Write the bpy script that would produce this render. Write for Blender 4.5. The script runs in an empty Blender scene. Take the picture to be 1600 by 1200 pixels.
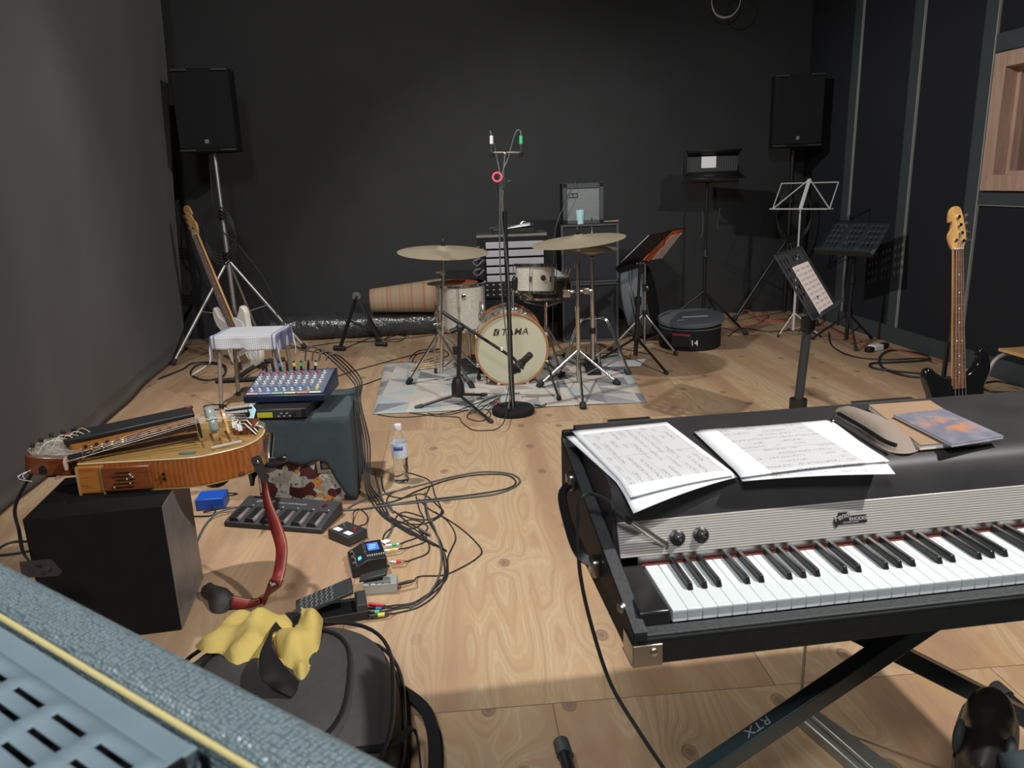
import bpy, math, random
from mathutils import Vector, Matrix, noise
R = math.radians
sc = bpy.context.scene
C = sc.collection
# ---------------------------------------------------------------- camera
FPX = 1200.0
HC = 1.35
_d = Vector((163.0, 4530.0, FPX)).normalized()          # world down, in camera axes (x right, y down, z forward)
_Y = (Vector((0, 0, 1)) - _d * _d.z).normalized()       # world +Y in camera axes
_X = _d.cross(_Y)                                       # world +X in camera axes
cd = bpy.data.cameras.new('camera'); cam = bpy.data.objects.new('camera', cd); C.objects.link(cam)
def _w(v): return Vector((v.dot(_X), v.dot(_Y), -v.dot(_d)))
_cx, _cy, _cz = _w(Vector((1, 0, 0))), _w(Vector((0, -1, 0))), _w(Vector((0, 0, -1)))
cam.matrix_world = Matrix(((_cx.x, _cy.x, _cz.x, 0), (_cx.y, _cy.y, _cz.y, 0), (_cx.z, _cy.z, _cz.z, HC), (0, 0, 0, 1)))
cd.sensor_width = 36; cd.lens = 36 * FPX / 1600
cd.clip_start = 0.02
cd.dof.use_dof = True; cd.dof.focus_distance = 3.2; cd.dof.aperture_fstop = 11
sc.camera = cam
# ---------------------------------------------------------------- light and exposure
vs = sc.view_settings
vs.view_transform = 'Standard'; vs.look = 'None'; vs.gamma = 1; vs.use_curve_mapping = False
vs.exposure = 0.0
wd = bpy.data.worlds.new('world'); sc.world = wd; wd.use_nodes = True
wd.node_tree.nodes['Background'].inputs[0].default_value = (0.9, 0.95, 1, 1)
wd.node_tree.nodes['Background'].inputs[1].default_value = 0.06
def lamp(name, loc, aim, power, angle, radius, col=(1, 1, 1), blend=.6):
    l = bpy.data.lights.new(name, 'SPOT'); o = bpy.data.objects.new(name, l); C.objects.link(o)
    l.energy = power; l.spot_size = R(angle); l.spot_blend = blend; l.shadow_soft_size = radius; l.color = col
    o.location = loc; o.rotation_euler = (Vector(aim) - Vector(loc)).to_track_quat('-Z', 'Y').to_euler()
    return o
lamp('spot_key', (2.5, .5, 4.0), (-1.1, 3.9, .3), 680, 88, .06, (1, .97, .93), .55)
lamp('spot_side', (-1.7, 3.4, 3.9), (.6, 4.9, 0), 460, 96, .06, (1, .98, .95), .5)
lamp('spot_front', (-.5, -1.3, 3.6), (.1, 3.4, .3), 330, 105, .3, (.95, .98, 1), .8)

# ---------------------------------------------------------------- picture-to-place measuring: where a sight line meets a level or a depth
def ray(px, py): return _w(Vector((px - 800, py - 600, FPX)))
O = Vector((0, 0, HC))
def at(px, py, Z=0.0):
    r = ray(px, py); return O + r * ((Z - HC) / r.z)
def aty(px, py, y):
    r = ray(px, py); return O + r * (y / r.y)
# ---------------------------------------------------------------- mesh helpers
def spline(pts, k=6, closed=False):
    P = [Vector(p) for p in pts]; n = len(P); out = []
    for i in range(n if closed else n - 1):
        a, b, c, d = (P[(i - 1) % n], P[i], P[(i + 1) % n], P[(i + 2) % n]) if closed else (P[max(i - 1, 0)], P[i], P[i + 1], P[min(i + 2, n - 1)])
        for j in range(k):
            t = j / k
            out.append(.5 * ((2 * b) + (c - a) * t + (2 * a - 5 * b + 4 * c - d) * t * t + (3 * b - a - 3 * c + d) * t ** 3))
    if not closed: out.append(P[-1])
    return out
def TR(loc=(0, 0, 0), rz=0, rx=0, ry=0):
    return Matrix.Translation(Vector(loc)) @ Matrix.Rotation(R(rz), 4, 'Z') @ Matrix.Rotation(R(ry), 4, 'Y') @ Matrix.Rotation(R(rx), 4, 'X')
def frame(o, x, y):
    x = Vector(x).normalized(); z = x.cross(Vector(y)).normalized(); y = z.cross(x)
    return Matrix(((x.x, y.x, z.x, o[0]), (x.y, y.y, z.y, o[1]), (x.z, y.z, z.z, o[2]), (0, 0, 0, 1)))
def along(p0, p1):
    z = (Vector(p1) - Vector(p0)).normalized()
    q = z.to_track_quat('Z', 'Y')
    return Matrix.Translation(Vector(p0)) @ q.to_matrix().to_4x4()
class M:
    def __init__(s, T=None): s.v = []; s.f = []; s.T = T if T is not None else Matrix()
    def add(s, v, f, T=None):
        b = len(s.v); X = s.T @ T if T is not None else s.T
        s.v += [X @ Vector(p) for p in v]; s.f += [tuple(b + i for i in q) for q in f]; return s
    def box(s, c, d, T=None):
        x, y, z = d[0] / 2, d[1] / 2, d[2] / 2
        v = [(c[0] + i * x, c[1] + j * y, c[2] + k * z) for k in (-1, 1) for j in (-1, 1) for i in (-1, 1)]
        return s.add(v, [(0, 2, 3, 1), (4, 5, 7, 6), (0, 1, 5, 4), (2, 6, 7, 3), (0, 4, 6, 2), (1, 3, 7, 5)], T)
    def cyl(s, p0, p1, r0, r1=None, n=14):
        return s.lathe([(r0, 0), (r0 if r1 is None else r1, (Vector(p1) - Vector(p0)).length)], n, along(p0, p1))
    def lathe(s, prof, n=24, T=None, closed=False):
        v = []; f = []; k = len(prof)
        for r, z in prof:
            for i in range(n):
                a = 2 * math.pi * i / n; v.append((r * math.cos(a), r * math.sin(a), z))
        for j in range(k if closed else k - 1):
            for i in range(n):
                a, b = j * n, ((j + 1) % k) * n; i2 = (i + 1) % n
                f.append((a + i, a + i2, b + i2, b + i))
        if not closed:
            if prof[0][0] > 1e-6: f.append(tuple(range(n - 1, -1, -1)))
            if prof[-1][0] > 1e-6: f.append(tuple((k - 1) * n + i for i in range(n)))
        return s.add(v, f, T)
    def tube(s, pts, r, n=8, T=None, closed=False, flat=None):
        P = [Vector(p) for p in pts]; m = len(P); v = []; f = []; up = None
        for i in range(m):
            t = ((P[(i + 1) % m] - P[i - 1]) if closed else (P[min(i + 1, m - 1)] - P[max(i - 1, 0)])).normalized()
            if up is None:
                up = Vector((0, 0, 1)) if abs(t.z) < .9 else Vector((1, 0, 0))
            up = (up - t * up.dot(t)).normalized(); w = t.cross(up); rr = r[i] if isinstance(r, (list, tuple)) else r
            for j in range(n):
                a = 2 * math.pi * j / n + (math.pi / 4 if n == 4 else 0)
                v.append(P[i] + w * (math.cos(a) * (flat or rr)) + up * (math.sin(a) * rr))
        for i in range(m if closed else m - 1):
            for j in range(n):
                a, b = i * n, ((i + 1) % m) * n; j2 = (j + 1) % n
                f.append((a + j, a + j2, b + j2, b + j))
        if not closed: f += [tuple(range(n - 1, -1, -1)), tuple((m - 1) * n + j for j in range(n))]
        return s.add(v, f, T)
    def bar(s, p0, p1, w, h=None):
        return s.tube([p0, p1], (h or w) * .7071, 4, flat=w * .7071)
    def prism(s, poly, z0, z1, T=None):
        n = len(poly); v = [(p[0], p[1], z0) for p in poly] + [(p[0], p[1], z1) for p in poly]
        return s.add(v, [tuple(range(n - 1, -1, -1)), tuple(range(n, 2 * n))] + [(i, (i + 1) % n, n + (i + 1) % n, n + i) for i in range(n)], T)
    def ball(s, c, r, n=14, sc=(1, 1, 1), T=None):
        k = n // 2; prof = [(max(1e-7, math.sin(math.pi * i / k)), -math.cos(math.pi * i / k)) for i in range(k + 1)]
        return s.lathe([(a, b) for a, b in prof], n, (T or Matrix()) @ Matrix.Translation(Vector(c)) @ Matrix.Diagonal((r * sc[0], r * sc[1], r * sc[2], 1)))
    def grid(s, fn, nu, nv, T=None):
        v = [fn(i / nu, j / nv) for j in range(nv + 1) for i in range(nu + 1)]; w = nu + 1
        return s.add(v, [(j * w + i, j * w + i + 1, (j + 1) * w + i + 1, (j + 1) * w + i) for j in range(nv) for i in range(nu)], T)
    def holes(s, xs, ys, hole, T=None):
        v = [(x, y, 0) for y in ys for x in xs]; w = len(xs)
        return s.add(v, [(j * w + i, j * w + i + 1, (j + 1) * w + i + 1, (j + 1) * w + i) for j in range(len(ys) - 1) for i in range(w - 1) if not hole(i, j)], T)
    def pillow(s, outline, bulge, nz=0, seed=0, rings=6, under=True):
        c = sum((Vector(p) for p in outline), Vector()) / len(outline); n = len(outline); v = []; f = []
        for side in ((1, -.15) if under else (1,)):
            b = len(v)
            for k in range(rings + 1):
                t = 1 - k / rings
                for p in outline:
                    q = c.lerp(Vector(p), t); h = bulge * side * (1 - t ** 2.4)
                    q.z += h + nz * min(1, k) * side * noise.noise(q * 14 + Vector((seed, 0, 0))) * (1 if side > 0 else 0)
                    v.append(q)
            for k in range(rings):
                for i in range(n):
                    q = (b + k * n + i, b + k * n + (i + 1) % n, b + (k + 1) * n + (i + 1) % n, b + (k + 1) * n + i)
                    f.append(q if side > 0 else q[::-1])
        return s.add(v, f)
W = {}
def ob(name, m, mt, parent=None, bev=0, solid=0, ang=38, sub=0, world=False, T=None, seg=2):
    if not isinstance(m, M): me = m
    else:
        v = m.v
        if world and parent is not None:
            I = W[parent.name].inverted(); v = [I @ p for p in v]
        elif world and T is not None:
            I = T.inverted(); v = [I @ p for p in v]
        me = bpy.data.meshes.new(name); me.from_pydata([tuple(p) for p in v], [], m.f); me.validate(); me.update()
        me.shade_smooth(); me.set_sharp_from_angle(angle=R(ang))
        if mt is not None: me.materials.append(mt)
    o = bpy.data.objects.new(name, me); C.objects.link(o)
    if solid:
        x = o.modifiers.new('solid', 'SOLIDIFY'); x.thickness = solid; x.offset = 0
    if sub:
        x = o.modifiers.new('sub', 'SUBSURF'); x.levels = sub; x.render_levels = sub
    if bev:
        x = o.modifiers.new('bevel', 'BEVEL'); x.width = bev; x.segments = seg; x.limit_method = 'ANGLE'; x.angle_limit = R(40)
    if parent is not None:
        o.parent = parent
        if not isinstance(m, M) and T is not None: o.matrix_local = T; W[o.name] = W[parent.name] @ T
        else: W[o.name] = W[parent.name]
    elif T is not None: o.matrix_world = T; W[o.name] = T.copy()
    else: W[o.name] = Matrix()
    return o
def tag(o, label, cat, group=None):
    o['label'] = label; o['category'] = cat
    if group: o['group'] = group
    return o
def thing(name, label, cat, T, group=None):
    o = bpy.data.objects.new(name, None); C.objects.link(o); o.empty_display_size = .05
    if not isinstance(T, Matrix): T = TR(T)
    o.matrix_world = T; W[o.name] = T.copy()
    return tag(o, label, cat, group)
def one(name, label, cat, m, mt, T=None, group=None, world=False, **k):
    return tag(ob(name, m, mt, None, T=T if T is not None else Matrix(), world=world, **k), label, cat, group)
def struct(name, m, mt, **k):
    o = ob(name, m, mt, T=Matrix(), **k); o['kind'] = 'structure'; return o
def text(body, size, mt, parent, T, depth=.0004, shear=0, name='lettering', font_w=1.0, align='LEFT', space=1.0):
    cu = bpy.data.curves.new('t', 'FONT'); cu.body = body; cu.size = size; cu.extrude = depth; cu.shear = shear; cu.offset = (font_w - 1) * .02 * size; cu.align_x = align; cu.space_character = space
    to = bpy.data.objects.new('t', cu); C.objects.link(to)
    me = bpy.data.meshes.new_from_object(to.evaluated_get(bpy.context.evaluated_depsgraph_get()))
    bpy.data.objects.remove(to); me.materials.clear(); me.materials.append(mt); me.name = name
    o = bpy.data.objects.new(name, me); C.objects.link(o); o.parent = parent; o.matrix_local = T; W[o.name] = W[parent.name] @ T
    return o
def dup(o, parent, T):
    c = o.copy(); C.objects.link(c); c.parent = parent; c.matrix_local = T; return c
# ---------------------------------------------------------------- materials
class NT:
    def __init__(s, name):
        s.m = bpy.data.materials.new(name); s.m.use_nodes = True; s.t = s.m.node_tree; s.b = s.t.nodes['Principled BSDF']
    def n(s, kind, props=None, **ins):
        x = s.t.nodes.new('ShaderNode' + kind)
        for k, v in (props or {}).items(): setattr(x, k, v)
        for k, v in ins.items(): s.set(x.inputs[int(k[1:]) if k[0] == 'i' and k[1:].isdigit() else k.replace('_', ' ')], v)
        return x
    def set(s, sock, v):
        if isinstance(v, bpy.types.NodeSocket): s.t.links.new(v, sock)
        elif isinstance(v, bpy.types.Node): s.t.links.new(v.outputs[0], sock)
        else:
            if sock.type == 'RGBA' and len(v) == 3: v = (*v, 1)
            sock.default_value = v
    def co(s, scale=(1, 1, 1), rz=0, loc=(0, 0, 0)):
        tc = s.n('TexCoord'); return s.n('Mapping', i0=tc.outputs['Object'], i3=scale, i2=(0, 0, R(rz)), i1=loc).outputs[0]
    def math(s, op, a, b=0.0, c=0.0): return s.n('Math', {'operation': op}, i0=a, i1=b, i2=c).outputs[0]
    def mix(s, fac, a, b, mode='MIX'):
        x = s.n('Mix', {'data_type': 'RGBA', 'blend_type': mode}); s.set(x.inputs[0], fac); s.set(x.inputs[6], a); s.set(x.inputs[7], b); return x.outputs[2]
    def noise(s, vec, scale=5, detail=3, rough=.5): return s.n('TexNoise', Vector=vec, Scale=scale, Detail=detail, Roughness=rough).outputs[0]
    def ramp(s, fac, stops, const=False):
        x = s.n('ValToRGB'); cr = x.color_ramp; cr.interpolation = 'CONSTANT' if const else 'LINEAR'
        while len(cr.elements) < len(stops): cr.elements.new(.5)
        for e, (p, c) in zip(cr.elements, stops): e.position = p; e.color = (*c, 1) if len(c) == 3 else c
        s.set(x.inputs[0], fac); return x.outputs[0]
    def step(s, v, lo, hi): 
        x = s.n('MapRange', {'clamp': True}, i0=v, i1=lo, i2=hi); return x.outputs[0]
    def out(s, col=None, rough=None, metal=None, bump=None, bd=.002, bs=.5, **k):
        b = s.b
        if col is not None: s.set(b.inputs['Base Color'], col)
        if rough is not None: s.set(b.inputs['Roughness'], rough)
        if metal is not None: s.set(b.inputs['Metallic'], metal)
        if bump is not None: s.set(b.inputs['Normal'], s.n('Bump', Height=bump, Distance=bd, Strength=bs).outputs[0])
        for q, v in k.items(): s.set(b.inputs[q.replace('_', ' ')], v)
        return s.m
def mul(c, k): return tuple(min(1, x * k) for x in c)
def mat(name, col, rough=.5, metal=0, var=.12, scale=25, bump=0, bscale=150, bd=.002, **k):
    t = NT(name); co = t.co(); n = t.noise(co, scale, 3)
    c = t.mix(n, mul(col, 1 - var), mul(col, 1 + var)) if var else col
    return t.out(c, rough, metal, t.noise(co, bscale, 2) if bump else None, bd, bump or .5, **k)
mt = {}
mt['black'] = mat('black_plastic', (.012, .012, .013), .4)
mt['blackmat'] = mat('black_matte', (.013, .013, .014), .8, Specular_IOR_Level=.2)
mt['blackmetal'] = mat('black_painted_steel', (.014, .014, .015), .35, 0, .1)
mt['standpaint'] = mat('teal_black_stand_paint', (.035, .055, .06), .3, 0, .15, 12)
mt['rubber'] = mat('black_rubber', (.016, .016, .017), .7)
mt['cable'] = mat('cable_rubber', (.02, .021, .022), .45)
mt['cablegrey'] = mat('grey_cable_rubber', (.09, .1, .1), .45)
mt['red'] = mat('red_plastic', (.55, .03, .04), .4)
mt['redcable'] = mat('red_cable', (.45, .09, .07), .5)
mt['yellow'] = mat('yellow_tape', (.75, .6, .08), .5)
mt['green'] = mat('green_tape', (.06, .5, .2), .5)
mt['bluetape'] = mat('blue_tape', (.08, .2, .6), .5)
mt['white'] = mat('white_plastic', (.75, .76, .76), .4)
mt['chrome'] = mat('chrome', (.72, .71, .69), .16, 1, .04)
mt['steel'] = mat('brushed_steel', (.5, .5, .49), .32, 1, .1, 60)
mt['silverpaint'] = mat('silver_paint', (.62, .63, .6), .4, .2, .05)
mt['standgrey'] = mat('dark_grey_stand_paint', (.04, .043, .046), .38, .2, .1)
mt['alu'] = mat('anodised_aluminium', (.52, .52, .52), .38, .9, .06)
mt['greytube'] = mat('grey_painted_tube', (.3, .27, .24), .4, .3)
mt['nickel'] = mat('nickel_plate', (.6, .56, .5), .3, 1, .12, 40)
mt['tolex'] = mat('black_tolex', (.010, .0115, .012), .55, 0, .3, 90, .5, 900, .001, Specular_IOR_Level=.3)
mt['tolexrim'] = mat('scuffed_tolex_edge', (.05, .054, .056), .6, 0, .6, 160, .6, 500, .001)
mt['paper'] = mat('white_paper', (.82, .83, .84), .8, 0, .02)
mt['wallblack'] = mat('black_wall_cloth', (.028, .028, .029), .9, 0, .18, 3)
mt['trim'] = mat('slate_painted_timber', (.05, .064, .068), .6, 0, .15, 8)
mt['panelnavy'] = mat('dark_acoustic_felt', (.0085, .0105, .0155), .95, 0, .3, 300)
mt['glue'] = mat('pale_seam_strip', (.3, .3, .28), .6)
mt['pine'] = None
# ---------------------------------------------------------------- materials with a pattern of their own
def wood(name, a, b, scale=(1, 12, 12), rough=.4, k=9, **kw):
    t = NT(name); co = t.co(scale); n = t.noise(co, 3, 4, .6)
    w = t.math('SINE', t.math('MULTIPLY', n, k * 6.0)); w = t.math('MULTIPLY_ADD', w, .5, .5)
    return t.out(t.mix(w, a, b), rough, 0, **kw)
mt['pine'] = wood('pine_window_timber', (.5, .34, .26), (.43, .28, .205), (5, 5, .6), .65, 4)
mt['maple'] = wood('golden_maple', (.62, .36, .13), (.5, .26, .08), (8, 8, 1), .3, 4, Coat_Weight=.5)
mt['rosewood'] = wood('rosewood', (.2, .095, .055), (.11, .05, .03), (20, 20, 2), .4, 4)
mt['hickory'] = wood('hickory_stick', (.6, .42, .25), (.5, .33, .18), (6, 6, 6), .5, 4)
mt['plyseat'] = wood('varnished_plywood_seat', (.6, .36, .16), (.5, .28, .11), (3, 12, 12), .35, 4)
mt['hoopwood'] = wood('amber_maple_hoop', (.45, .21, .08), (.36, .15, .05), (4, 4, 4), .3, 3, Coat_Weight=.5)
def flame():
    t = NT('flamed_maple_amber'); co = t.co((1, 1, 1)); n = t.noise(co, 9, 2)
    tc = t.n('TexCoord').outputs['Object']; sx = t.n('SeparateXYZ', i0=tc)
    ph = t.math('ADD', t.math('MULTIPLY', sx.outputs[0], 420), t.math('MULTIPLY', n, 9)); w = t.math('MULTIPLY_ADD', t.math('SINE', ph), .5, .5)
    w = t.math('MULTIPLY', w, t.noise(co, 14, 3))
    return t.out(t.mix(w, (.34, .1, .018), (.14, .032, .006)), .22, 0, Coat_Weight=.6, Coat_Roughness=.1)
mt['flame'] = flame()
mt['spruce'] = wood('honey_spruce_top', (.4, .25, .09), (.33, .19, .06), (1, 40, 1), .3, 3, Coat_Weight=.4)
mt['amber'] = wood('amber_tangent_box', (.38, .15, .03), (.28, .095, .018), (2, 14, 14), .35, 4)
mt['redwood'] = wood('dark_red_brown_wood', (.2, .055, .016), (.15, .036, .011), (2, 14, 14), .3, 4, Coat_Weight=.4)
def floor_mat():
    t = NT('plywood_sheets'); co = t.co((1, 1, 1), -4.0)
    sx = t.n('SeparateXYZ', i0=co); x, y = sx.outputs[0], sx.outputs[1]
    cb = t.n('CombineXYZ', i0=t.math('ADD', x, -.2), i1=t.math('ADD', y, -1.75)).outputs[0]
    br = t.n('TexBrick', {'offset': .5, 'squash': 1.0}, Vector=cb, Color1=(0, 0, 0), Color2=(1, 1, 1), Mortar=(.5, .5, .5), Scale=1.0, Mortar_Size=.0016, Mortar_Smooth=.1, Bias=0.0, Brick_Width=1.22, Row_Height=2.44)
    rnd = t.n('SeparateColor', i0=br.outputs[0]).outputs[0]; seam = br.outputs[1]
    off = t.math('MULTIPLY', rnd, 7.3)
    X = t.math('ADD', x, off)
    v1 = t.n('CombineXYZ', i0=t.math('MULTIPLY', X, 2.3), i1=t.math('MULTIPLY', y, .42), i2=off).outputs[0]
    n1 = t.noise(v1, 1.0, 3, .5)
    # knots
    kv = t.n('CombineXYZ', i0=t.math('MULTIPLY', X, 4.3), i1=t.math('MULTIPLY', y, 2.9), i2=off).outputs[0]
    wob = t.noise(co, 18, 2); 
    vo = t.n('TexVoronoi', {'feature': 'F1', 'voronoi_dimensions': '2D'}, Vector=kv, Scale=1.0, Randomness=1.0)
    dist = vo.outputs['Distance']; rr = t.n('SeparateColor', i0=vo.outputs['Color']).outputs[0]
    keep = t.step(rr, .5, .53)
    near = t.math('MULTIPLY', t.math('SUBTRACT', 1.0, t.step(dist, 0.0, .42)), keep)
    near2 = t.math('POWER', near, 2.0)
    ph = t.math('ADD', t.math('ADD', t.math('MULTIPLY', n1, 150.0), t.math('MULTIPLY', X, 85.0)), t.math('MULTIPLY', near2, 20.0))
    ph = t.math('ADD', ph, t.math('MULTIPLY', wob, 1.3))
    s1 = t.math('MULTIPLY_ADD', t.math('SINE', ph), .5, .5); s1 = t.math('POWER', s1, 2.2)
    ph2 = t.math('ADD', t.math('MULTIPLY', ph, 3.1), t.math('MULTIPLY', wob, 3.0)); s2 = t.math('MULTIPLY_ADD', t.math('SINE', ph2), .5, .5)
    fib = t.noise(t.n('CombineXYZ', i0=t.math('MULTIPLY', x, 160.0), i1=t.math('MULTIPLY', y, 7.0)).outputs[0], 1.0, 2, .6)
    band = t.noise(t.n('CombineXYZ', i0=t.math('MULTIPLY', X, 4.6), i1=t.math('MULTIPLY', y, .2), i2=off).outputs[0], 1.0, 2)
    pale, tan, redd = (.53, .4, .245), (.49, .34, .2), (.34, .21, .13)
    c = t.mix(t.step(band, .44, .58), pale, redd)
    c = t.mix(t.math('MULTIPLY', s1, t.math('MULTIPLY_ADD', band, .6, .35)), c, (.38, .225, .125))
    c = t.mix(t.math('MULTIPLY', s2, .4), c, (.38, .23, .14))
    c = t.mix(t.math('MULTIPLY', t.step(fib, .42, .7), .5), c, (.42, .27, .16))
    c = t.mix(t.math('MULTIPLY', t.step(rnd, 0, 1), .25), c, (.52, .34, .2))
    blot = t.noise(t.n('CombineXYZ', i0=t.math('MULTIPLY', X, 7.0), i1=t.math('MULTIPLY', y, 2.6)).outputs[0], 1.0, 4, .65); c = t.mix(t.math('MULTIPLY', t.step(blot, .52, .68), .55), c, (.47, .295, .14))
    grime = t.noise(co, 1.7, 5, .65); c = t.mix(t.math('MULTIPLY', t.step(grime, .5, .75), .25), c, (.36, .27, .19))
    d2 = t.math('ADD', dist, t.math('MULTIPLY', t.math('SUBTRACT', wob, .5), .05))
    kn = t.math('MULTIPLY', t.math('SUBTRACT', 1.0, t.step(d2, .035, .085)), keep); ring = t.math('MULTIPLY', t.math('SUBTRACT', 1.0, t.step(t.math('ABSOLUTE', t.math('SUBTRACT', d2, .075)), .0, .02)), keep)
    c = t.mix(t.math('MULTIPLY', kn, .8), c, (.2, .115, .09)); c = t.mix(t.math('MULTIPLY', ring, .6), c, (.13, .065, .045))
    c = t.mix(t.math('MULTIPLY', seam, .75), c, (.1, .06, .035))
    return t.out(c, t.math('MULTIPLY_ADD', fib, .2, .42), 0, t.math('SUBTRACT', t.math('MULTIPLY', fib, .5), seam), .0012, .35)
def rug_mat():
    t = NT('triangle_pattern_rug'); co = t.co((1 / .205, 1 / .205, 1)); sx = t.n('SeparateXYZ', i0=co); x, y = sx.outputs[0], sx.outputs[1]
    fx, fy = t.math('FRACT', x), t.math('FRACT', y); cx, cy = t.math('FLOOR', x), t.math('FLOOR', y)
    flip = t.math('GREATER_THAN', t.n('TexWhiteNoise', {'noise_dimensions': '2D'}, Vector=t.n('CombineXYZ', i0=cx, i1=cy).outputs[0]).outputs[0], .5)
    a = t.math('GREATER_THAN', fx, fy); b = t.math('GREATER_THAN', t.math('ADD', fx, fy), 1.0)
    tri = t.math('ADD', t.math('MULTIPLY', a, flip), t.math('MULTIPLY', b, t.math('SUBTRACT', 1.0, flip)))
    wn = t.n('TexWhiteNoise', {'noise_dimensions': '3D'}, Vector=t.n('CombineXYZ', i0=cx, i1=cy, i2=t.math('MULTIPLY_ADD', tri, 3.1, 9.7)).outputs[0]).outputs[0]
    c = t.ramp(wn, [(0, (.5, .45, .4)), (.26, (.17, .18, .21)), (.42, (.47, .44, .41)), (.58, (.36, .43, .42)), (.72, (.28, .27, .28)), (.82, (.55, .5, .45))], True)
    n = t.noise(co, 3.5, 4); c = t.mix(t.math('MULTIPLY', n, .25), c, (.4, .37, .35))
    return t.out(c, .95, 0, t.noise(co, 90, 2), .002, .4)
def curtain_mat():
    t = NT('charcoal_curtain_cloth'); co = t.co(); n = t.noise(co, 1.4, 4); f = t.noise(co, 500, 1)
    return t.out(t.mix(n, (.046, .042, .046), (.056, .051, .055)), .95, 0, f, .001, .2, Sheen_Weight=.15)
def pearl_mat():
    t = NT('white_pearl_wrap'); co = t.co(); v = t.n('TexVoronoi', Vector=co, Scale=190.0); s = t.n('SeparateColor', i0=v.outputs['Color']).outputs[0]
    return t.out(t.ramp(s, [(0, (.58, .54, .46)), (.5, (.66, .62, .53)), (.9, (.74, .7, .61)), (1, (.9, .88, .82))]), .25, 0, Coat_Weight=.8, Coat_Roughness=.05)
def cym_mat():
    t = NT('hammered_bronze'); tc = t.n('TexCoord').outputs['Object']; sx = t.n('SeparateXYZ', i0=tc)
    r = t.math('SQRT', t.math('ADD', t.math('POWER', sx.outputs[0], 2.0), t.math('POWER', sx.outputs[1], 2.0)))
    g = t.math('SINE', t.math('MULTIPLY', r, 2200.0)); n = t.noise(tc, 20, 3)
    return t.out(t.mix(n, (.62, .52, .35), (.74, .65, .47)), .42, .6, g, .0006, .15)
def towel_mat():
    t = NT('blue_check_tea_towel'); tc = t.n('TexCoord').outputs['Object']; sx = t.n('SeparateXYZ', i0=tc)
    x = sx.outputs[0]; y = t.math('SUBTRACT', sx.outputs[1], t.math('MULTIPLY', sx.outputs[2], 1.0))
    def st(u, f, p): return t.math('MULTIPLY', t.math('GREATER_THAN', t.math('SINE', t.math('MULTIPLY', u, f)), p), 1.0)
    c = t.mix(t.math('MULTIPLY', t.math('ADD', st(x, 520, .1), st(y, 520, .1)), .36), (.68, .68, .68), (.2, .23, .3))
    def edge(u, k): return t.math('MULTIPLY', t.math('LESS_THAN', t.math('ABSOLUTE', t.math('SUBTRACT', t.math('ABSOLUTE', u), k)), .006), 1.0)
    c = t.mix(t.math('MULTIPLY', t.math('ADD', edge(sx.outputs[0], .185), edge(sx.outputs[0], .21)), .75), c, (.06, .08, .24))
    return t.out(c, .9)
def case_mat():
    t = NT('torn_sticker_collage'); co = t.co((1, 1, 1)); v = t.n('TexVoronoi', Vector=t.n('VectorMath', {'operation': 'ADD'}, i0=co, i1=t.n('VectorMath', {'operation': 'SCALE'}, i0=t.n('TexNoise', Vector=co, Scale=22.0, Detail=4.0).outputs[1], Scale=.05).outputs[0]).outputs[0], Scale=24.0)
    s = t.n('SeparateColor', i0=v.outputs['Color']).outputs[0]
    c = t.ramp(s, [(0, (.07, .012, .012)), (.22, (.5, .48, .42)), (.5, (.36, .33, .28)), (.66, (.5, .24, .07)), (.76, (.09, .015, .015)), (.86, (.55, .52, .45))], True)
    n = t.noise(co, 60, 4, .7); c = t.mix(t.step(n, .56, .62), c, (.05, .03, .03))
    return t.out(c, .6)
def cloth_mat(name, col, k=1.25):
    t = NT(name); co = t.co(); n = t.noise(co, 9, 4)
    return t.out(t.mix(n, mul(col, .8), mul(col, k)), .9, 0, t.noise(co, 40, 4), .006, .35)
def weave_mat():
    t = NT('grey_blue_woven_tolex'); co = t.co((1, 1, 1)); w = t.n('VectorMath', {'operation': 'ADD'}, i0=t.n('VectorMath', {'operation': 'MULTIPLY'}, i0=co, i1=(210, 420, 210)).outputs[0], i1=t.n('VectorMath', {'operation': 'SCALE'}, i0=t.n('TexNoise', Vector=co, Scale=60.0, Detail=1.0).outputs[1], Scale=1.3).outputs[0]).outputs[0]
    v = t.n('TexVoronoi', {'distance': 'CHEBYCHEV'}, Vector=w, Scale=1.0, Randomness=.35).outputs['Distance']; n = t.noise(co, 30, 3); g = t.step(v, .25, .6)
    return t.out(t.mix(g, t.mix(n, (.2, .27, .3), (.26, .34, .37)), (.09, .12, .135)), .32, 0, t.math('SUBTRACT', 1.0, v), .003, .9)  # grooves also coloured darker, cavity shade put into the tolex colour
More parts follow.
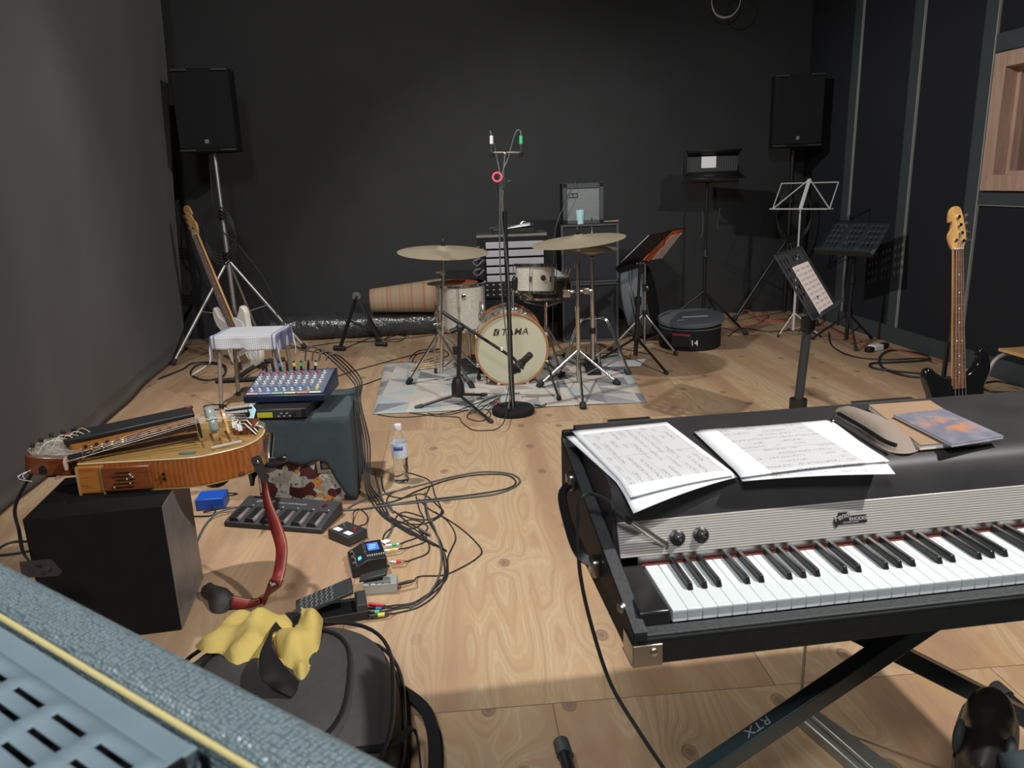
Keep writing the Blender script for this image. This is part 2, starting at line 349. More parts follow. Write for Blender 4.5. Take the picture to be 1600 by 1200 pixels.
def score_mat(name, seed, gap=.021, across=False, gray=.62):
    t = NT(name); tc = t.n('TexCoord').outputs['Object']; sx = t.n('SeparateXYZ', i0=tc); x, y = sx.outputs[0], sx.outputs[1]
    if across: x, y = y, x
    row = t.math('FRACT', t.math('DIVIDE', t.math('ADD', y, 10.0), gap)); ri = t.math('FLOOR', t.math('DIVIDE', t.math('ADD', y, 10.0), gap))
    n = t.noise(t.n('CombineXYZ', i0=t.math('MULTIPLY', x, 330.0), i1=t.math('MULTIPLY', y, 420.0), i2=seed).outputs[0], 1.0, 2)
    blk = t.noise(t.n('CombineXYZ', i0=t.math('MULTIPLY', x, 26.0), i1=t.math('MULTIPLY', ri, 3.7), i2=seed + 4.0).outputs[0], 1.0, 1)
    ink = t.math('MULTIPLY', t.step(n, .5, .6), t.math('MULTIPLY', t.math('LESS_THAN', t.math('ABSOLUTE', t.math('SUBTRACT', row, .5)), .2), t.step(blk, .46, .5)))
    line = t.math('MULTIPLY', t.math('LESS_THAN', t.math('ABSOLUTE', t.math('SUBTRACT', row, .12)), .03), t.math('GREATER_THAN', t.math('SINE', t.math('MULTIPLY', ri, 2.1)), .3))
    sc_ = t.n('SeparateXYZ', i0=tc)
    ins = t.math('MULTIPLY', t.math('LESS_THAN', t.math('ABSOLUTE', sc_.outputs[0]), .088), t.math('LESS_THAN', t.math('ABSOLUTE', sc_.outputs[1]), .122))
    c = t.mix(ins, (.84, .85, .86), (gray, gray, gray + .01))
    c = t.mix(t.math('MULTIPLY', t.math('MULTIPLY', ink, ins), .75), c, (.05, .05, .05)); c = t.mix(t.math('MULTIPLY', t.math('MULTIPLY', line, ins), .35), c, (.12, .12, .12))
    fold = t.math('MULTIPLY', t.math('LESS_THAN', t.math('ABSOLUTE', t.math('ADD', sc_.outputs[1], .01)), .0012), ins); c = t.mix(t.math('MULTIPLY', fold, .5), c, (.3, .3, .3))
    return t.out(c, .8)
def grille_mat(name, a, b, f=900):
    t = NT(name); tc = t.n('TexCoord').outputs['Object']; sx = t.n('SeparateXYZ', i0=tc)
    u = t.math('MULTIPLY', t.math('SINE', t.math('MULTIPLY', sx.outputs[0], f)), t.math('SINE', t.math('MULTIPLY', sx.outputs[2], f)))
    return t.out(t.mix(t.step(u, -.1, .3), a, b), .45, .5)
def strip_mat():
    t = NT('striped_woven_mat'); tc = t.n('TexCoord').outputs['Object']; sx = t.n('SeparateXYZ', i0=tc); u = t.n('CombineXYZ', i0=t.math('MULTIPLY', sx.outputs[0], 26.0)).outputs[0]
    c = t.ramp(t.noise(u, 1.0, 2), [(0, (.26, .18, .13)), (.4, (.38, .27, .19)), (.47, (.36, .25, .17)), (.5, (.34, .16, .11)), (.54, (.36, .33, .17)), (.58, (.38, .28, .19)), (.72, (.3, .22, .16)), (.85, (.24, .24, .18))])
    f = t.math('SINE', t.math('MULTIPLY', sx.outputs[0], 1100.0))
    return t.out(t.mix(t.math('MULTIPLY_ADD', f, .12, .12), c, (.15, .09, .06)), .8, 0, f, .001, .4)
def cd_mat():
    t = NT('lilac_album_sleeve_print'); co = t.co(); n = t.noise(co, 26, 5, .6); tc = t.n('TexCoord').outputs['Object']; d = t.n('VectorMath', {'operation': 'LENGTH'}, i0=tc).outputs[1]
    c = t.mix(t.step(n, .4, .7), (.2, .2, .25), (.32, .31, .36)); m = t.math('MULTIPLY', t.step(n, .46, .6), t.math('SUBTRACT', 1.0, t.step(d, .02, .06)))
    return t.out(t.mix(m, c, (.62, .25, .09)), .3)
def plain_emit(name, col, s):
    t = NT(name); co = t.co(); return t.out(col, .3, 0, Emission_Color=t.mix(t.noise(co, 300, 1), mul(col, .7), col), Emission_Strength=s)
def glassy(name, col, rough=.05, ior=1.33, tr=1.0):
    t = NT(name); co = t.co(); return t.out(t.mix(t.noise(co, 10), col, mul(col, .97)), rough, 0, Transmission_Weight=tr, IOR=ior)
mt['floor'] = floor_mat(); mt['rug'] = rug_mat(); mt['curtain'] = curtain_mat(); mt['pearl'] = pearl_mat(); mt['cym'] = cym_mat()
mt['towel'] = towel_mat(); mt['collage'] = case_mat(); mt['tablecloth'] = cloth_mat('teal_grey_table_cloth', (.04, .055, .063)); mt['weave'] = weave_mat()
mt['score_a'] = score_mat('handwritten_song_sheet', 1.0, .017, True); mt['score_b'] = score_mat('handwritten_chord_sheet', 5.0, .019); mt['score_c'] = score_mat('printed_score', 9.0, .013, False, .7)
mt['silvergrille'] = grille_mat('perforated_silver_grille', (.05, .06, .06), (.38, .42, .42), 520)
mt['speakergrille'] = mat('black_speaker_mesh', (.011, .011, .012), .8, 0, .3, 700, .4, 900, .001, Specular_IOR_Level=.25)
mt['stripes'] = strip_mat(); mt['cdcover'] = cd_mat(); mt['yellowcloth'] = cloth_mat('yellow_cotton', (.6, .45, .13), 1.15)
mt['lcd'] = plain_emit('blue_lcd', (.05, .14, .9), 1.0); mt['lcdtext'] = plain_emit('pale_lcd_text', (.3, .5, 1), 1.2); mt['vfd'] = plain_emit('olive_display', (.3, .28, .02), .5)
mt['cyanled'] = plain_emit('cyan_light', (.1, .7, .7), 1.0)
mt['water'] = glassy('clear_bottle_plastic', (.96, .98, 1), .05, 1.2)
mt['pack'] = mat('charcoal_backpack_nylon', (.055, .05, .05), .75, 0, .2, 60, .3, 700, .001)
mt['leather'] = mat('red_strap_leather', (.24, .022, .018), .5, 0, .25, 30)
mt['darkleather'] = mat('dark_brown_leather', (.03, .024, .022), .6, 0, .3, 40, .4, 120)
mt['whitebody'] = mat('cream_white_lacquer', (.72, .69, .63), .25, 0, .03, Coat_Weight=.4)
mt['blackbody'] = mat('gloss_black_lacquer', (.008, .008, .009), .12, 0, .05, Coat_Weight=.6)
mt['navy'] = mat('navy_mixer_steel', (.012, .02, .05), .35, 0, .1)
mt['mixface'] = mat('pale_blue_mixer_face', (.1, .115, .15), .45, 0, .15, 60)
mt['vinyl'] = mat('shiny_black_vinyl', (.04, .042, .043), .25, 0, .3, 12, .9, 22, .012)
mt['silverrack'] = mat('lilac_grey_drawer', (.42, .4, .43), .4, .2, .08)
mt['pedalgrey'] = mat('dark_grey_pedal', (.03, .033, .035), .45, 0, .12)
mt['pedalsilver'] = mat('silver_grey_pedal', (.4, .42, .4), .4, .3, .08)
mt['blue'] = mat('bright_blue_plastic', (.01, .09, .5), .4)
mt['boxdark'] = mat('worn_black_paint', (.006, .0055, .005), .8, 0, .35, 14, .3, 60, Specular_IOR_Level=.2)
mt['boxlit'] = mat('lit_side_black_paint', (.16, .15, .145), .4, 0, .4, 18)  # black paint with the light on the box's right side put into its colour
mt['greycase'] = mat('grey_case_nylon', (.09, .105, .115), .7, 0, .15, 40, .3, 500)
mt['orange'] = mat('orange_folder_card', (.72, .12, .02), .6)
mt['pinkpaper'] = mat('pale_pink_paper', (.6, .5, .47), .8)
mt['taupe'] = cloth_mat('taupe_canvas', (.3, .24, .19), 1.1); mt['kraft'] = mat('kraft_notebook_cover', (.36, .23, .14), .7, 0, .06)
mt['head'] = mat('coated_drum_head', (.52, .5, .36), .35, 0, .06, 6, Coat_Weight=.3)
mt['creamhead'] = mat('cream_drum_head', (.68, .6, .42), .5, 0, .06)
mt['ink'] = mat('black_print', (.035, .03, .03), .5)
mt['silverprint'] = mat('silver_print', (.55, .55, .54), .4, .3)
mt['ivory'] = mat('white_piano_key', (.74, .79, .79), .25, 0, .02, 20, Coat_Weight=.2); mt['ebony'] = mat('black_piano_key', (.014, .014, .015), .3, 0, .1)
mt['felt'] = mat('red_felt', (.2, .03, .025), .95)
mt['gold'] = mat('gold_piping', (.85, .72, .33), .4, .3, .08, 60); mt['ampplastic'] = mat('grey_blue_vent_plastic', (.17, .23, .27), .5)
mt['aqua'] = mat('pale_aqua_cloth', (.35, .55, .6), .8); mt['knobgrey'] = mat('grey_knob', (.42, .44, .45), .4)
mt['trouser'] = cloth_mat('slate_blue_denim', (.035, .055, .06)); mt['shoe'] = mat('black_shoe_leather', (.016, .013, .012), .36, 0, .2, 20)
mt['brownleather'] = mat('grey_brown_sole', (.13, .115, .1), .6)
mt['pedalalu'] = mat('worn_cast_aluminium', (.3, .3, .27), .4, .6, .25, 30)
# ---------------------------------------------------------------- the room
struct('floor', M().box((.3, 2.6, -.05), (9, 11.6, .1)), mt['floor'])
bw0, bw1 = Vector((-2.244, 7.232, 0)), Vector((2.514, 7.567, 0)); bu = (bw1 - bw0).normalized(); bang = math.degrees(math.atan2(bu.y, bu.x))
BT = TR(bw0, bang)                                                  # back wall frame: x along the wall, y away from the room
struct('wall_back', M(BT).box((2.5, .06, 2.1), (8.2, .12, 4.2)), mt['wallblack'])
rw0 = Vector((2.947, 6.774, 0)); ru = (Vector((3.185, 4.589, 0)) - rw0).normalized(); RT = TR(rw0, math.degrees(math.atan2(ru.y, ru.x)))   # right wall: x towards the camera, y into the wall... (+y is the room's right)
WIN = (1.66, 2.75, 1.19, 2.0)
def rwall(m, s0, s1, z0, z1, t0, t1): m.box(((s0 + s1) / 2, (t0 + t1) / 2, (z0 + z1) / 2), (s1 - s0, abs(t1 - t0), z1 - z0)); return m
# +y of RT points right of the direction towards the camera seen from above: flip so that the room side is -y
wm = M(RT); a, b, c, d = WIN
SGN = 1 if (RT.to_3x3() @ Vector((0, 1, 0))).x > 0 else -1
for (s0, s1, z0, z1) in ((-1.0, a, 0, 4.2), (b, 8.5, 0, 4.2), (a, b, 0, c), (a, b, d, 4.2)): rwall(wm, s0, s1, z0, z1, .0, SGN * .14)
struct('wall_right', wm, mt['panelnavy'])
tr = M(RT)
for s in (.04, .85, 1.6, 2.9, 3.7, 4.5): rwall(tr, s - .115, s, .13, 4.2, 0, -SGN * .012)
rwall(tr, 1.6, 2.9, 1.09, 1.175, 0, -SGN * .013); rwall(tr, 1.6, 2.9, 2.02, 2.13, 0, -SGN * .013)
struct('trim_1', tr, mt['trim'])
tr = M(RT)
for s in (.04, .85, 1.6): rwall(tr, s, s + .012, .13, 4.2, 0, -SGN * .015)
rwall(tr, 1.605, 2.9, 1.085, 1.09, 0, -SGN * .015); rwall(tr, -.885, -.875, 1.0, 4.2, 0, -SGN * .015)
struct('trim_2', tr, mt['glue'])
struct('baseboard_right', rwall(M(RT), -.85, 8.5, 0, .13, 0, -SGN * .018), mt['trim'], bev=.003)
# window in the right wall: pine frame, inner lining, pane, garden-less dark box behind
wf = M(RT)
for (s0, s1, z0, z1) in ((a - .01, a + .09, c - .01, d + .01), (b - .09, b + .01, c - .01, d + .01), (a + .09, b - .09, c - .01, c + .09), (a + .09, b - .09, d - .08, d + .01)): rwall(wf, s0, s1, z0, z1, -SGN * .04, SGN * .16)
w1 = struct('window_1', wf, mt['pine'], bev=.004)
wl = M(RT)
for (s0, s1, z0, z1) in ((a + .09, a + .12, c + .09, d - .08), (b - .12, b - .09, c + .09, d - .08), (a + .12, b - .12, c + .09, c + .11), (a + .12, b - .12, d - .1, d - .08)): rwall(wl, s0, s1, z0, z1, SGN * .05, SGN * .24)
o = ob('window_lining', wl, mt['pine'], w1); o['kind'] = 'structure'
o = ob('window_back', rwall(M(RT), a + .1, b - .1, c + .08, d - .07, SGN * .24, SGN * .26), wood('grey_pine_boards', (.34, .27, .18), (.24, .19, .12), (14, 14, .6), .6, 5), w1); o['kind'] = 'structure'
o = ob('window_pane', rwall(M(RT), a + .12, b - .12, c + .11, d - .1, SGN * .1, SGN * .106), glassy('window_glass', (.97, .98, .97), .02, 1.3), w1); o['kind'] = 'structure'
lw0 = Vector((-2.154, 2.952, 0)); lu = (Vector((-2.806, 6.64, 0)) - lw0).normalized(); LT = TR(lw0, math.degrees(math.atan2(lu.y, lu.x)))   # left curtain: x away from the camera, +y is the outside
struct('wall_left', M(LT).box((-.2, .42, 2.1), (9.2, .12, 4.2)), mt['wallblack'])
struct('ceiling', M().box((.3, 2.6, 4.25), (9, 11.6, .1)), mt['wallblack'])
# curtain along the left side
def cur(u, v):
    x = -4.0 + u * 7.72; z = .012 + v * 4.1
    fold = math.sin(x * 3.1 + .7 * math.sin(x * 1.7)) * .022 + math.sin(x * 7.3 + 1) * .005
    return (x, (fold + .03) * (.55 + .45 * v) - .3 * v + .02 * noise.noise(Vector((x * 2.2, z * 1.1, 0))) + .045, z)
one('stage_curtain', 'tall charcoal cloth curtain hanging along the left side of the room', 'curtain', M(LT).grid(cur, 260, 30), mt['curtain'], solid=.006, ang=180)
# black vinyl roll along the back wall
def roll(u, v):
    x = .05 + u * 1.75; a = v * 2 * math.pi; r = .125 + .014 * noise.noise(Vector((x * 7, math.cos(a) * 2, math.sin(a) * 2)))
    return (x, -.27 + r * math.cos(a), max(.0, .108 + r * .95 * math.sin(a)))
m = M(BT).grid(roll, 60, 20)
one('vinyl_roll', 'long shiny black vinyl sheet rolled up at the foot of the back wall', 'roll', m, mt['vinyl'], ang=60)
T = TR(aty(586, 487, 7.12) + Vector((0, 0, 0)), bang)
m = M(TR((0, -.04, 0), 0, 0, 0)).grid(lambda u, v: (u * .66, -.0 + (.1 + .05 * u) * .8 * math.cos(v * 6.2832), .0 + (.1 + .05 * u) * math.sin(v * 6.2832) + .02 * u), 20, 24)
one('rolled_mat', 'rolled mat with tan and coloured stripes lying on the black vinyl roll', 'mat', m, mt['stripes'], TR((T.translation.x, 6.96, .345), bang), solid=.01)
# rug under the drums
rc = [at(583, 648), at(1010, 629.7), Vector((.87, 5.92, 0)), Vector((-.98, 5.85, 0))]
ra = math.degrees(math.atan2(rc[1].y - rc[0].y, rc[1].x - rc[0].x)); RG = TR(rc[0], ra)
def rugf(u, v):
    p = rc[0].lerp(rc[1], u).lerp(rc[3].lerp(rc[2], u), v); return (p.x, p.y, .006 + .0025 * noise.noise(p * 3))
one('rug', 'pale rug with grey and beige triangles under the drum kit', 'rug', M().grid(rugf, 40, 30), mt['rug'], RG, world=True, solid=.006)
# ---------------------------------------------------------------- electric piano (local x along the keys, y away from the player)
P0 = at(1051, 954, .72); PT = TR((P0.x, P0.y, 0), 7.3)
pn = thing('electric_piano', 'black vintage electric piano with silver ribbed panel on a crossed stand', 'piano', PT)
UL, UR, YB = -.068, 1.085, .5
bx = M().box(((UL + UR) / 2, (YB - .027) / 2, .672), (UR - UL, YB + .027, .044)); bx.box(((UL + UR) / 2, -.014, .6905), (UR - UL, .026, .011)); bx.box(((UL + UR) / 2, YB - .006, .75), (UR - UL - .002, .012, .2))
ob('case', bx, mt['tolex'], pn, bev=.004)
ob('front_rim', M().box(((UL + UR) / 2, -.0145, .6985), (UR - UL, .0225, .005)), mt['tolexrim'], pn, bev=.002)
for s, u0 in ((-1, UL), (1, UR - .022)):
    pr = [(-.027, .651), (-.027, .7055), (YB, .835), (YB, .651)]
    ck = ob('side_panel', M(Matrix(((0, 0, 1, u0), (1, 0, 0, 0), (0, 1, 0, 0), (0, 0, 0, 1)))).prism(pr, 0, .022), mt['tolex'], pn, bev=.003)
    ob('rail_edge', M(frame((u0 + .011, -.027, .7055), (0, YB + .027, .1295), (-1, 0, 0))).box(((YB + .027) * .515, 0, .0006), ((YB + .027) * 1.03, .02, .0012)), mt['tolexrim'], pn)
    if s < 0:
        for y, z in ((.03, .735),): ob('latch_bolt', M().ball((u0 - .001, y, z - .02), .009, 10), mt['nickel'], ck)
        h = spline([(u0 - .004, .36, .79), (u0 - .03, .34, .775), (u0 - .034, .27, .745), (u0 - .03, .2, .722), (u0 - .004, .18, .71)], 6)
        hd = ob('handle', M().tube(h, .005, 4, flat=.011), mt['black'], pn); hd['label'] = 'black strap handle on the left end'
        for y, z in ((.365, .79), (.178, .708)):
            ob('handle_cap', M().box((u0 - .008, y, z), (.018, .032, .034)), mt['nickel'], hd, bev=.006)
    sg = -1 if s < 0 else 1; ue = UL if s < 0 else UR
    cr = M().box((ue + sg * .0005, -.004, .668), (.003, .05, .036)); cr.box((ue - sg * .021, -.0285, .668), (.045, .003, .036)); cr.ball((ue - sg * .03, -.031, .674), .0065, 10, (1, .4, 1)); cr.box((ue - sg * .02, .0, .6495), (.045, .05, .002))
    ob('metal_corner', cr, mt['nickel'], pn, bev=.0012)
    ob('key_block', M().box((-.028 if s < 0 else 1.04, .07, .706), (.05, .145, .034)), mt['ebony'], pn, bev=.004)
# cover over the works: rounded front edge
prof = [(.176, .784), (.183, .812), (.192, .834), (.204, .846), (.225, .853), (.49, .861), (.49, .7), (.176, .7)]
cv = M(Matrix(((0, 0, 1, UL + .024), (1, 0, 0, 0), (0, 1, 0, 0), (0, 0, 0, 1)))).prism(prof, 0, UR - UL - .048)
cov = ob('cover', cv, mat('worn_black_cover', (.034, .032, .033), .5, 0, .4, 12), pn, bev=.002)
ob('hinge', M().box((.075, .492, .8615), (.09, .014, .004)), mt['nickel'], cov); ob('hinge', M().box((.64, .492, .8615), (.14, .014, .004)), mt['nickel'], cov)
# ribbed aluminium panel, leaning back
q0, q1 = Vector((0, .152, .731)), Vector((0, .1765, .7855)); dy = q1 - q0
def rib_mat():
    t = NT('ribbed_aluminium'); sx = t.n('SeparateXYZ', i0=t.n('TexCoord').outputs['Object'])
    r = t.math('FRACT', t.math('MULTIPLY', t.math('SUBTRACT', sx.outputs[2], .7315), 14 / .0545)); g = t.math('LESS_THAN', r, .3)
    return t.out(t.mix(g, (.6, .56, .52), (.2, .18, .165)), .42, .45, t.math('MULTIPLY', g, -1.0), .0008, .4)
pan = M(frame(q0, (1, 0, 0), dy)).box(((UL + UR) / 2, dy.length / 2, 0), (UR - UL - .06, dy.length, .003))
pnl = ob('control_panel', pan, rib_mat(), pn, bev=.0008); pnl['label'] = 'ribbed silver control panel'
ob('panel_skirt', M().box(((UL + UR) / 2, .153, .7235), (UR - UL - .12, .003, .016)), mt['steel'], pn)
ob('felt_strip', M().box(((UL + UR) / 2, .1455, .7172), (UR - UL - .13, .004, .003)), mt['felt'], pn)
PL = frame(q0, (1, 0, 0), dy) @ Matrix.Translation(Vector((0, 0, .0012)))                                       # panel frame: x along, y up the slope, z out
for i, (u, w) in enumerate(((.063, .026), (.105, .027))):
    kb = ob('volume_knob' if i == 0 else 'bass_knob', M(PL).lathe([(.0135, .001), (.0135, .004), (.009, .006), (.0075, .016), (.006, .0165), (0.0001, .0165)], 24, TR((u, w, 0))), mt['black'], pnl)
    ob('knob_cap', M(PL).lathe([(.0045, .0165), (.0045, .018), (.0001, .0195)], 14, TR((u, w, 0))), mt['chrome'], pnl)
    for k in range(10):
        a = k * .6
        text(str((k + 1) % 11), .0042, mt['silverprint'], pnl, PL @ TR((u, w, .0041)) @ TR((0, 0, 0), -math.degrees(a)) @ TR((-.001, .0096, 0)), .0001, name='dial_number')
badge = ob('name_badge', M(PL).prism([(0, .012), (.012, .026), (.03, .026), (.034, .019), (.062, .019), (.062, .006), (.008, .006), (.003, .0)], .001, .003, TR((.345, .016, 0))), mt['black'], pnl)
text('Fender', .0145, mt['silverprint'], badge, PL @ TR((.3475, .027, .0031), 14), .0003, .3)
text('RHODES', .0085, mt['silverprint'], badge, PL @ TR((.374, .0265, .0031), 0), .0003, 0, font_w=1.3)
text('ELECTRIC PIANO', .0038, mt['silverprint'], badge, PL @ TR((.362, .0228, .0031), 0), .0003, 0)
# keys: 43 white from E, 30 black
kw = .0236
wk = M().box((kw / 2, .07, .712), (kw - .0009, .14, .016)); wk.box((kw / 2, .004, .709), (kw - .0009, .008, .018))
bk = M(); bk.add([(x * .0048, .05, .7195) for x in (-1, 1)] + [(x * .0048, .142, .7195) for x in (-1, 1)] + [(x * .0036, .055, .7315) for x in (-1, 1)] + [(x * .0036, .142, .7315) for x in (-1, 1)], [(0, 2, 3, 1), (4, 5, 7, 6), (0, 1, 5, 4), (2, 6, 7, 3), (0, 4, 6, 2), (1, 3, 7, 5)])
o1 = o2 = None
for i in range(43):
    if o1 is None: o1 = ob('white_key', wk, mt['ivory'], pn, bev=.001); W['wk'] = 1; c = o1
    else: c = dup(o1, pn, TR((i * kw, 0, 0)))
    nt = (i + 2) % 7                                                # 0=C .. 6=B, the first key is E
    if nt in (0, 1, 3, 4, 5) and i < 42:
        T = TR(((i + 1) * kw, 0, 0))
        if o2 is None: o2 = ob('black_key', bk, mt['ebony'], pn, bev=.0012); o2.matrix_local = T
        else: dup(o2, pn, T)
def PL2(u, v, z): return PT @ Vector((u, v, z))
# crossed stand under it
st = thing('keyboard_stand', 'black crossed keyboard stand under the electric piano', 'stand', PT)
vb = .24
def xbar(name, u0, z0, u1, z1, v): return ob(name, M().bar((u0, v, z0), (u1, v, z1), .036, .036), mt['standpaint'], st, bev=.003)
b1 = xbar('cross_bar', -.06, .08, .82, .635, vb - .018)
b2 = xbar('cross_bar', 1.08, .08, .2, .635, vb + .02)
ob('pivot', M().cyl((.51, vb - .03, .44), (.51, vb + .03, .44), .009, n=14), mt['steel'], st)
for u in (-.068, 1.09): 
    t_ = ob('foot_tube', M().cyl((u, .0, .024), (u, .535, .024), .015, n=16), mt['blackmetal'], st)
    for y0, y1 in ((-.01, .035), (.53, .575)): ob('rubber_cap', M().lathe([(.0185, 0), (.0195, .002), (.0195, y1 - y0), (.016, y1 - y0 + .002)], 18, along((u, y0, .024), (u, y1, .024))), mat('grey_rubber_cap', (.06, .065, .065), .6) if y0 > 0 and u < 0 else mt['rubber'], t_)
for u in (.2, .87): ob('rest_bar', M().bar((u, .02, .636), (u, .45, .636), .026, .026), mt['rubber'], st)
dbar = (Vector((.82, 0, .635)) - Vector((-.06, 0, .08))).normalized(); up_ = Vector((-dbar.z, 0, dbar.x))
LB = frame(Vector((.275, vb - .018, .2913)) + up_ * .0175, -dbar, (0, -1, 0))
text('RTX', .03, mt['silverprint'], b1, LB @ TR((-.02, -.011, .0006)), .0003)
# sustain pedal with its rod
SP = at(1300, 1170, .0); d_ = (at(1345, 1200) - at(1235, 1110)).normalized(); ST = frame((at(1240, 1112).x, at(1240, 1112).y, 0), d_, (-d_.y, d_.x, 0))
sp = thing('sustain_pedal', 'worn metal sustain pedal with thin rod on the floor under the piano', 'pedal', ST)
ob('base', M().prism([(0, -.03), (.32, -.045), (.32, .045), (0, .03)], 0, .03), mt['pedalalu'], sp, bev=.006)
ob('lever', M().prism([(.02, -.012), (.34, -.03), (.36, 0), (.34, .03), (.02, .012)], .032, .045), mt['pedalalu'], sp, bev=.004)
rod_b = ST @ Vector((.02, 0, .03)); ob('rod', M().cyl(rod_b, (rod_b.x + .0, rod_b.y - .02, .655), .004, n=10), mt['steel'], sp, world=True)
# things lying on the cover
def on_cover(px, py, h=.0): 
    p = at(px, py, .858)
    l = PT.inverted() @ p; z = .853 + (l.y - .225) / .265 * .008 if l.y > .225 else .853
    return at(px, py, z + h)
def sheet(name, label, cs, mtl, droop, z0, group=None):
    # cs: picture corners back-left, back-right, front-right, front-left; the front part bends down over the cover edge
    P = [on_cover(*c, z0) for c in cs]; ctr = sum(P, Vector()) / 4
    X = ((P[1] - P[0]) + (P[2] - P[3])).normalized(); T = frame(ctr, X, (P[0] - P[3]))
    I = T.inverted(); L = [I @ p for p in P]
    def f(u, v):
        q = L[3].lerp(L[2], u).lerp(L[0].lerp(L[1], u), v); p = T @ q; l = PT.inverted() @ p
        z = (.853 + (l.y - .225) / .265 * .008 if l.y > .2 else .853 - .0) + z0
        if l.y < .2: z -= droop * (.2 - l.y) ** 1.5 * 3
        z += .003 * math.sin(u * 3.1) * (1 - v)
        p.z = z; return I @ p
    return one(name, label, 'paper', M().grid(f, 12, 18), mtl, T, group, solid=.0004, ang=180)
sheet('music_sheet', 'white sheet of music lying under another at the left end of the piano', [(884, 682), (1030, 668), (1152, 741), (990, 775)], mt['score_c'], .5, .0012)
sheet('music_sheet', 'upper handwritten song sheet at the left end of the piano', [(893, 673), (1042, 659), (1148, 739), (985, 765)], mt['score_a'], .35, .005)
sheet('music_sheet', 'white sheet peeking out under the wide handwritten sheet in the middle of the piano', [(1092, 672), (1300, 657), (1400, 731), (1160, 746)], mt['score_c'], .3, .0012)
sheet('music_sheet', 'wide handwritten chord sheet in the middle of the piano cover', [(1084, 674), (1292, 656), (1390, 719), (1158, 743)], mt['score_b'], .15, .005)
def lerp_pts(ps, k=4): return spline(ps, k, True)
pc = [on_cover(*c) for c in ((1307, 640), (1325, 638), (1400, 668), (1432, 692), (1438, 702), (1415, 709), (1380, 702), (1340, 672), (1310, 650))]
pcase = thing('pencil_case', 'taupe cloth pencil case with a dark zip lying beside the wide sheet', 'pencil case', (pc[4].x, pc[4].y, pc[4].z))
ob('pouch', M().pillow(lerp_pts(pc), .024, .004, 3), mt['taupe'], pcase, world=True, ang=180)
zl = [on_cover(*c, .016) for c in ((1310, 646), (1345, 666), (1380, 688), (1400, 696))]
ob('zip', M().tube(spline(zl, 5), .004, 6), mt['black'], pcase, world=True)
ob('zip_pull', M().tube([on_cover(1308, 645, .012), on_cover(1303, 652, .008), on_cover(1302, 657, .006)], .002, 6), mt['nickel'], pcase, world=True)
def slab(name, label, cat, cs, h0, h, cover, pages, over=.003):
    P = [on_cover(*c, h0) for c in cs]; ctr = sum(P, Vector()) / 4; T = frame(ctr, (P[1] - P[0]) + (P[2] - P[3]), P[0] - P[3]); I = T.inverted(); L = [I @ p for p in P]
    q = thing(name, label, cat, T); pl = [(l.x, l.y) for l in L][::-1]
    ob('front_cover', M().prism(pl, h - .0015, h), cover, q, bev=.0004); ob('back_cover', M().prism(pl, 0, .0015), cover, q, bev=.0004)
    ob('pages', M().prism([(x * .985, y * .985) for x, y in pl], .0015, h - .0015), pages, q); return q, h
slab('notebook', 'brown kraft notebook lying under the lilac album on the piano', 'notebook', [(1356, 640), (1452, 633), (1548, 694), (1437, 704)], .001, .011, mt['kraft'], mt['paper'])
slab('album_sleeve', 'lilac album sleeve with an orange picture lying on the brown notebook', 'album', [(1395, 652), (1474, 643), (1568, 686), (1487, 699)], .013, .006, mt['cdcover'], mt['paper'])
# jack plug and cable of the piano
q = PL2(.045, .17, .79)
pj0, pj1, pj2 = PT @ (PL @ Vector((.035, .018, .004))), PT @ Vector((.02, .148, .79)), PT @ Vector((.004, .17, .81))
jk = thing('piano_cable', 'black cable plugged into the piano panel and falling to the floor at its left', 'cable', pj0)
A0 = PT @ (PL @ Vector((.042, .016, .004))); A1 = aty(985, 815, A0.y - .02)
ob('plug', M().cyl(A0, A0.lerp(A1, .55), .0055, .0062, n=14).cyl(A0.lerp(A1, .55), A1, .0062, .0045, n=14), mt['nickel'], jk, world=True)
ob('strain_relief', M().cyl(A1, A1 + (A1 - A0) * .45, .006, .0035, n=12), mt['black'], jk, world=True)
A2 = A1 + (A1 - A0) * .45
rail = PT @ Vector((UL - .004, .2, .805))
pts = [A2, aty(950, 783, A2.y + .03), aty(922, 771, A2.y + .06), aty(908, 778, rail.y), aty(903, 800, rail.y), aty(903, 835, rail.y), aty(907, 900, rail.y - .01), aty(925, 980, rail.y - .02), aty(955, 1070, rail.y - .05), aty(1000, 1145, rail.y - .1), aty(1040, 1205, rail.y - .16)]
for p in pts: p.z = max(p.z, .006)
ob('lead', M().tube(spline(pts, 6), .0035, 8), mt['cable'], jk, world=True)
# ---------------------------------------------------------------- foreground amplifier (top of it, close to the camera)
ZA = 1.05
ea, eb = at(0, 868, ZA), at(650, 1200, ZA); AT = frame((eb.x, eb.y, 0), ea - eb, Vector((ea.y - eb.y, -(ea.x - eb.x), 0)))
if (AT.to_3x3() @ Vector((0, 1, 0))).y > 0: AT = frame((eb.x, eb.y, 0), ea - eb, Vector((-(ea.y - eb.y), (ea.x - eb.x), 0)))
fa = thing('guitar_amplifier', 'grey blue amplifier with gold piping at the lower left corner, close by', 'amplifier', AT)
ax0, ax1 = -.16, .62
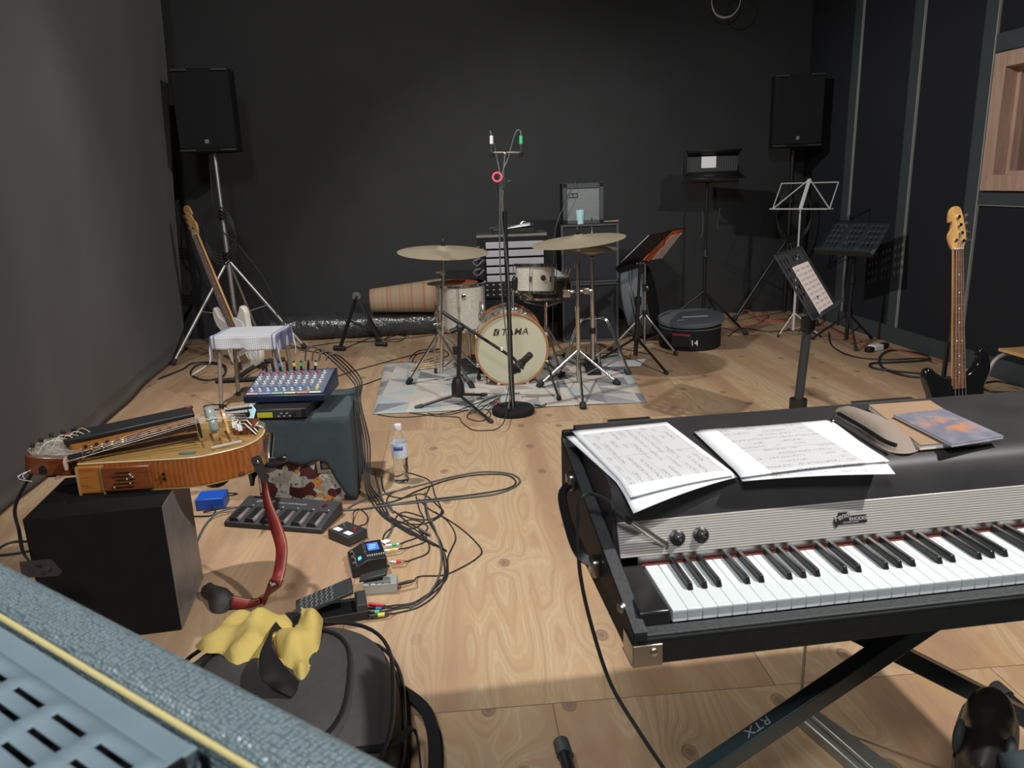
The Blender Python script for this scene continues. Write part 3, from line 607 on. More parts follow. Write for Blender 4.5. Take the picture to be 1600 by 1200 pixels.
# local y could point down in z; keep z up
zup = 1 if AT.to_3x3()[2][2] > 0 else -1
def zz(z): return z * zup
def ab(x0, x1, y0, y1, z0, z1): return ((x0 + x1) / 2, (y0 + y1) / 2, zz((z0 + z1) / 2)), (x1 - x0, y1 - y0, abs(z1 - z0))
m = M().box(*ab(ax0, ax1, 0, .042, .02, ZA)); m.box(*ab(ax0, ax1, .225, .26, .02, ZA)); m.box(*ab(ax0, ax0 + .05, .042, .225, .02, ZA)); m.box(*ab(ax1 - .05, ax1, .042, .225, .02, ZA)); 
ob('recess', M().box(*ab(ax0 + .05, ax1 - .05, .042, .225, .02, ZA - .03)), mt['black'], fa)
ob('cabinet', m, mt['weave'], fa, bev=.012, seg=4)
ob('piping', M().tube([(x, .0465, zz(ZA - .001)) for x in (ax0 + .048, ax1 - .048)], .0022, 10), mt['gold'], fa)
vx0, vx1, vy0, vy1 = .125, .58, .066, .205
xs = [vx0]; 
nxs = 9; nys = 9
cw = (vx1 - vx0 - .012) / nxs; ch = (vy1 - vy0 - .012) / nys
xs = [vx0, vx0 + .012 * .5] ; xs = [vx0]; 
for i in range(nxs): xs += [vx0 + .006 + i * cw + cw * .13, vx0 + .006 + i * cw + cw * .87]
xs.append(vx1); ys = [vy0]
for j in range(nys): ys += [vy0 + .006 + j * ch + ch * .34, vy0 + .006 + j * ch + ch * .68]
ys.append(vy1)
TV = Matrix.Translation(Vector((0, 0, zz(ZA - .006))))
ob('vent_grille', M(TV).holes(xs, ys, lambda i, j: i % 2 == 1 and j % 2 == 1), mt['ampplastic'], fa, solid=.003)
ob('vent_frame', M().box(*ab(vx0 - .006, vx0, .05, .215, ZA - .02, ZA - .003)).box(*ab(vx0 - .006, ax1 - .05, .05, vy0, ZA - .012, ZA - .004)), mt['ampplastic'], fa, bev=.001)
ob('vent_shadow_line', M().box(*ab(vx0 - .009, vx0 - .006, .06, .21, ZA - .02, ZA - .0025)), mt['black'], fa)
for x in (ax0 + .06, ax1 - .06):
    for y in (.03, .22): ob('rubber_foot', M().cyl((x, y, 0), (x, y, zz(.03)), .02), mt['rubber'], fa)
# ---------------------------------------------------------------- cables: each one a thing; points are floor points seen in the picture, or 3-D points
def cable(label, pts, r=.0032, mtl='cable', group=None, k=6, name='cable', z=None):
    P = []
    for i, p in enumerate(pts):
        q = at(p[0], p[1], (p[2] if len(p) > 2 else r)) if not isinstance(p, Vector) else p
        q = q.copy(); q.z = max(q.z, r); P.append(q)
    S = spline(P, k); 
    for p in S: p.z = max(p.z, r)
    T = TR(P[0]); return one(name, label, 'cable', M().tube(S, r, 7), mt[mtl], T, group, world=True, ang=180)
def plug(parent_label, p0, p1, col='nickel', band=None):
    L = (Vector(p1) - Vector(p0)); T = along(p0, p1)
    t = thing('jack_plug', parent_label, 'plug', T)
    ob('barrel', M().lathe([(.0045, 0), (.006, .004), (.006, L.length * .6), (.004, L.length)], 14), mt[col], t)
    if band: ob('tape_band', M().cyl((0, 0, L.length * .45), (0, 0, L.length * .8), .0068, n=14), mt[band], t)
    return t
# ---------------------------------------------------------------- black box with the hurdy-gurdy on it
bo = Vector((-1.082, 2.178, 0)); BX = TR(bo, 10.0)                    # origin: front right corner; x left is negative, y back
m = M(BX).box((-.195, .172, .215), (.39, .344, .43))
bxo = thing('black_box', 'worn black wooden box standing on the floor under the hurdy-gurdy', 'box', BX)
ob('body', M().box((-.195, .172, .215), (.39, .344, .43)), mt['boxdark'], bxo, bev=.004)
ob('side_panel', M().box((.0005, .172, .215), (.003, .336, .422)), mt['boxlit'], bxo)  # thin overlay added to carry the lit tone of the right side
GZ = .43
GT = TR(at(130, 772, GZ), 4.5)
G = thing('hurdy_gurdy', 'amber wooden hurdy-gurdy with crank lying on the black box', 'hurdy-gurdy', GT)
def gl(px, py, z): return GT.inverted() @ at(px, py, GZ + z)
D = .1
ol = [(0, 0), (.14, -.003), (.3, -.006), (.37, .0), (.43, .03), (.49, .075), (.52, .13), (.53, .2), (.515, .28), (.46, .36), (.38, .39), (.28, .375), (.15, .3), (0, .2)]
RM = Matrix.Translation(Vector((-.03, .035, D))) @ Matrix.Rotation(R(22), 4, 'Z') @ Matrix.Rotation(R(-4), 4, 'Y') @ Matrix.Translation(Vector((.045, -.13, -D)))
ols = [tuple(p[:2]) for p in spline([(x, y, 0) for x, y in ol], 4)]
ob('body', M().prism(ols, .004, D), mt['flame'], G, bev=.003)
ob('back_binding', M().prism([(x * 1.004 - .001, y * 1.01 - .001) for x, y in ols], .0, .004), mt['spruce'], G)
sb = ob('soundboard', M().prism([(x * .992 + .002, y * .97 + .004) for x, y in ols], D, D + .004), mt['spruce'], G)
ob('edge_binding', M().tube([(x, y, D + .001) for x, y in ols], .0028, 6, closed=True), mat('pale_binding', (.62, .5, .3), .35), G)
kbk = ob('neck_block', M().box((.035, .004, .048), (.075, .03, .094)), mt['amber'], G, bev=.006)
for x in (-.001, .074): ob('neck_trim', M().box((x, -.008, .048), (.007, .014, .094)), mt['spruce'], kbk)
pl = ob('switch_plate', M().box((.15, -.012, .05), (.15, .018, .08)), mt['redwood'], G, bev=.004)
for j in range(5): ob('slider', M().box((.135 + .006 * (j % 3), -.0225, .024 + .012 * j), (.07 - .006 * j, .003, .0022)), mt['ebony'], pl); 
for j, (x, z) in enumerate(((.165, .062), (.17, .056), (.162, .066), (.152, .05), (.16, .035), (.11, .024))): ob('slider_knob', M().ball((x, -.0235, z), .003, 8), mt['silverprint'], pl)
for z in (.04, .056): ob('socket', M().cyl((.262, -.019, z), (.262, -.014, z), .0055, n=12), mt['black'], G)
# tangent box with its black lid
kx0, kx1, ky0, ky1 = -.045, .335, .13, .225
tb = M(RM); tb.box(((kx0 + kx1) / 2, ky0 + .004, D + .034), (kx1 - kx0, .008, .052)); tb.box(((kx0 + kx1) / 2, ky1 - .004, D + .034), (kx1 - kx0, .008, .052)); tb.box((kx0 + .004, (ky0 + ky1) / 2, D + .034), (.008, ky1 - ky0, .052)); tb.box((kx1 - .004, (ky0 + ky1) / 2, D + .034), (.008, ky1 - ky0, .052)); tb.box(((kx0 + kx1) / 2, (ky0 + ky1) / 2, D + .014), (kx1 - kx0, ky1 - ky0, .008))
tbo = ob('tangent_box', tb, mt['amber'], G, bev=.002)
ob('lid', M(RM).box(((kx0 + kx1) / 2 - .004, (ky0 + ky1) / 2, D + .066), (kx1 - kx0 + .012, ky1 - ky0 + .012, .014)), mt['black'], tbo, bev=.003)
for x, y in ((kx0 + .0, ky1 - .03), (kx1 - .01, ky1 - .02)): ob('lid_catch', M(RM).ball((x, y, D + .074), .014, 12, (1.2, .6, .6)), mat('dark_red_leather', (.12, .012, .02), .5), tbo)
for i in range(22):
    x = kx0 + .03 + i * .0158; ob('key_button', M(RM).box((x, ky0 - .004, D + .028 + (.013 if i % 2 else 0)), (.0095, .009, .0075)), mt['ebony'], tbo, bev=.001)
# melody strings and capo bars in front of the box
for j in range(6):
    y = .04 + j * .016; z0 = D + .03 + j * .003
    ob('string', M(RM).tube([(-.065, .07 + j * .012, D + .02), (.2, y + .02, z0 + .014), (.39, y + .012, D + .062), (.5, .09 + j * .02, D + .02)], .0011 if j < 3 else .0008, 5), mt['silverprint'] if j % 2 else mt['nickel'], G)
for j in range(2):
    br = ob('drone_rail', M(RM).bar((-.05, .075 + j * .026, D + .028), (.33, .065 + j * .026, D + .04), .008, .006), mt['black'], G)
    for k in range(5): ob('drone_peg', M(RM).cyl((-.01 + k * .03, .072 + j * .026, D + .03), (-.01 + k * .03, .066 + j * .026, D + .046), .004, n=8), mt['nickel'], br)
for j in range(4): ob('capo', M(RM).box((.34, .05 + j * .02, D + .03), (.008, .006, .05)), mt['black'], G)
# wheel with its acrylic cover, bridges
wh = ob('wheel', M(RM).lathe([(.056, -.009), (.058, 0), (.056, .009), (.02, .009), (.02, -.009)], 36, TR((.385, .12, D + .012)) @ Matrix.Rotation(R(90), 4, 'Y'), closed=True), mt['hickory'], G)
arc = [(.385, .12 + .068 * math.cos(a), D + .016 + .068 * math.sin(a)) for a in [math.pi * i / 20 for i in range(21)]]
wc = M(RM); v = []
for p in arc: v += [(p[0] - .014, p[1], p[2]), (p[0] + .014, p[1], p[2])]
wc.add(v, [(2 * i, 2 * i + 1, 2 * i + 3, 2 * i + 2) for i in range(20)])
ob('wheel_cover', wc, mat('pale_grey_plastic', (.4, .46, .44), .2, 0, .05, Transmission_Weight=.35), G, solid=.003)
ob('wheel_stop', M().box((.33, .03, D + .007), (.05, .014, .006)), mat('slate_grey_plastic', (.1, .14, .17), .4), G, bev=.001)
ob('bridge', M(RM).prism([(.035, 0), (.05, .02), (.075, .05), (.11, .062), (.15, .055), (.17, .03), (.19, 0), (.16, 0), (.15, .02), (.1, .03), (.06, .01), (.05, 0)], -.004, .004, Matrix(((0, 0, 1, .425), (1, 0, 0, 0), (0, 1, 0, D + .004), (0, 0, 0, 1)))), mt['maple'], G)
for j, (x, y) in enumerate(((.455, .055), (.45, .085), (.455, .115), (.462, .035), (.45, .2), (.455, .225))):
    bp = ob('trompette_bridge', M(RM).box((x, y, D + .012), (.014, .01, .018)).cyl((x, y, D + .02), (x + .004, y, D + .034), .003, n=8), mt['paper'], G, bev=.001)
    ob('tuning_bead', M(RM).ball((x, y, D + .038), .004, 8), mt['nickel'], bp)
for j, (y, w) in enumerate(((.17, .07), (.2, .09), (.23, .08))): ob('tailpiece_bar', M(RM).bar((.44, y, D + .035), (.44 + w, y - .01, D + .03), .01, .006), mt['black' if j % 2 else 'silverprint'], G)
ob('trompette_lever', M().bar((.4, .05, D + .012), (.485, .1, D + .014), .008, .004), mat('pale_lever', (.5, .52, .5), .4), G)
tp = ob('tailpiece', M().prism([(.43, .2), (.5, .2), (.5, .3), (.43, .32)], D + .004, D + .03), mt['redwood'], G, bev=.003)
for k in range(5): ob('string_end', M().tube([(.43, .2 + k * .022, D + .034), (.47, .19 + k * .018, D + .042), (.515, .16 + k * .012, D + .012)], .002, 5), mt['white' if k % 2 else 'black'], tp)
ob('fine_tuner_block', M().box((.42, .34, D + .035), (.07, .03, .02)), mt['blackmat'], G, bev=.004)
for k in range(5): ob('fine_tuner', M().ball((.395 + k * .013, .346, D + .05), .007, 8), mt['black'], G)
# crank
cr = ob('crank', M().tube(spline([(.5, .24, D - .02), (.545, .225, D - .012), (.562, .19, D - .002), (.57, .13, D - .015), (.575, .08, D - .03), (.58, .05, D - .042)], 6), .0105, 10), mt['chrome'], G)
ob('crank_knob', M().lathe([(.0001, 0), (.009, .001), (.01, .01), (.008, .02), (.009, .032), (.014, .045), (.0145, .053), (.009, .06), (.0001, .062)], 20, along((.58, .05, D - .042), (.65, .04, D - .034))), mt['ebony'], cr)
for k in range(4): ob('string_anchor', M().tube([(.5, .25 + k * .015, D + .02), (.522, .245 + k * .013, D + .012), (.53, .24 + k * .012, D - .02)], .003, 6), mt['nickel'], G)
# peg head at the left
hp = [(.0, .06), (-.06, .045), (-.14, .055), (-.155, .08), (-.12, .14), (-.05, .165), (.0, .17)]
HM = TR((-.02, .03, .02), 0, 0, 18)
HM = TR((.015, -.02, .085), 20, 16, 10)
hd = ob('peg_head', M(HM).prism([tuple(p[:2]) for p in spline([(x, y, 0) for x, y in hp], 3, True)], -.05, .02), mt['redwood'], G, bev=.005)
ob('peg_head_top', M(HM).prism([(x * .97 - .002, y * .96 + .004) for x, y in hp], .02, .028), mat('antique_silver_fretwork', (.35, .32, .27), .4, .4, .6, 90), hd)
for k, (x, y) in enumerate(((-.135, .07), (-.115, .1), (-.09, .13), (-.06, .15), (-.03, .17))):
    pg = ob('tuning_peg', M(HM).cyl((x, y, .025), (x, y, .045), .004, n=10), mt['nickel'], hd)
    ob('peg_button', M(HM).box((x, y, .051), (.014, .01, .012)), mt['ebony'], hd, bev=.002)
for k in range(6):
    x = -.12 + k * .018; ob('string_coil', M(HM).tube(spline([(x, .06 + k * .015, .028), (x + .02, .07 + k * .015, .06 + .004 * (k % 3)), (x + .055, .09 + k * .008, .058), (x + .075, .1 + k * .006, .03)], 5), .0011, 5), mt['gold' if k % 2 else 'paper'], hd)
ob('nut', M(RM).box((-.06, .1, D + .012), (.01, .09, .03)), mt['pine'], G, bev=.002)
cl = ob('clip_tuner', M(TR((-.02, -.03, 0))).box((-.085, .03, D - .005), (.022, .02, .03)).box((-.07, .04, D - .03), (.03, .008, .02)), mt['black'], G, bev=.003)
for k in range(3): ob('string_tail', M(TR((-.03, -.03, 0))).tube(spline([(-.06 - .02 * k, .05, D), (-.11 - .02 * k, .02, D - .006 - .01 * k), (-.14 + .02 * k, .0, D - .016 - .01 * k)], 4), .0009, 5), mt['paper'], hd)
# red strap hanging from the tail to the floor
LP = GT @ Vector((.5, .06, .055))
sp0 = GT @ Vector((.515, .09, .03))
y0 = sp0.y
def zat(px, py, y): return aty(px, py, y)
S = [zat(405, 722, y0 - .02), zat(413, 755, y0), zat(418, 785, y0 - .02), zat(430, 820, y0 - .06), zat(440, 855, y0 - .12), zat(437, 890, y0 - .17), zat(430, 912, y0 - .2), at(415, 935, .02), at(395, 945, .008), at(362, 940, .03)]
strap = thing('instrument_strap', 'red leather strap hanging from the hurdy-gurdy down to the floor', 'strap', TR(S[0]))
band = S; SS = spline(S, 6); wv = M(); v = []
for i, p in enumerate(SS):
    t = (SS[min(i + 1, len(SS) - 1)] - SS[max(i - 1, 0)]).normalized(); k = i / (len(SS) - 1)
    side = Vector((.95, -.3, .1)).lerp(Vector((.35, .3, .9)), min(1, max(0, (k - .62) * 4))); side = (side - t * side.dot(t)).normalized(); w = .006 + .015 * min(1, k * 3)
    v += [p - side * w, p + side * w]
wv.add(v, [(2 * i, 2 * i + 1, 2 * i + 3, 2 * i + 2) for i in range(len(SS) - 1)])
for i in range(0): pass
bd = ob('band', wv, mt['leather'], strap, world=True, solid=.004, ang=180)
ob('stitching', M().tube([p + Vector((0, 0, 0)) + (v[2 * i + 1] - p) * .8 + Vector((-.001, -.003, .0005)) for i, p in enumerate(SS)], .0008, 4), mt['gold'], bd, world=True)
ob('strap_tab', M(frame(zat(401, 720, y0 - .062), (.28, 0, -1), (1, .25, 0))).prism([tuple(p[:2]) for p in spline([(-.012, -.014, 0), (-.016, 0, 0), (-.012, .014, 0), (.02, .016, 0), (.075, .008, 0), (.075, -.008, 0), (.02, -.016, 0)], 4, True)], -.002, .002), mt['darkleather'], strap, world=True)
ob('strap_pin', M().ball(zat(403, 722, y0 - .068), .006, 10), mt['chrome'], strap, world=True)
bk_ = S[6]; ob('buckle', M(along(S[6], S[7])).box((0, 0, 0), (.045, .008, .006)).box((.02, 0, -.012), (.005, .008, .03)).box((-.02, 0, -.012), (.005, .008, .03)), mt['black'], strap, world=True)
e0 = at(350, 935, .03); ob('strap_end', M().pillow(spline([at(316, 917, .03), at(325, 914, .035), at(337, 921, .035), at(362, 926, .03), at(367, 941, .02), at(350, 957, .004), at(330, 956, .004), at(324, 938, .015), at(314, 930, .02)], 4, True), .03, .028, 5), mt['darkleather'], strap, world=True, ang=180)
# black lead and leather strap end at the left of the box
L0 = GT @ (HM @ Vector((-.13, .06, -.03)))
lead = thing('shoulder_strap', 'black strap hanging from the peg head beside the black box', 'strap', TR(L0))
ll = [L0, zat(24, 790, L0.y - .0), zat(30, 830, L0.y - .06), zat(36, 862, 1.98), zat(50, 880, 1.94), zat(66, 885, 1.93)]
ob('webbing', M().tube(spline(ll, 6), .004, 4, flat=.009), mt['blackmat'], lead, world=True)
ob('leather_tab', M().prism([(-.055, -.018), (.04, -.022), (.05, -.012), (.03, .024), (.02, .028), (-.055, .028)], -.0015, .0015, frame(zat(66, 890, 1.93), (1, .1, .02), (0, .1, 1))), mt['darkleather'], lead, world=True)
ob('rivet', M().lathe([(.0025, 0), (.006, 0), (.006, .003), (.0025, .003)], 14, frame(zat(75, 888, 1.922), (1, 0, 0), (0, .1, 1)), closed=True), mt['chrome'], lead, world=True)
cable('two black cables lying between the curtain and the black box', [(-30, 880), (10, 850), (45, 846), (70, 850), (40, 862), (0, 868)], .005)
# ---------------------------------------------------------------- cloth covered case with mixer and rack unit
CO = at(380, 783); 
CW, CD_, CH = .39, .42, .4
CT = TR((-1.125, 3.15, 0), 6)
fc = thing('flight_case', 'sticker covered case standing on the floor under the grey cloth', 'case', CT)
ob('body', M().box((.2, .21, .192), (.4, .42, .384)), mt['collage'], fc, bev=.004)
h = ob('handle_dish', M().box((.3, -.002, .17), (.09, .008, .075)), mt['nickel'], fc, bev=.012)
ob('recess', M().box((.3, -.0065, .175), (.055, .004, .045)), mt['black'], h); ob('grip', M().box((.3, -.01, .172), (.04, .008, .028)), mat('brown_grip', (.1, .07, .05), .5), h, bev=.003)
# the cloth: top and four hanging sides with a folded corner
def clothf():
    m = M(CT); x0, x1, y0, y1, zt = -.03, .415, -.015, .45, .397
    n = 40; ring = []
    P = [(x0, y0), (x1, y0), (x1, y1), (x0, y1)]
    per = []
    for i in range(4):
        a, b = P[i], P[(i + 1) % 4]
        for j in range(16): t = j / 16; per.append((a[0] + (b[0] - a[0]) * t, a[1] + (b[1] - a[1]) * t))
    v = []; rows = 14
    cx, cy = (x0 + x1) / 2, (y0 + y1) / 2
    for r in range(rows):
        for k, (x, y) in enumerate(per):
            c = k / 16
            if r < 4:
                t = (.15, .5, .9, .985)[r]; v.append((cx + (x - cx) * t, cy + (y - cy) * t, zt + .003 * noise.noise(Vector((x * 6 * t, y * 6 * t, 1))) - (.003 if r == 3 else 0)))
            else:
                d = (r - 4) / (rows - 5)
                L = .2 if c < .74 else (.2 + (.4 - .2) * min(1, (c - .74) / .2) if c < 1.0 else (.4 if c < 2 else .3))
                out = 1 + .02 * d + .012 * math.sin(k * 1.9) * d; zz_ = zt - .006 - L * d + .01 * math.sin(k * 1.3) * d * d
                v.append((cx + (x - cx) * out, cy + (y - cy) * out, max(.006, zz_)))
    n = len(per); f = []
    for r in range(rows - 1):
        for k in range(n): f.append((r * n + k, r * n + (k + 1) % n, (r + 1) * n + (k + 1) % n, (r + 1) * n + k))
    f.append(tuple(range(n - 1, -1, -1)))
    return m.add(v, [q[::-1] for q in f])
one('table_cloth', 'dark teal grey cloth draped over the sticker covered case', 'cloth', clothf(), mt['tablecloth'], CT, world=True, solid=.004, ang=180)
RTk = frame(at(389, 656, .402), at(474, 653, .402) - at(389, 656, .402), (-.03, 1, 0))
rk = thing('rack_unit', 'black rack unit with an olive display under the mixer', 'rack unit', RTk)
ob('chassis', M().box((.125, .1, .022), (.25, .2, .042)), mt['black'], rk, bev=.003)
ob('face', M().box((.115, -.002, .022), (.225, .004, .036)), mt['pedalgrey'], rk, bev=.001)
ob('display', M().box((.072, -.005, .02), (.065, .003, .022)), mt['vfd'], rk)
for k in range(5): ob('button', M().box((.13 + k * .012, -.005, .013 + .012 * (k % 2)), (.009, .003, .004)), mt['silverprint'], rk)
ob('knob', M().cyl((.2, -.004, .022), (.2, -.012, .022), .007), mt['blackmat'], rk); ob('screw', M().ball((.012, -.004, .03), .003, 8), mt['nickel'], rk)
a0 = at(381, 631, .448); a1 = at(508, 627, .448); a0.z = a1.z = .484; MX = frame(a0, a1 - a0, (-.02, 1, 0)); 
mw = (a1 - a0).length
mx = thing('mixing_desk', 'small blue mixing desk full of coloured knobs on the cloth covered case', 'mixer', MX)
mdp = .27; sl = math.atan2(.055, mdp)
side = [(0, -.035), (mdp, -.035), (mdp, .05), (0, -.004)]
ob('chassis', M(Matrix(((0, 0, 1, 0), (1, 0, 0, 0), (0, 1, 0, 0), (0, 0, 0, 1)))).prism(side, 0, mw), mt['navy'], mx, bev=.004)
MF = frame((0, 0, -.002), (1, 0, 0), (0, mdp, .054))
fcx = ob('faceplate', M(MF).box((mw / 2, .135, .001), (mw * .95, .25, .002)), mt['mixface'], mx)
for k, c in enumerate(('pinkpaper', 'bluetape', 'green', 'yellow', 'red', 'white')): ob('label_strip', M(MF).box((mw * (.1 + .155 * k), .016, .0024), (mw * .14, .012, .001)), mat('tape_%s' % c, {'pinkpaper': (.6, .35, .35), 'bluetape': (.25, .3, .5), 'green': (.2, .5, .35), 'yellow': (.6, .6, .3), 'red': (.6, .25, .25), 'white': (.6, .65, .6)}[c], .6), fcx)
kn = {}
kcol = ['white', 'bluetape', 'knobgrey', 'white', 'knobgrey', 'white', 'knobgrey', 'red']
for i in range(9):
    for j in range(8):
        c = kcol[j] if i < 8 else ('knobgrey', 'white')[j % 2]
        if j == 0 and i > 6: c = 'yellow'
        T = MF @ TR((mw * (.08 + .1 * i), .04 + .024 * j, .002))
        if c not in kn: kn[c] = ob('knob', M().lathe([(.0068, 0), (.0068, .004), (.005, .006), (.0046, .014), (.0001, .0145)], 8), mt[c], fcx); kn[c].matrix_local = T
        else: dup(kn[c], fcx, T)
for i in range(9): ob('jack_socket', M(MF).cyl((mw * (.1 + .09 * i), .24, .001), (mw * (.1 + .09 * i), .24, .004), .006, n=10), mt['nickel'], fcx)
for i in range(8):
    p = MX @ (MF @ Vector((mw * (.1 + .09 * i), .245, .004))); plug('jack plug in the back row of the mixer, %s from the left' % ('first', 'second', 'third', 'fourth', 'fifth', 'sixth', 'seventh', 'eighth')[i], p, p + Vector((.002 * (i - 4), .004, .045)), 'black', (None, None, 'bluetape', None, 'yellow', 'green', None, 'white')[i])['group'] = 'plugs in the mixer'
one('crumpled_cloth', 'small pale aqua cloth crumpled beside the rack unit', 'cloth', M().pillow([at(375, 668, .425), at(362, 676, .43), at(380, 650, .435), at(392, 630, .46), at(400, 640, .45), at(395, 660, .425)], .02, .03, 8), mt['aqua'], TR(at(390, 655, .425)), world=True, ang=180)
top = lambda px, py, z=.43: at(px, py, z)
for i in range(4):
    dx = i * .008
    p0 = MX @ (MF @ Vector((mw * (.62 + .09 * i), .245, .05)))
    pts = [p0, p0 + Vector((.01, .02, .05 - .01 * i)), p0 + Vector((.06, .03, .045 - .012 * i)), Vector((-.745 + dx, 3.5 + .02 * i, .46)), Vector((-.715 + dx, 3.36, .4)), Vector((-.69 + dx * 1.5, 3.3, .22)), Vector((-.675 + dx, 3.22, .06)), Vector((-.64 + dx * 2, 3.15, .006)), Vector((-.57 + dx, 3.0, .006)), Vector((-.5 - .02 * i, 2.9 + .03 * i, .008)), Vector((-.42 + .05 * i, 2.8 - .05 * i, .006))]
    cable('%s of the four black cables hanging from the mixer over the cloth edge' % ('leftmost', 'second from left', 'third from left', 'rightmost')[i], pts, .0036, 'cable', 'cables hanging from the mixer')
# coil and blue box in the gap beside the case
one('cable_coil', 'black cable coiled up on the floor behind the black box', 'cable', M().tube([Vector((-1.37 + .0 + .07 * math.cos(t * .35), 3.3 + .02 * math.sin(t * .35), .1 + .06 * math.sin(t * .35) + .0006 * t)) for t in range(90)], .007, 6), mt['cable'], TR((-1.37, 3.3, .04)), world=True, ang=180)
B0 = at(343, 797); bb = thing('blue_box', 'small bright blue plastic box on the floor beside the black box', 'box', TR((B0.x - .05, B0.y + .06, 0), 8))
ob('body', M().box((0, 0, .025), (.12, .11, .05)), mt['blue'], bb, bev=.004); ob('cord', M().tube(spline([(.01, -.05, .02), (.03, -.09, .01), (.02, -.13, .005), (-.06, -.12, .005)], 5), .003, 6), mt['cable'], bb)
# ---------------------------------------------------------------- pedals on the floor
g0, g1 = at(350, 823), at(503, 835); gd = (g1 - g0).normalized(); GF = frame((g0.x, g0.y, 0), gd, (-gd.y, gd.x, 0)); gw = (g1 - g0).length
gf = thing('foot_controller', 'long black foot controller with six pedals on the floor under the red strap', 'pedal', GF)
gdp = .2
ob('body', M(Matrix(((0, 0, 1, 0), (1, 0, 0, 0), (0, 1, 0, 0), (0, 0, 0, 1)))).prism([(0, 0), (gdp, 0), (gdp, .058), (.02, .026), (0, .02)], 0, gw), mt['pedalgrey'], gf, bev=.005)
sl2 = math.degrees(math.atan2(.032, gdp - .02))
GFm = frame((0, .02, .0265), (1, 0, 0), (0, gdp - .02, .032))
for k in range(6):
    u = gw * (.045 + k * .158)
    pd = ob('pedal', M(GFm).add([(u, -.012, -.002), (u + .05, -.012, -.002), (u, .1, 0), (u + .05, .1, 0), (u + .004, -.004, .013), (u + .036, -.004, .013), (u + .004, .08, .009), (u + .036, .08, .009)], [(0, 2, 3, 1), (4, 5, 7, 6), (0, 1, 5, 4), (2, 6, 7, 3), (0, 4, 6, 2), (1, 3, 7, 5)]), mt['black'], gf, bev=.0015)
    ob('pedal_side', M(GFm).add([(u + .0375, -.004, .0125), (u + .0498, -.01, .0005), (u + .0498, .085, .0015), (u + .0375, .078, .0092)], [(0, 1, 2, 3)]), mat('pale_pedal_side', (.2, .17, .17), .5), pd, solid=.0006)  # right slope of each pedal in a paler colour
    ob('indicator', M(GFm).box((u + .046, .108, .001), (.007, .006, .002)), mt['silverprint'], gf)
text('GFC-50', .026, mt['silverprint'], gf, GFm @ TR((gw * .14, .133, .0008)), .0003, .25, font_w=1.4); text('FOOT CONTROLLER', .014, mt['silverprint'], gf, GFm @ TR((gw * .38, .133, .0008)), .0003, .1, font_w=1.2)
ob('digit_display', M(GFm).box((gw * .86, .14, .001), (.018, .022, .002)), mat('dark_red_display', (.09, .005, .015), .2), gf)
for k, c in enumerate(('white', 'green', 'yellow')): p = GF @ Vector((gw * (.52 + .1 * k + (.08 if k else 0)), gdp + .002, .034)); plug('%s taped plug at the back of the foot controller' % c, p, p + Vector((0, .035, .004)), 'black', c)
p0, p1, p2 = at(513, 842), at(540, 853), at(559, 838); dd = (p1 - p0).normalized(); SB = frame((p0.x, p0.y, 0), dd, (-dd.y, dd.x, 0)); sw, sd = (p1 - p0).length + .02, (p2 - p1).length + .01
sbx = thing('switch_pedal', 'small dark switch box with two red buttons on the floor by the foot controller', 'pedal', SB)
ob('body', M().box((sw / 2, sd / 2, .02), (sw, sd, .04)), mt['pedalgrey'], sbx, bev=.003)
for x in (.25, .75):
    ob('foot_switch', M().cyl((sw * x, sd * .62, .04), (sw * x, sd * .62, .047), .006).cyl((sw * x, sd * .62, .047), (sw * x, sd * .62, .052), .0042), mt['red' if x > .5 else 'nickel'], sbx); ob('label', M().box((sw * x, sd * .28, .0405), (sw * .3, sd * .24, .001)), mt['paper'], sbx)
p0, p1, p2 = at(551, 904), at(606, 894), at(535, 862, 0); dd = (p1 - p0).normalized(); LPm = frame((p0.x, p0.y, 0), dd, (-dd.y, dd.x, 0)); lw_ = (p1 - p0).length; ld_ = .155
lpd = thing('looper_pedal', 'black pedal with a lit blue screen on the floor among the cables', 'pedal', LPm)
sideP = [(0, 0), (lw_, 0), (lw_, .06), (lw_ * .45, .06), (0, .03)]
ob('body', M(Matrix(((1, 0, 0, 0), (0, 0, -1, ld_), (0, 1, 0, 0), (0, 0, 0, 1)))).prism(sideP, 0, ld_), mt['black'], lpd, bev=.003)
scr = ob('screen_bezel', M().box((lw_ * .72, ld_ * .64, .0607), (lw_ * .42, ld_ * .5, .002)), mt['ebony'], lpd); ob('screen', M().box((lw_ * .72, ld_ * .64, .0622), (lw_ * .32, ld_ * .38, .001)), mt['lcd'], scr)
for k in range(3): ob('screen_line', M().box((lw_ * (.68 + .02 * k), ld_ * (.55 + .09 * k), .0629), (lw_ * .2, .004, .0004)), mt['lcdtext'], scr)
for k in range(8): ob('button', M().box((lw_ * (.5 + .065 * k), ld_ * .2, .062), (.005, .009, .003)), mt['silverprint'], lpd)
for k in range(4): ob('knob', M().cyl((lw_ * .47, ld_ * (.4 + .15 * k), .06), (lw_ * .47, ld_ * (.4 + .15 * k), .07), .005, n=10), mt['nickel'], lpd)
LS = frame((0, 0, .0305), (lw_ * .45, 0, .03), (0, 1, 0))
for k in range(3): ob('foot_switch', M(LS).cyl((.02, ld_ * (.18 + .3 * k), 0), (.02, ld_ * (.18 + .3 * k), .01), .0065).cyl((.02, ld_ * (.18 + .3 * k), .01), (.02, ld_ * (.18 + .3 * k), .014), .0045), mt['chrome'], lpd)
ob('status_light', M(LS).box((.04, ld_ * .3, .001), (.012, .02, .002)), mt['cyanled'], lpd)
p0, p1 = at(568, 930), at(621, 926); dd = (p1 - p0).normalized(); VP = frame((p0.x, p0.y, 0), dd, (-dd.y, dd.x, 0)); L_ = (p1 - p0).length
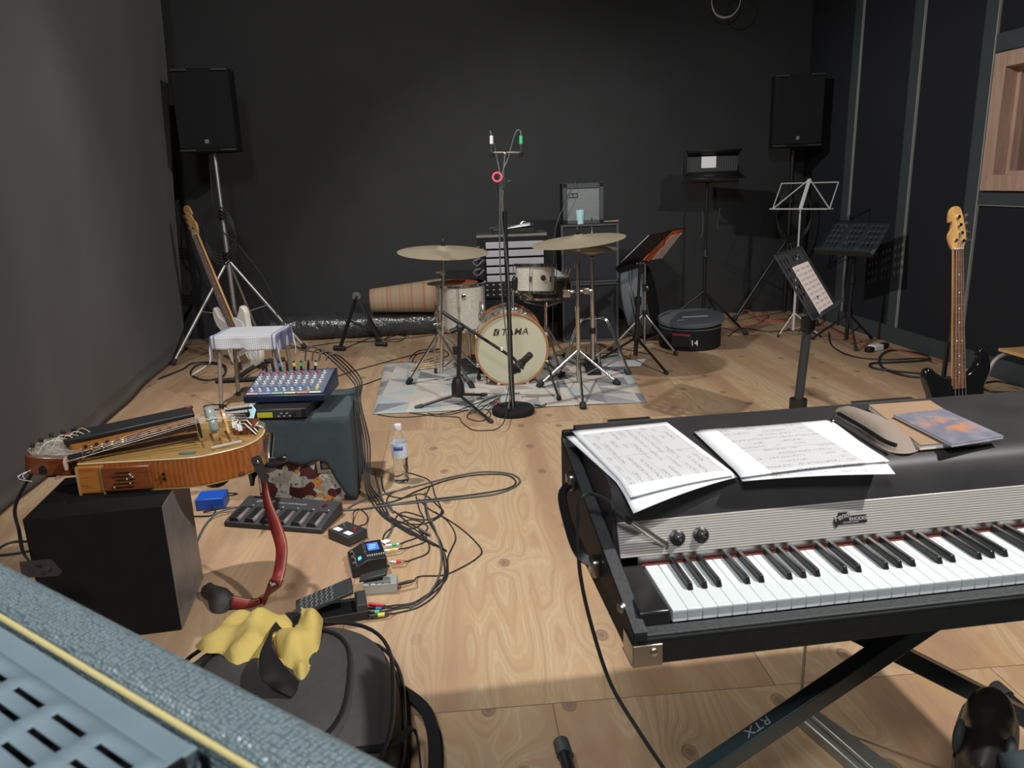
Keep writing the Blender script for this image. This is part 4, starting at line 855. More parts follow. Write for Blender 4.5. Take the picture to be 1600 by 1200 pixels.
vp = thing('volume_pedal', 'small silver volume pedal with a dark treadle between the two black pedals', 'pedal', VP)
ob('body', M().box((L_ * .5, .03, .019), (L_, .062, .038)), mt['pedalsilver'], vp, bev=.003)
ob('treadle', M().add([(-.012, .008, .042), (L_ * .72, .008, .06), (-.012, .052, .042), (L_ * .72, .052, .06), (-.012, .008, .05), (L_ * .72, .008, .072), (-.012, .052, .05), (L_ * .72, .052, .072)], [(0, 2, 3, 1), (4, 5, 7, 6), (0, 1, 5, 4), (2, 6, 7, 3), (0, 4, 6, 2), (1, 3, 7, 5)]), mt['pedalgrey'], vp, bev=.003)
for k in range(4): ob('print_mark', M().box((L_ * (.2 + .2 * k), .0025, .0385), (.008, .004, .0006)), mt['ink'], vp)
p0, p1 = at(478, 958), at(578, 965); dd = (at(572, 968) - at(480, 975)).normalized(); EP = frame((at(478, 985).x, at(478, 985).y, 0), (at(577, 968) - at(478, 985)), Vector((0, 1, 0))); L_ = (at(577, 968) - at(478, 985)).length
ep = thing('expression_pedal', 'black expression pedal with a ribbed treadle beside the backpack', 'pedal', EP)
ob('base', M().box((L_ * .5, .05, .016), (L_, .1, .032)), mt['black'], ep, bev=.003); ob('socket_block', M().box((L_ * .9, .05, .04), (L_ * .18, .094, .03)), mt['pedalgrey'], ep, bev=.003)
TDm = frame((-.02, .0, .045), (L_ * .95, 0, .055), (0, 1, 0)); td = ob('treadle', M(TDm).box((L_ * .46, .05, .006), (L_ * .95, .096, .012)), mt['pedalgrey'], ep, bev=.002)
for i in range(7):
    for j in range(2): x = .012 + i * L_ * .085; y = .026 + j * .046; ob('tread_ridge', M(TDm).tube([(x, y - .02, .013), (x + .008, y - .008, .013), (x + .002, y + .006, .013), (x + .01, y + .02, .013)], .0016, 5), mt['silverprint'] if 0 else mat('grey_tread_print', (.2, .21, .21), .6), td)
ob('brand_strip', M(TDm).box((L_ * .72, .05, .0125), (L_ * .28, .08, .001)), mt['pedalgrey'], td)
# plugs and leads
def lead(label, col, band, px, pts, z=.02, ln=22):
    a, b = at(px[0], px[1], z), at(px[0] + ln, px[1] - (px[2] if len(px) > 2 else 3), z); plug('plug with %s' % label, a, b, col, band)
    cable('lead with %s' % label, [b] + pts, .0028)
lead('a red band in the side of the looper pedal', 'nickel', 'red', (609, 879, 2), [(640, 876), (668, 864), (668, 845), (650, 828), (625, 815)])
lead('a yellow band in the back of the looper pedal', 'white', 'yellow', (600, 861, 3), [(640, 855), (664, 846), (662, 830), (640, 818), (618, 800)])
lead('a green band in the back of the looper pedal', 'white', 'green', (602, 853, 3), [(630, 848), (655, 838), (668, 822), (640, 812), (605, 830), (598, 845)])
lead('a purple band in the silver volume pedal', 'black', None, (622, 913, 6), [(655, 901), (690, 899), (715, 890), (745, 872), (752, 858), (728, 832), (700, 812), (670, 795), (655, 780)], .025, 26)
lead('a red sleeve in the expression pedal', 'red', None, (576, 944, -2), [(610, 947), (650, 940), (690, 908), (694, 880), (684, 840), (668, 810), (664, 780), (672, 760)], .035, 24)
lead('a blue sleeve in the expression pedal', 'black', 'bluetape', (576, 950, 0), [(620, 949), (660, 938), (697, 905), (700, 870), (712, 840), (700, 815), (680, 800)], .025, 26)
lead('a green sleeve in the expression pedal', 'black', 'green', (577, 957, 1), [(612, 953), (648, 946), (672, 928), (688, 905)], .02, 20)
lead('a yellow sleeve in the expression pedal', 'cable', 'yellow', (577, 963, 4), [(620, 958), (655, 948), (684, 925), (698, 890), (690, 850), (672, 815)], .015, 30)
G1 = 'cables tangled on the floor by the pedals'
cable('long looping black cable reaching towards the piano, outer strand', [(308, 845), (325, 815), (350, 797, .02), (400, 790, .02), (470, 789, .015), (540, 797), (620, 788), (737, 777), (785, 769), (812, 754), (800, 741), (760, 737), (715, 743), (660, 757), (600, 772), (560, 785), (540, 797)], .0042, 'cablegrey', G1)
cable('long looping black cable reaching towards the piano, inner strand', [(318, 800), (360, 793, .02), (430, 791), (500, 792), (560, 796), (640, 784), (730, 774), (790, 764), (806, 753), (790, 742), (745, 742), (700, 750), (655, 766), (620, 782), (590, 788)], .0036, 'cable', G1)
cable('black cable running from the bottle back to the tangle', [(620, 735), (650, 742), (672, 752), (680, 775), (690, 800), (668, 812), (630, 806), (606, 790), (610, 772), (640, 760)], .003, 'cable', G1)
cable('black cable crossing the tangle beside the cloth', [(596, 745), (602, 770), (628, 778), (660, 772), (684, 790), (692, 802), (664, 818), (626, 816), (600, 800)], .003, 'cable', G1)
cable('black cable making the small ring in the middle of the tangle', [(650, 775), (655, 795), (662, 815), (640, 826), (618, 812), (632, 800), (662, 808)], .0028, 'cable', G1)
cable('grey cable going straight down from the cloth to the silver pedal', [(586, 735), (594, 770), (606, 800), (613, 822), (608, 835), (600, 846)], .0038, 'cablegrey', G1)
cable('black cable falling through the tangle towards the expression pedal', [(664, 770), (668, 800), (682, 832), (690, 870), (684, 905), (664, 935), (640, 950)], .0034, 'cablegrey', G1)
cable('thin black cable from the switch box to the foot controller', [(547, 827, .03), (552, 815), (553, 800, .02), (562, 796), (574, 806), (572, 818), (560, 823), (550, 828, .03)], .0028, 'cable', G1)
for i, (a, b) in enumerate((((655, 827), (672, 836)), ((606, 785), (614, 800)))): plug(('inline connector lying in the cable tangle', 'inline connector lying beside the cloth corner')[i], at(*a, .008), at(*b, .008), 'cablegrey')
# bottle
bt = at(628, 752); B = thing('water_bottle', 'clear plastic bottle of water with a white cap on the floor', 'bottle', TR((bt.x, bt.y, 0)))
ob('shell', M().lathe([(.0001, .004), (.02, .0), (.033, .004), (.035, .02), (.033, .045), (.036, .06), (.034, .1), (.0365, .115), (.0365, .18), (.034, .2), (.022, .235), (.0145, .25), (.0145, .265)], 28), mt['water'], B)
ob('water', M().lathe([(.0001, .007), (.03, .008), (.0325, .022), (.031, .045), (.0335, .06), (.032, .1), (.0345, .115), (.0345, .15), (.0001, .15)], 28), glassy('water', (.97, .98, 1), .0, 1.33), B)
lb_ = ob('label', M().lathe([(.0372, .125), (.0372, .195)], 28), mat('white_blue_bottle_label', (.62, .68, .8), .4, 0, .3, 60), B)
ob('label_print', M().grid(lambda u, v: (.0376 * math.cos(-2.2 + u * 1.2), .0376 * math.sin(-2.2 + u * 1.2), .165 + v * .02), 10, 1), mat('blue_print', (.08, .14, .45), .4), lb_, solid=.0003)
ob('cap', M().lathe([(.017, .256), (.0175, .258), (.0175, .279), (.016, .282), (.0001, .282)], 24), mt['white'], B)
one('paper_scrap', 'small white scrap of paper beside the looper pedal', 'paper', M().pillow([at(595, 845, .012), at(604, 842, .014), at(611, 844, .012), at(602, 850, .01)], .002), mt['paper'], TR(at(602, 846)), world=True)
# ---------------------------------------------------------------- stands
def tripod(root, hub, feet, r, mtl, foot_mt, bot=None, strut_z=None, fr=None, name='leg'):
    hub = Vector(hub)
    for f in feet:
        f = Vector(f); d = (f - hub).normalized()
        e = Vector((f.x, f.y, max(f.z, r * .9))); l = ob(name, M().cyl(hub, e, r, n=10), mtl, root, world=True)
        k = (fr or r * 2.0); a = e - d * k * 2.6
        ob('rubber_foot', M().lathe([(r * 1.1, 0), (k, k * .4), (k, k * 2.2), (k * .6, k * 2.8)], 12, along(a, e + d * 0.0)), foot_mt, l, world=True)
        if strut_z is not None:
            p = hub.lerp(e, .5); ob('brace', M().bar(p, (hub.x, hub.y, strut_z), r * .9, r * .5), mtl, root, world=True)
def feet_round(c, rad, a0, n=3, z=0): return [Vector((c[0] + rad * math.cos(R(a0 + i * 360 / n)), c[1] + rad * math.sin(R(a0 + i * 360 / n)), z)) for i in range(n)]
ZR = .012                                                           # top of the rug
# ---------------------------------------------------------------- drum kit
def lugs(root, c, r, z0, z1, n, T, off=0, mtl='chrome'):
    for i in range(n):
        a = 2 * math.pi * i / n + off; p = Vector((r * math.cos(a), r * math.sin(a), 0))
        zm = (z0 + z1) / 2
        q = p * (1 + .012 / r)
        lg = ob('lug', M(T).cyl(p + Vector((0, 0, zm - .018)), p + Vector((0, 0, zm + .018)), .009, n=8), mt[mtl], root, world=True)
        ob('tension_rod', M(T).cyl(q + Vector((0, 0, z0 - .012)), q + Vector((0, 0, z1 + .012)), .0028, n=6), mt[mtl], lg, world=True)
def drum(root, T, r, h, shell, nl, hd, off=0):
    ob('shell', M(T).lathe([(r - .004, 0), (r, 0), (r, h), (r - .004, h)], 48, closed=True), shell, root, world=True)
    for z, nm in ((0, 'bottom_hoop'), (h, 'top_hoop')):
        s = 1 if z else -1
        ob(nm, M(T).lathe([(r + .001, z - .008 * s), (r + .012, z - .006 * s), (r + .012, z + .012 * s), (r + .001, z + .014 * s)], 48, closed=True), mt['chrome'], root, world=True, ang=25)
        ob('drum_head', M(T).lathe([(r, z + .002 * s), (.0001, z + .002 * s)] if z else [(.0001, z + .002 * s), (r, z + .002 * s)], 48), hd, root, world=True)
    lugs(root, None, r + .008, 0, h, nl, T, off)
yb = at(800, 605).y
BC = aty(800, 546.5, yb + .02); br_ = .235
BT_ = along(BC, BC + Vector((-.06, 1, .0)))                         # drum axis: z away from the camera
BT_ = frame(BC, (1, .06, 0), (0, 0, 1)); BT_ = BT_ @ Matrix.Rotation(R(180), 4, 'X')   # x right, y down, z away
bdm = thing('bass_drum', 'white pearl bass drum with amber hoop and lettered cream head facing the room', 'drum', TR((BC.x, BC.y, 0)))
ob('shell', M(BT_).lathe([(br_ - .005, .03), (br_, .03), (br_, .41), (br_ - .005, .41)], 64, closed=True), mt['pearl'], bdm, world=True)
for z, nm in ((0, 'front_hoop'), (.4, 'back_hoop')): ob(nm, M(BT_).lathe([(br_ + .002, z), (br_ + .014, z), (br_ + .016, z + .036), (br_ + .002, z + .036)], 64, closed=True), mt['hoopwood'], bdm, world=True, bev=.002)
hd_ = ob('front_head', M(BT_).lathe([(.0001, .012), (br_ + .001, .012), (br_ + .001, .02)], 64), mt['head'], bdm, world=True)
ob('back_head', M(BT_).lathe([(.0001, .43), (br_, .43), (br_, .425)], 48), mt['creamhead'], bdm, world=True)
HI = W[bdm.name].inverted() @ BT_ @ Matrix.Rotation(R(180), 4, 'X')   # x right, y up, z to the camera
tx = text('TAMA', .064, mt['ink'], hd_, HI @ TR((-.072, .098, -.0118)), .0004, .25, font_w=1.75, space=1.1)
em = ob('emblem', M().prism([(0, 0), (.036, 0), (.046, .046), (.01, .046)], 0, .0006), mt['ink'], hd_, T=None); em.matrix_local = HI @ TR((-.122, .098, -.0118))
ob('emblem_cut', M().tube(spline([(.043, .044, .0008), (.026, .03, .0008), (.022, .014, .0008), (.03, .002, .0008)], 5), .002, 5).tube(spline([(.018, .004, .0008), (.01, .03, .0008)], 3), .0012, 5), mt['head'], em)
for i in range(8):
    a = R(22.5 + 45 * i); p = Vector((math.cos(a), math.sin(a), 0)); rr_ = br_ + .018
    cw_ = ob('claw', M(BT_).box((p.x * rr_, p.y * rr_, .014), (.026, .026, .034)), mt['chrome'], bdm, world=True, bev=.006)
    ob('tension_rod', M(BT_).cyl(p * (br_ + .02) + Vector((0, 0, .03)), p * (br_ + .02) + Vector((0, 0, .2)), .0035, n=6), mt['chrome'], bdm, world=True)
    ob('lug', M(BT_).cyl(p * (br_ + .008) + Vector((0, 0, .15)), p * (br_ + .008) + Vector((0, 0, .25)), .011, n=8), mt['chrome'], bdm, world=True)
for (px, py, sx) in ((874, 624, 1), (748, 593, -1)):
    f = at(px, py, .02); a = BT_ @ Vector((sx * .22, .06, .12)); l = ob('spur', M().cyl(a, f, .008, n=10), mt['blackmetal'], bdm, world=True)
    ob('spur_tip', M().lathe([(.011, 0), (.016, .01), (.016, .03), (.009, .035)], 12, along(f + (a - f).normalized() * .035, f)), mt['rubber'], l, world=True)
ob('tom_mount', M(BT_).box((.03, -br_ - .008, .16), (.06, .03, .06)).cyl((.03, -br_ - .01, .16), (.03, -br_ - .14, .19), .011), mt['chrome'], bdm, world=True, bev=.006)
ob('mount_arm', M(BT_).cyl((.03, -br_ - .12, .19), (.0, -br_ - .13, .17), .009), mt['black'], bdm, world=True)
# floor tom
fz = .335; fy = 5.52; fxm = aty(721, 480, fy).x
ft = thing('floor_tom', 'white pearl floor tom standing on chrome legs left of the bass drum', 'drum', TR((fxm, fy, ZR)))
drum(ft, TR((fxm, fy, fz)), .172, .31, mt['pearl'], 6, mt['creamhead'], .5)
for i, a in enumerate((200, 320, 80)):
    x, y = fxm + .19 * math.cos(R(a)), fy + .19 * math.sin(R(a)); lg = ob('leg', M().tube([(x, y, fz + .2), (x, y, fz - .06), (x + .03 * math.cos(R(a)), y + .03 * math.sin(R(a)), fz - .14), (x + .03 * math.cos(R(a)), y + .03 * math.sin(R(a)), ZR + .02)], .0055, 8), mt['chrome'], ft, world=True)
    ob('leg_bracket', M().box((x, y, fz + .1), (.03, .03, .05)), mt['chrome'], ft, world=True, bev=.006); ob('rubber_foot', M().cyl((x + .03 * math.cos(R(a)), y + .03 * math.sin(R(a)), ZR), (x + .03 * math.cos(R(a)), y + .03 * math.sin(R(a)), ZR + .035), .012), mt['rubber'], lg, world=True)
ob('vent_badge', M(frame((fxm + .03, fy - .172, fz + .24), (1, 0, 0), (0, 0, 1))).ball((0, 0, 0), .02, 14, (.8, 1.3, .3)), mt['chrome'], ft, world=True)
tz = fz + .31 + .014
cl_ = [Vector((fxm + x, fy + y, tz)) for x, y in ((-.13, -.04), (-.06, -.08), (.05, -.06), (.13, .0), (.1, .05), (.0, .03), (-.08, .03))]
one('red_cloth', 'red and orange cloth folded flat on the floor tom', 'cloth', M().pillow(cl_, .02, .006, 2), mat('red_orange_cloth', (.55, .09, .03), .8, 0, .5, 16), TR(cl_[0]), world=True, ang=180)
sp_c = Vector((fxm - .04, fy - .03, tz + .002)); one('splash_cymbal', 'small thin cymbal lying on the floor tom under the red cloth', 'cymbal', M().lathe([(.0001, .003), (.185, .0), (.185, .002), (.0001, .005)], 40), mt['cym'], TR((fxm - .055, fy - .01, tz - .0025)), ang=60)
# rack tom
rx = aty(835, 432, 5.3); rt = thing('rack_tom', 'small white pearl tom mounted above the bass drum', 'drum', TR((rx.x, 5.3, .58)))
RTT = TR((rx.x, 5.33, .6), 0, -6, 3); drum(rt, RTT, .136, .175, mt['pearl'], 6, mt['creamhead'], .26)
bg = ob('round_badge', M(RTT).lathe([(.019, 0), (.019, .004), (.009, .007), (.0001, .006)], 20, frame((.05, -.129, .095), (1, .4, 0), (0, 0, 1))), mt['ink'], rt, world=True); ob('badge_ring', M(RTT).lathe([(.006, .006), (.009, .006), (.009, .008), (.006, .008)], 16, frame((.05, -.129, .095), (1, .4, 0), (0, 0, 1)), closed=True), mt['chrome'], bg, world=True)
ob('mount_bracket', M(RTT).box((-.135, -.03, .05), (.05, .07, .09)), mt['black'], rt, world=True, bev=.012)
ob('mount_clamp', M(RTT).cyl((-.15, -.04, .03), (-.02, -.1, -.04), .012), mt['chrome'], rt, world=True)
# snare
sx_ = aty(852, 450, 5.62); sn = thing('snare_drum', 'black snare drum with chrome hoops behind the small tom', 'drum', TR((sx_.x, 5.62, .5)))
SNT = TR((sx_.x, 5.64, .515), 0, -3); drum(sn, SNT, .18, .13, mat('dark_brown_shell', (.045, .037, .033), .35, 0, .1), 8, mt['creamhead'])
ob('strainer', M(SNT).box((.19, -.04, .06), (.02, .03, .09)), mt['chrome'], sn, world=True, bev=.004)
ss = thing('snare_stand', 'chrome snare drum stand holding the black snare', 'stand', TR((sx_.x, 5.64, ZR)))
ob('tube', M().cyl((sx_.x, 5.64, .12), (sx_.x, 5.64, .46), .012), mt['chrome'], ss, world=True); 
for a in (30, 150, 270):
    p = Vector((sx_.x + .175 * math.cos(R(a)), 5.64 + .175 * math.sin(R(a)), .495)); ob('basket_arm', M().tube([(sx_.x, 5.64, .44), (p.x, p.y, .47), (p.x * 1.0, p.y, .5)], .007, 8), mt['chrome'], ss, world=True)
tripod(ss, (sx_.x, 5.64, .3), feet_round((sx_.x, 5.64), .24, 50, z=ZR), .008, mt['chrome'], mt['rubber'])
wt = [SNT @ Vector((x, y, .148)) for x, y in ((-.02, -.13), (.1, -.12), (.15, -.05), (.12, .06), (.0, .08), (-.06, -.02))]
one('towel', 'pale blue white cloth lying on the black snare drum', 'cloth', M().pillow(wt, .05, .03, 4), mat('pale_blue_cloth', (.55, .64, .68), .8), TR(wt[0]), world=True, ang=180)
mk = thing('drum_key', 'white clamp with three prongs standing on the rim of the snare', 'clamp', SNT @ TR((.15, -.06, .145)))
ob('base', M().box((0, 0, .008), (.05, .02, .014)), mt['nickel'], mk, bev=.004)
for k in range(3): ob('prong', M().cyl((-.03 + .025 * k, 0, .012), (-.022 + .028 * k, 0, .055), .006), mt['nickel'], mk)
# cymbal stands
def cymbal(name, label, c, r, T, h=.03):
    return one(name, label, 'cymbal', M().lathe([(.008, h + .012), (.025, h + .012), (.05, h - .004), (r * .6, h * .45), (r, 0), (r, .0015), (r * .6, h * .45 + .002), (.05, h - .002), (.025, h + .0145), (.008, h + .0145)], 64, closed=True), mt['cym'], T, ang=50)
def topper(root, p, T): 
    ob('felt', M(T).cyl((0, 0, .046), (0, 0, .058), .013), mt['blackmat'], root, world=True); ob('wing_nut', M(T).cyl((0, 0, .058), (0, 0, .075), .007).box((0, 0, .072), (.035, .006, .01)), mt['black'], root, world=True); ob('threaded_rod', M(T).cyl((0, 0, -.05), (0, 0, .09), .004), mt['steel'], root, world=True)
yl = 5.2; pc_ = aty(692, 391, yl); CTL = TR((pc_.x, yl, pc_.z - .015), 0, 4, 3)
cymbal('ride_cymbal', 'big matt bronze cymbal on the stand over the floor tom', None, .305, CTL)
cs = thing('cymbal_stand', 'chrome cymbal stand left of the kit with a big cymbal on top', 'stand', TR((pc_.x, yl, ZR)))
topper(cs, None, CTL)
pb = at(690, 592); ps_ = [aty(690, 588, yl), aty(691, 500, yl), aty(692, 425, yl), CTL @ Vector((0, 0, .0))]; 
ob('base_tube', M().cyl((ps_[0].x, yl, .07), (ps_[1].x, yl, .42), .0145), mt['chrome'], cs, world=True); ob('upper_tube', M().cyl((ps_[1].x, yl, .42), (ps_[2].x, yl, ps_[2].z), .0105), mt['chrome'], cs, world=True)
ob('tilter', M().box((ps_[2].x, yl, ps_[2].z), (.03, .03, .04)).cyl(ps_[2], CTL @ Vector((0, 0, -.01)), .008).cyl((ps_[2].x - .05, yl, ps_[2].z), (ps_[2].x, yl, ps_[2].z), .007), mt['steel'], cs, world=True, bev=.004)
ob('tube_clamp', M().cyl((ps_[1].x, yl, .4), (ps_[1].x, yl, .44), .02).cyl((ps_[1].x, yl, .42), (ps_[1].x - .06, yl - .02, .42), .008), mt['chrome'], cs, world=True)
tripod(cs, (ps_[0].x, yl, .36), [at(637, 600, ZR), at(703, 640, ZR) + Vector((.12, .5, 0)), Vector((ps_[0].x + .28, yl + .24, ZR))], .009, mt['chrome'], mt['rubber'], strut_z=.1, fr=.02)
yr = 5.02; pr_ = aty(904, 374, yr); CTR_ = TR((pr_.x, yr, pr_.z - .012), 0, 3, -5)
cymbal('crash_cymbal', 'big shiny bronze cymbal tilted on the front right stand', None, .305, CTR_)
cs = thing('cymbal_stand', 'chrome cymbal stand in front of the hi-hat on the right', 'stand', TR((pr_.x, yr, ZR)))
topper(cs, None, CTR_)
xb = aty(904, 590, yr).x
ob('base_tube', M().cyl((xb, yr, .03), (xb, yr, .52), .0145), mt['chrome'], cs, world=True); ob('upper_tube', M().cyl((xb, yr, .52), (pr_.x, yr, pr_.z - .03), .0105), mt['chrome'], cs, world=True)
for z in (.52, .63, .8): ob('tube_collar', M().cyl((xb, yr, z - .015), (xb, yr, z + .015), .019), mt['chrome'], cs, world=True)
ob('tilter', M().box((pr_.x, yr, pr_.z - .05), (.03, .03, .05)), mt['steel'], cs, world=True, bev=.004)
ob('clamp_arm', M().cyl((xb - .08, yr + .02, .63), (xb + .1, yr + .04, .63), .011).box((xb - .07, yr + .02, .62), (.05, .04, .05)).box((xb + .06, yr + .03, .63), (.04, .04, .04)), mt['chrome'], cs, world=True, bev=.005)
f3 = at(911, 640, .0); tripod(cs, (xb, yr, .24), [at(968, 601, ZR), Vector((.17, 4.96, ZR)), Vector((f3.x, f3.y, .0))], .009, mt['chrome'], mt['rubber'], strut_z=.05, fr=.02)
yh = 5.32; ph_ = aty(925, 388, yh)
hs = thing('hi_hat', 'pair of hi-hat cymbals on a chrome pedal stand at the right of the kit', 'hi-hat', TR((ph_.x, yh, ZR)))
xh = ph_.x; zh = ph_.z
hp_ = [(.006, .018), (.02, .02), (.045, .008), (.178, -.012), (.178, -.0105), (.045, .0105), (.02, .0225), (.006, .0205)]
ob('top_cymbal', M(TR((xh, yh, zh + .006))).lathe([(r, z) for r, z in hp_], 56, closed=True), mt['cym'], hs, world=True, ang=50)
ob('bottom_cymbal', M(TR((xh, yh, zh - .022))).lathe([(r, -z) for r, z in hp_][::-1], 56, closed=True), mt['cym'], hs, world=True, ang=50)
ob('pull_rod', M().cyl((xh, yh, zh - .1), (xh, yh, aty(926, 340, yh).z), .0035), mt['chrome'], hs, world=True)
ob('clutch', M().cyl((xh, yh, zh + .02), (xh, yh, zh + .06), .009), mt['black'], hs, world=True); ob('cup', M().cyl((xh, yh, zh - .06), (xh, yh, zh - .035), .014, .024), mt['black'], hs, world=True)
ob('upper_tube', M().cyl((xh, yh, .45), (xh, yh, zh - .05), .0115), mt['chrome'], hs, world=True); ob('lower_tube', M().cyl((xh, yh, .1), (xh, yh, .58), .016), mt['chrome'], hs, world=True)
for z in (.58, .31): ob('tube_collar', M().cyl((xh, yh, z - .02), (xh, yh, z + .02), .022), mt['chrome' if z > .4 else 'black'], hs, world=True)
for a in (-25, 205, 80):
    d = Vector((math.cos(R(a)), math.sin(R(a)), 0)); hb = Vector((xh, yh, 0))
    for k in (-.014, .014):
        sd = Vector((-d.y, d.x, 0)) * k; lp = spline([hb + d * .02 + sd + Vector((0, 0, .4)), hb + d * .08 + sd + Vector((0, 0, .4)), hb + d * .13 + sd + Vector((0, 0, .34)), hb + d * .26 + sd * .6 + Vector((0, 0, ZR + .02))], 5); l = ob('leg', M().tube(lp, .0075, 8), mt['chrome'], hs, world=True)
    e = hb + d * .27; ob('rubber_foot', M().lathe([(.014, 0), (.022, .012), (.022, .05), (.012, .056)], 12, along(e + Vector((-d.x * .03, -d.y * .03, .05)), e + Vector((0, 0, ZR - .01)))), mt['rubber'], l, world=True)
    ob('brace', M().bar(hb + d * .17 + Vector((0, 0, .24)), hb + d * .02 + Vector((0, 0, .13)), .012, .006), mt['chrome'], hs, world=True)
ob('foot_pedal', M().add([(xh - .045, yh - .06, .02), (xh + .045, yh - .06, .02), (xh - .045, yh + .2, .09), (xh + .045, yh + .2, .09), (xh - .045, yh - .06, .03), (xh + .045, yh - .06, .03), (xh - .045, yh + .2, .1), (xh + .045, yh + .2, .1)], [(0, 2, 3, 1), (4, 5, 7, 6), (0, 1, 5, 4), (2, 6, 7, 3), (0, 4, 6, 2), (1, 3, 7, 5)]), mt['blackmetal'], hs, world=True, bev=.003)
ob('pedal_base', M().box((xh, yh + .06, ZR + .005), (.1, .32, .006)).bar((xh - .05, yh - .02, ZR), (xh - .05, yh - .02, .2), .008, .008).bar((xh + .05, yh - .02, ZR), (xh + .05, yh - .02, .2), .008, .008), mt['blackmetal'], hs, world=True)
bp_ = thing('bass_drum_pedal', 'small black and chrome foot pedal behind the bass drum', 'pedal', TR((BC.x, 5.6, ZR)))
ob('base', M().box((BC.x - .03, 5.62, ZR + .005), (.1, .3, .008)), mt['blackmetal'], bp_, world=True); ob('footboard', M().bar((BC.x - .03, 5.75, .03), (BC.x - .03, 5.5, .12), .08, .01), mt['chrome'], bp_, world=True); ob('upright', M().bar((BC.x - .08, 5.5, .01), (BC.x - .08, 5.5, .24), .014).bar((BC.x + .02, 5.5, .01), (BC.x + .02, 5.5, .24), .014), mt['chrome'], bp_, world=True)
# drum sticks on the rug
for i, n_ in enumerate(('nearest', 'second nearest', 'middle', 'second farthest', 'farthest')):
    a, b = at(642 + 3 * i, 578 - 3.2 * i, ZR + .008), at(700 - 3 * i, 571 - 4.2 * i, ZR + .008)
    d = thing('drum_stick', '%s of the wooden sticks lying on the rug under the left cymbal stand' % n_, 'drumstick', along(a, b), 'sticks on the rug'); L_ = (b - a).length
    ob('shaft', M().cyl((0, 0, 0), (0, 0, L_ * .9), .0075, .006, 10), mt['hickory'], d); ob('tip', M().ball((0, 0, L_ * .93), .008, 8, (.8, .8, 1.6)), mt['hickory'], d)
one('wand', 'thin cable end with a green plug on the front edge of the rug', 'cable', M().tube(spline([at(835, 632, .016), at(848, 634, .016), at(853, 631, .018)], 4), .005, 6), mat('dark_green_plug', (.02, .12, .1), .4), TR(at(848, 632)), world=True)
# ---------------------------------------------------------------- microphones in front of the kit
mb = at(802, 645); yk = mb.y
ms = thing('microphone_stand', 'tall black microphone stand on a round iron base before the drum kit', 'microphone stand', TR((mb.x, mb.y, 0)))
ob('round_base', M(TR((mb.x, mb.y, 0))).lathe([(.124, 0), (.127, .004), (.127, .03), (.122, .037), (.03, .04), (.0001, .04)], 48), mt['blackmat'], ms, world=True)
xt = aty(786, 300, yk)
ob('lower_tube', M().cyl((mb.x, yk, .04), (xt.x + .004, yk, aty(788, 330, yk).z), .0135), mt['blackmetal'], ms, world=True)
cl0 = aty(785, 322, yk); ob('upper_tube', M().cyl(cl0, aty(787, 262, yk), .0075), mt['steel'], ms, world=True)
ob('height_clutch', M().cyl(cl0 - Vector((0, 0, .03)), cl0 + Vector((0, 0, .03)), .013), mt['nickel'], ms, world=True)
c1 = aty(786, 286, yk); ob('boom_clamp', M().box(c1, (.028, .03, .062)).cyl(c1, c1 + Vector((.045, 0, .01)), .009), mt['pedalgrey'], ms, world=True, bev=.004)
c2 = aty(776, 303, yk); ob('cable_clip', M().box(c2, (.01, .012, .05)).box(c2 + Vector((-.01, 0, .03)), (.02, .012, .008)).box(c2 + Vector((-.01, 0, -.03)), (.02, .012, .008)), mt['black'], ms, world=True)
ctop = aty(789, 240, yk); ob('stereo_bar', M().cyl(aty(768, 238, yk), aty(813, 238, yk), .005).ball(ctop, .012, 10).cyl(ctop, aty(787, 262, yk), .006), mt['steel'], ms, world=True)
one('adhesive_tape_ring', 'pink red tape ring hanging on the tall microphone stand', 'tape', M().lathe([(.02, -.008), (.029, -.008), (.029, .008), (.02, .008)], 24, frame(aty(777, 277, yk - .02), (1, 0, 0), (0, .3, 1)), closed=True), mat('pink_red_tape', (.75, .06, .12), .5), TR(aty(777, 277, yk)), world=True)
for (nm, x0, x1, col, side) in (('left', 768, 766, 'white', 'left'), ('right', 814, 812, 'green', 'right')):
    a, b, c = aty(x0, 246, yk - .005), aty(x0, 225, yk - .005), aty(x0, 212, yk - .005)
    mc = thing('pencil_microphone', 'small pencil microphone at the %s end of the bar on the tall stand' % side, 'microphone', TR(a))
    ob('capsule', M().cyl(a, a.lerp(b, .35), .0125, n=14), mt['blackmat'], mc, world=True); ob('barrel', M().cyl(a.lerp(b, .35), b, .0085, n=14), mt['pedalgrey'], mc, world=True); ob('connector', M().cyl(b, c, .0095, n=12), mt[col], mc, world=True)
    if side == 'left': pts = [c, aty(766, 205, yk), aty(769, 214, yk), aty(777, 250, yk), aty(781, 275, yk - .02), aty(781, 330, yk - .02), aty(781, 400, yk - .02), aty(785, 470, yk - .02), aty(793, 540, yk - .02), aty(796, 610, yk - .02), at(795, 640, .045)]
    else: pts = [c, aty(813, 205, yk), aty(808, 204, yk), aty(803, 215, yk), aty(793, 250, yk), aty(785, 273, yk - .02), aty(784, 340, yk - .025), aty(791, 400, yk - .025), aty(795, 450, yk - .02), aty(797, 560, yk - .025), at(802, 640, .05)]
    cable('grey cable of the %s pencil microphone running down the tall stand' % side, pts, .004, 'cablegrey' if side == 'right' else 'cablegrey')
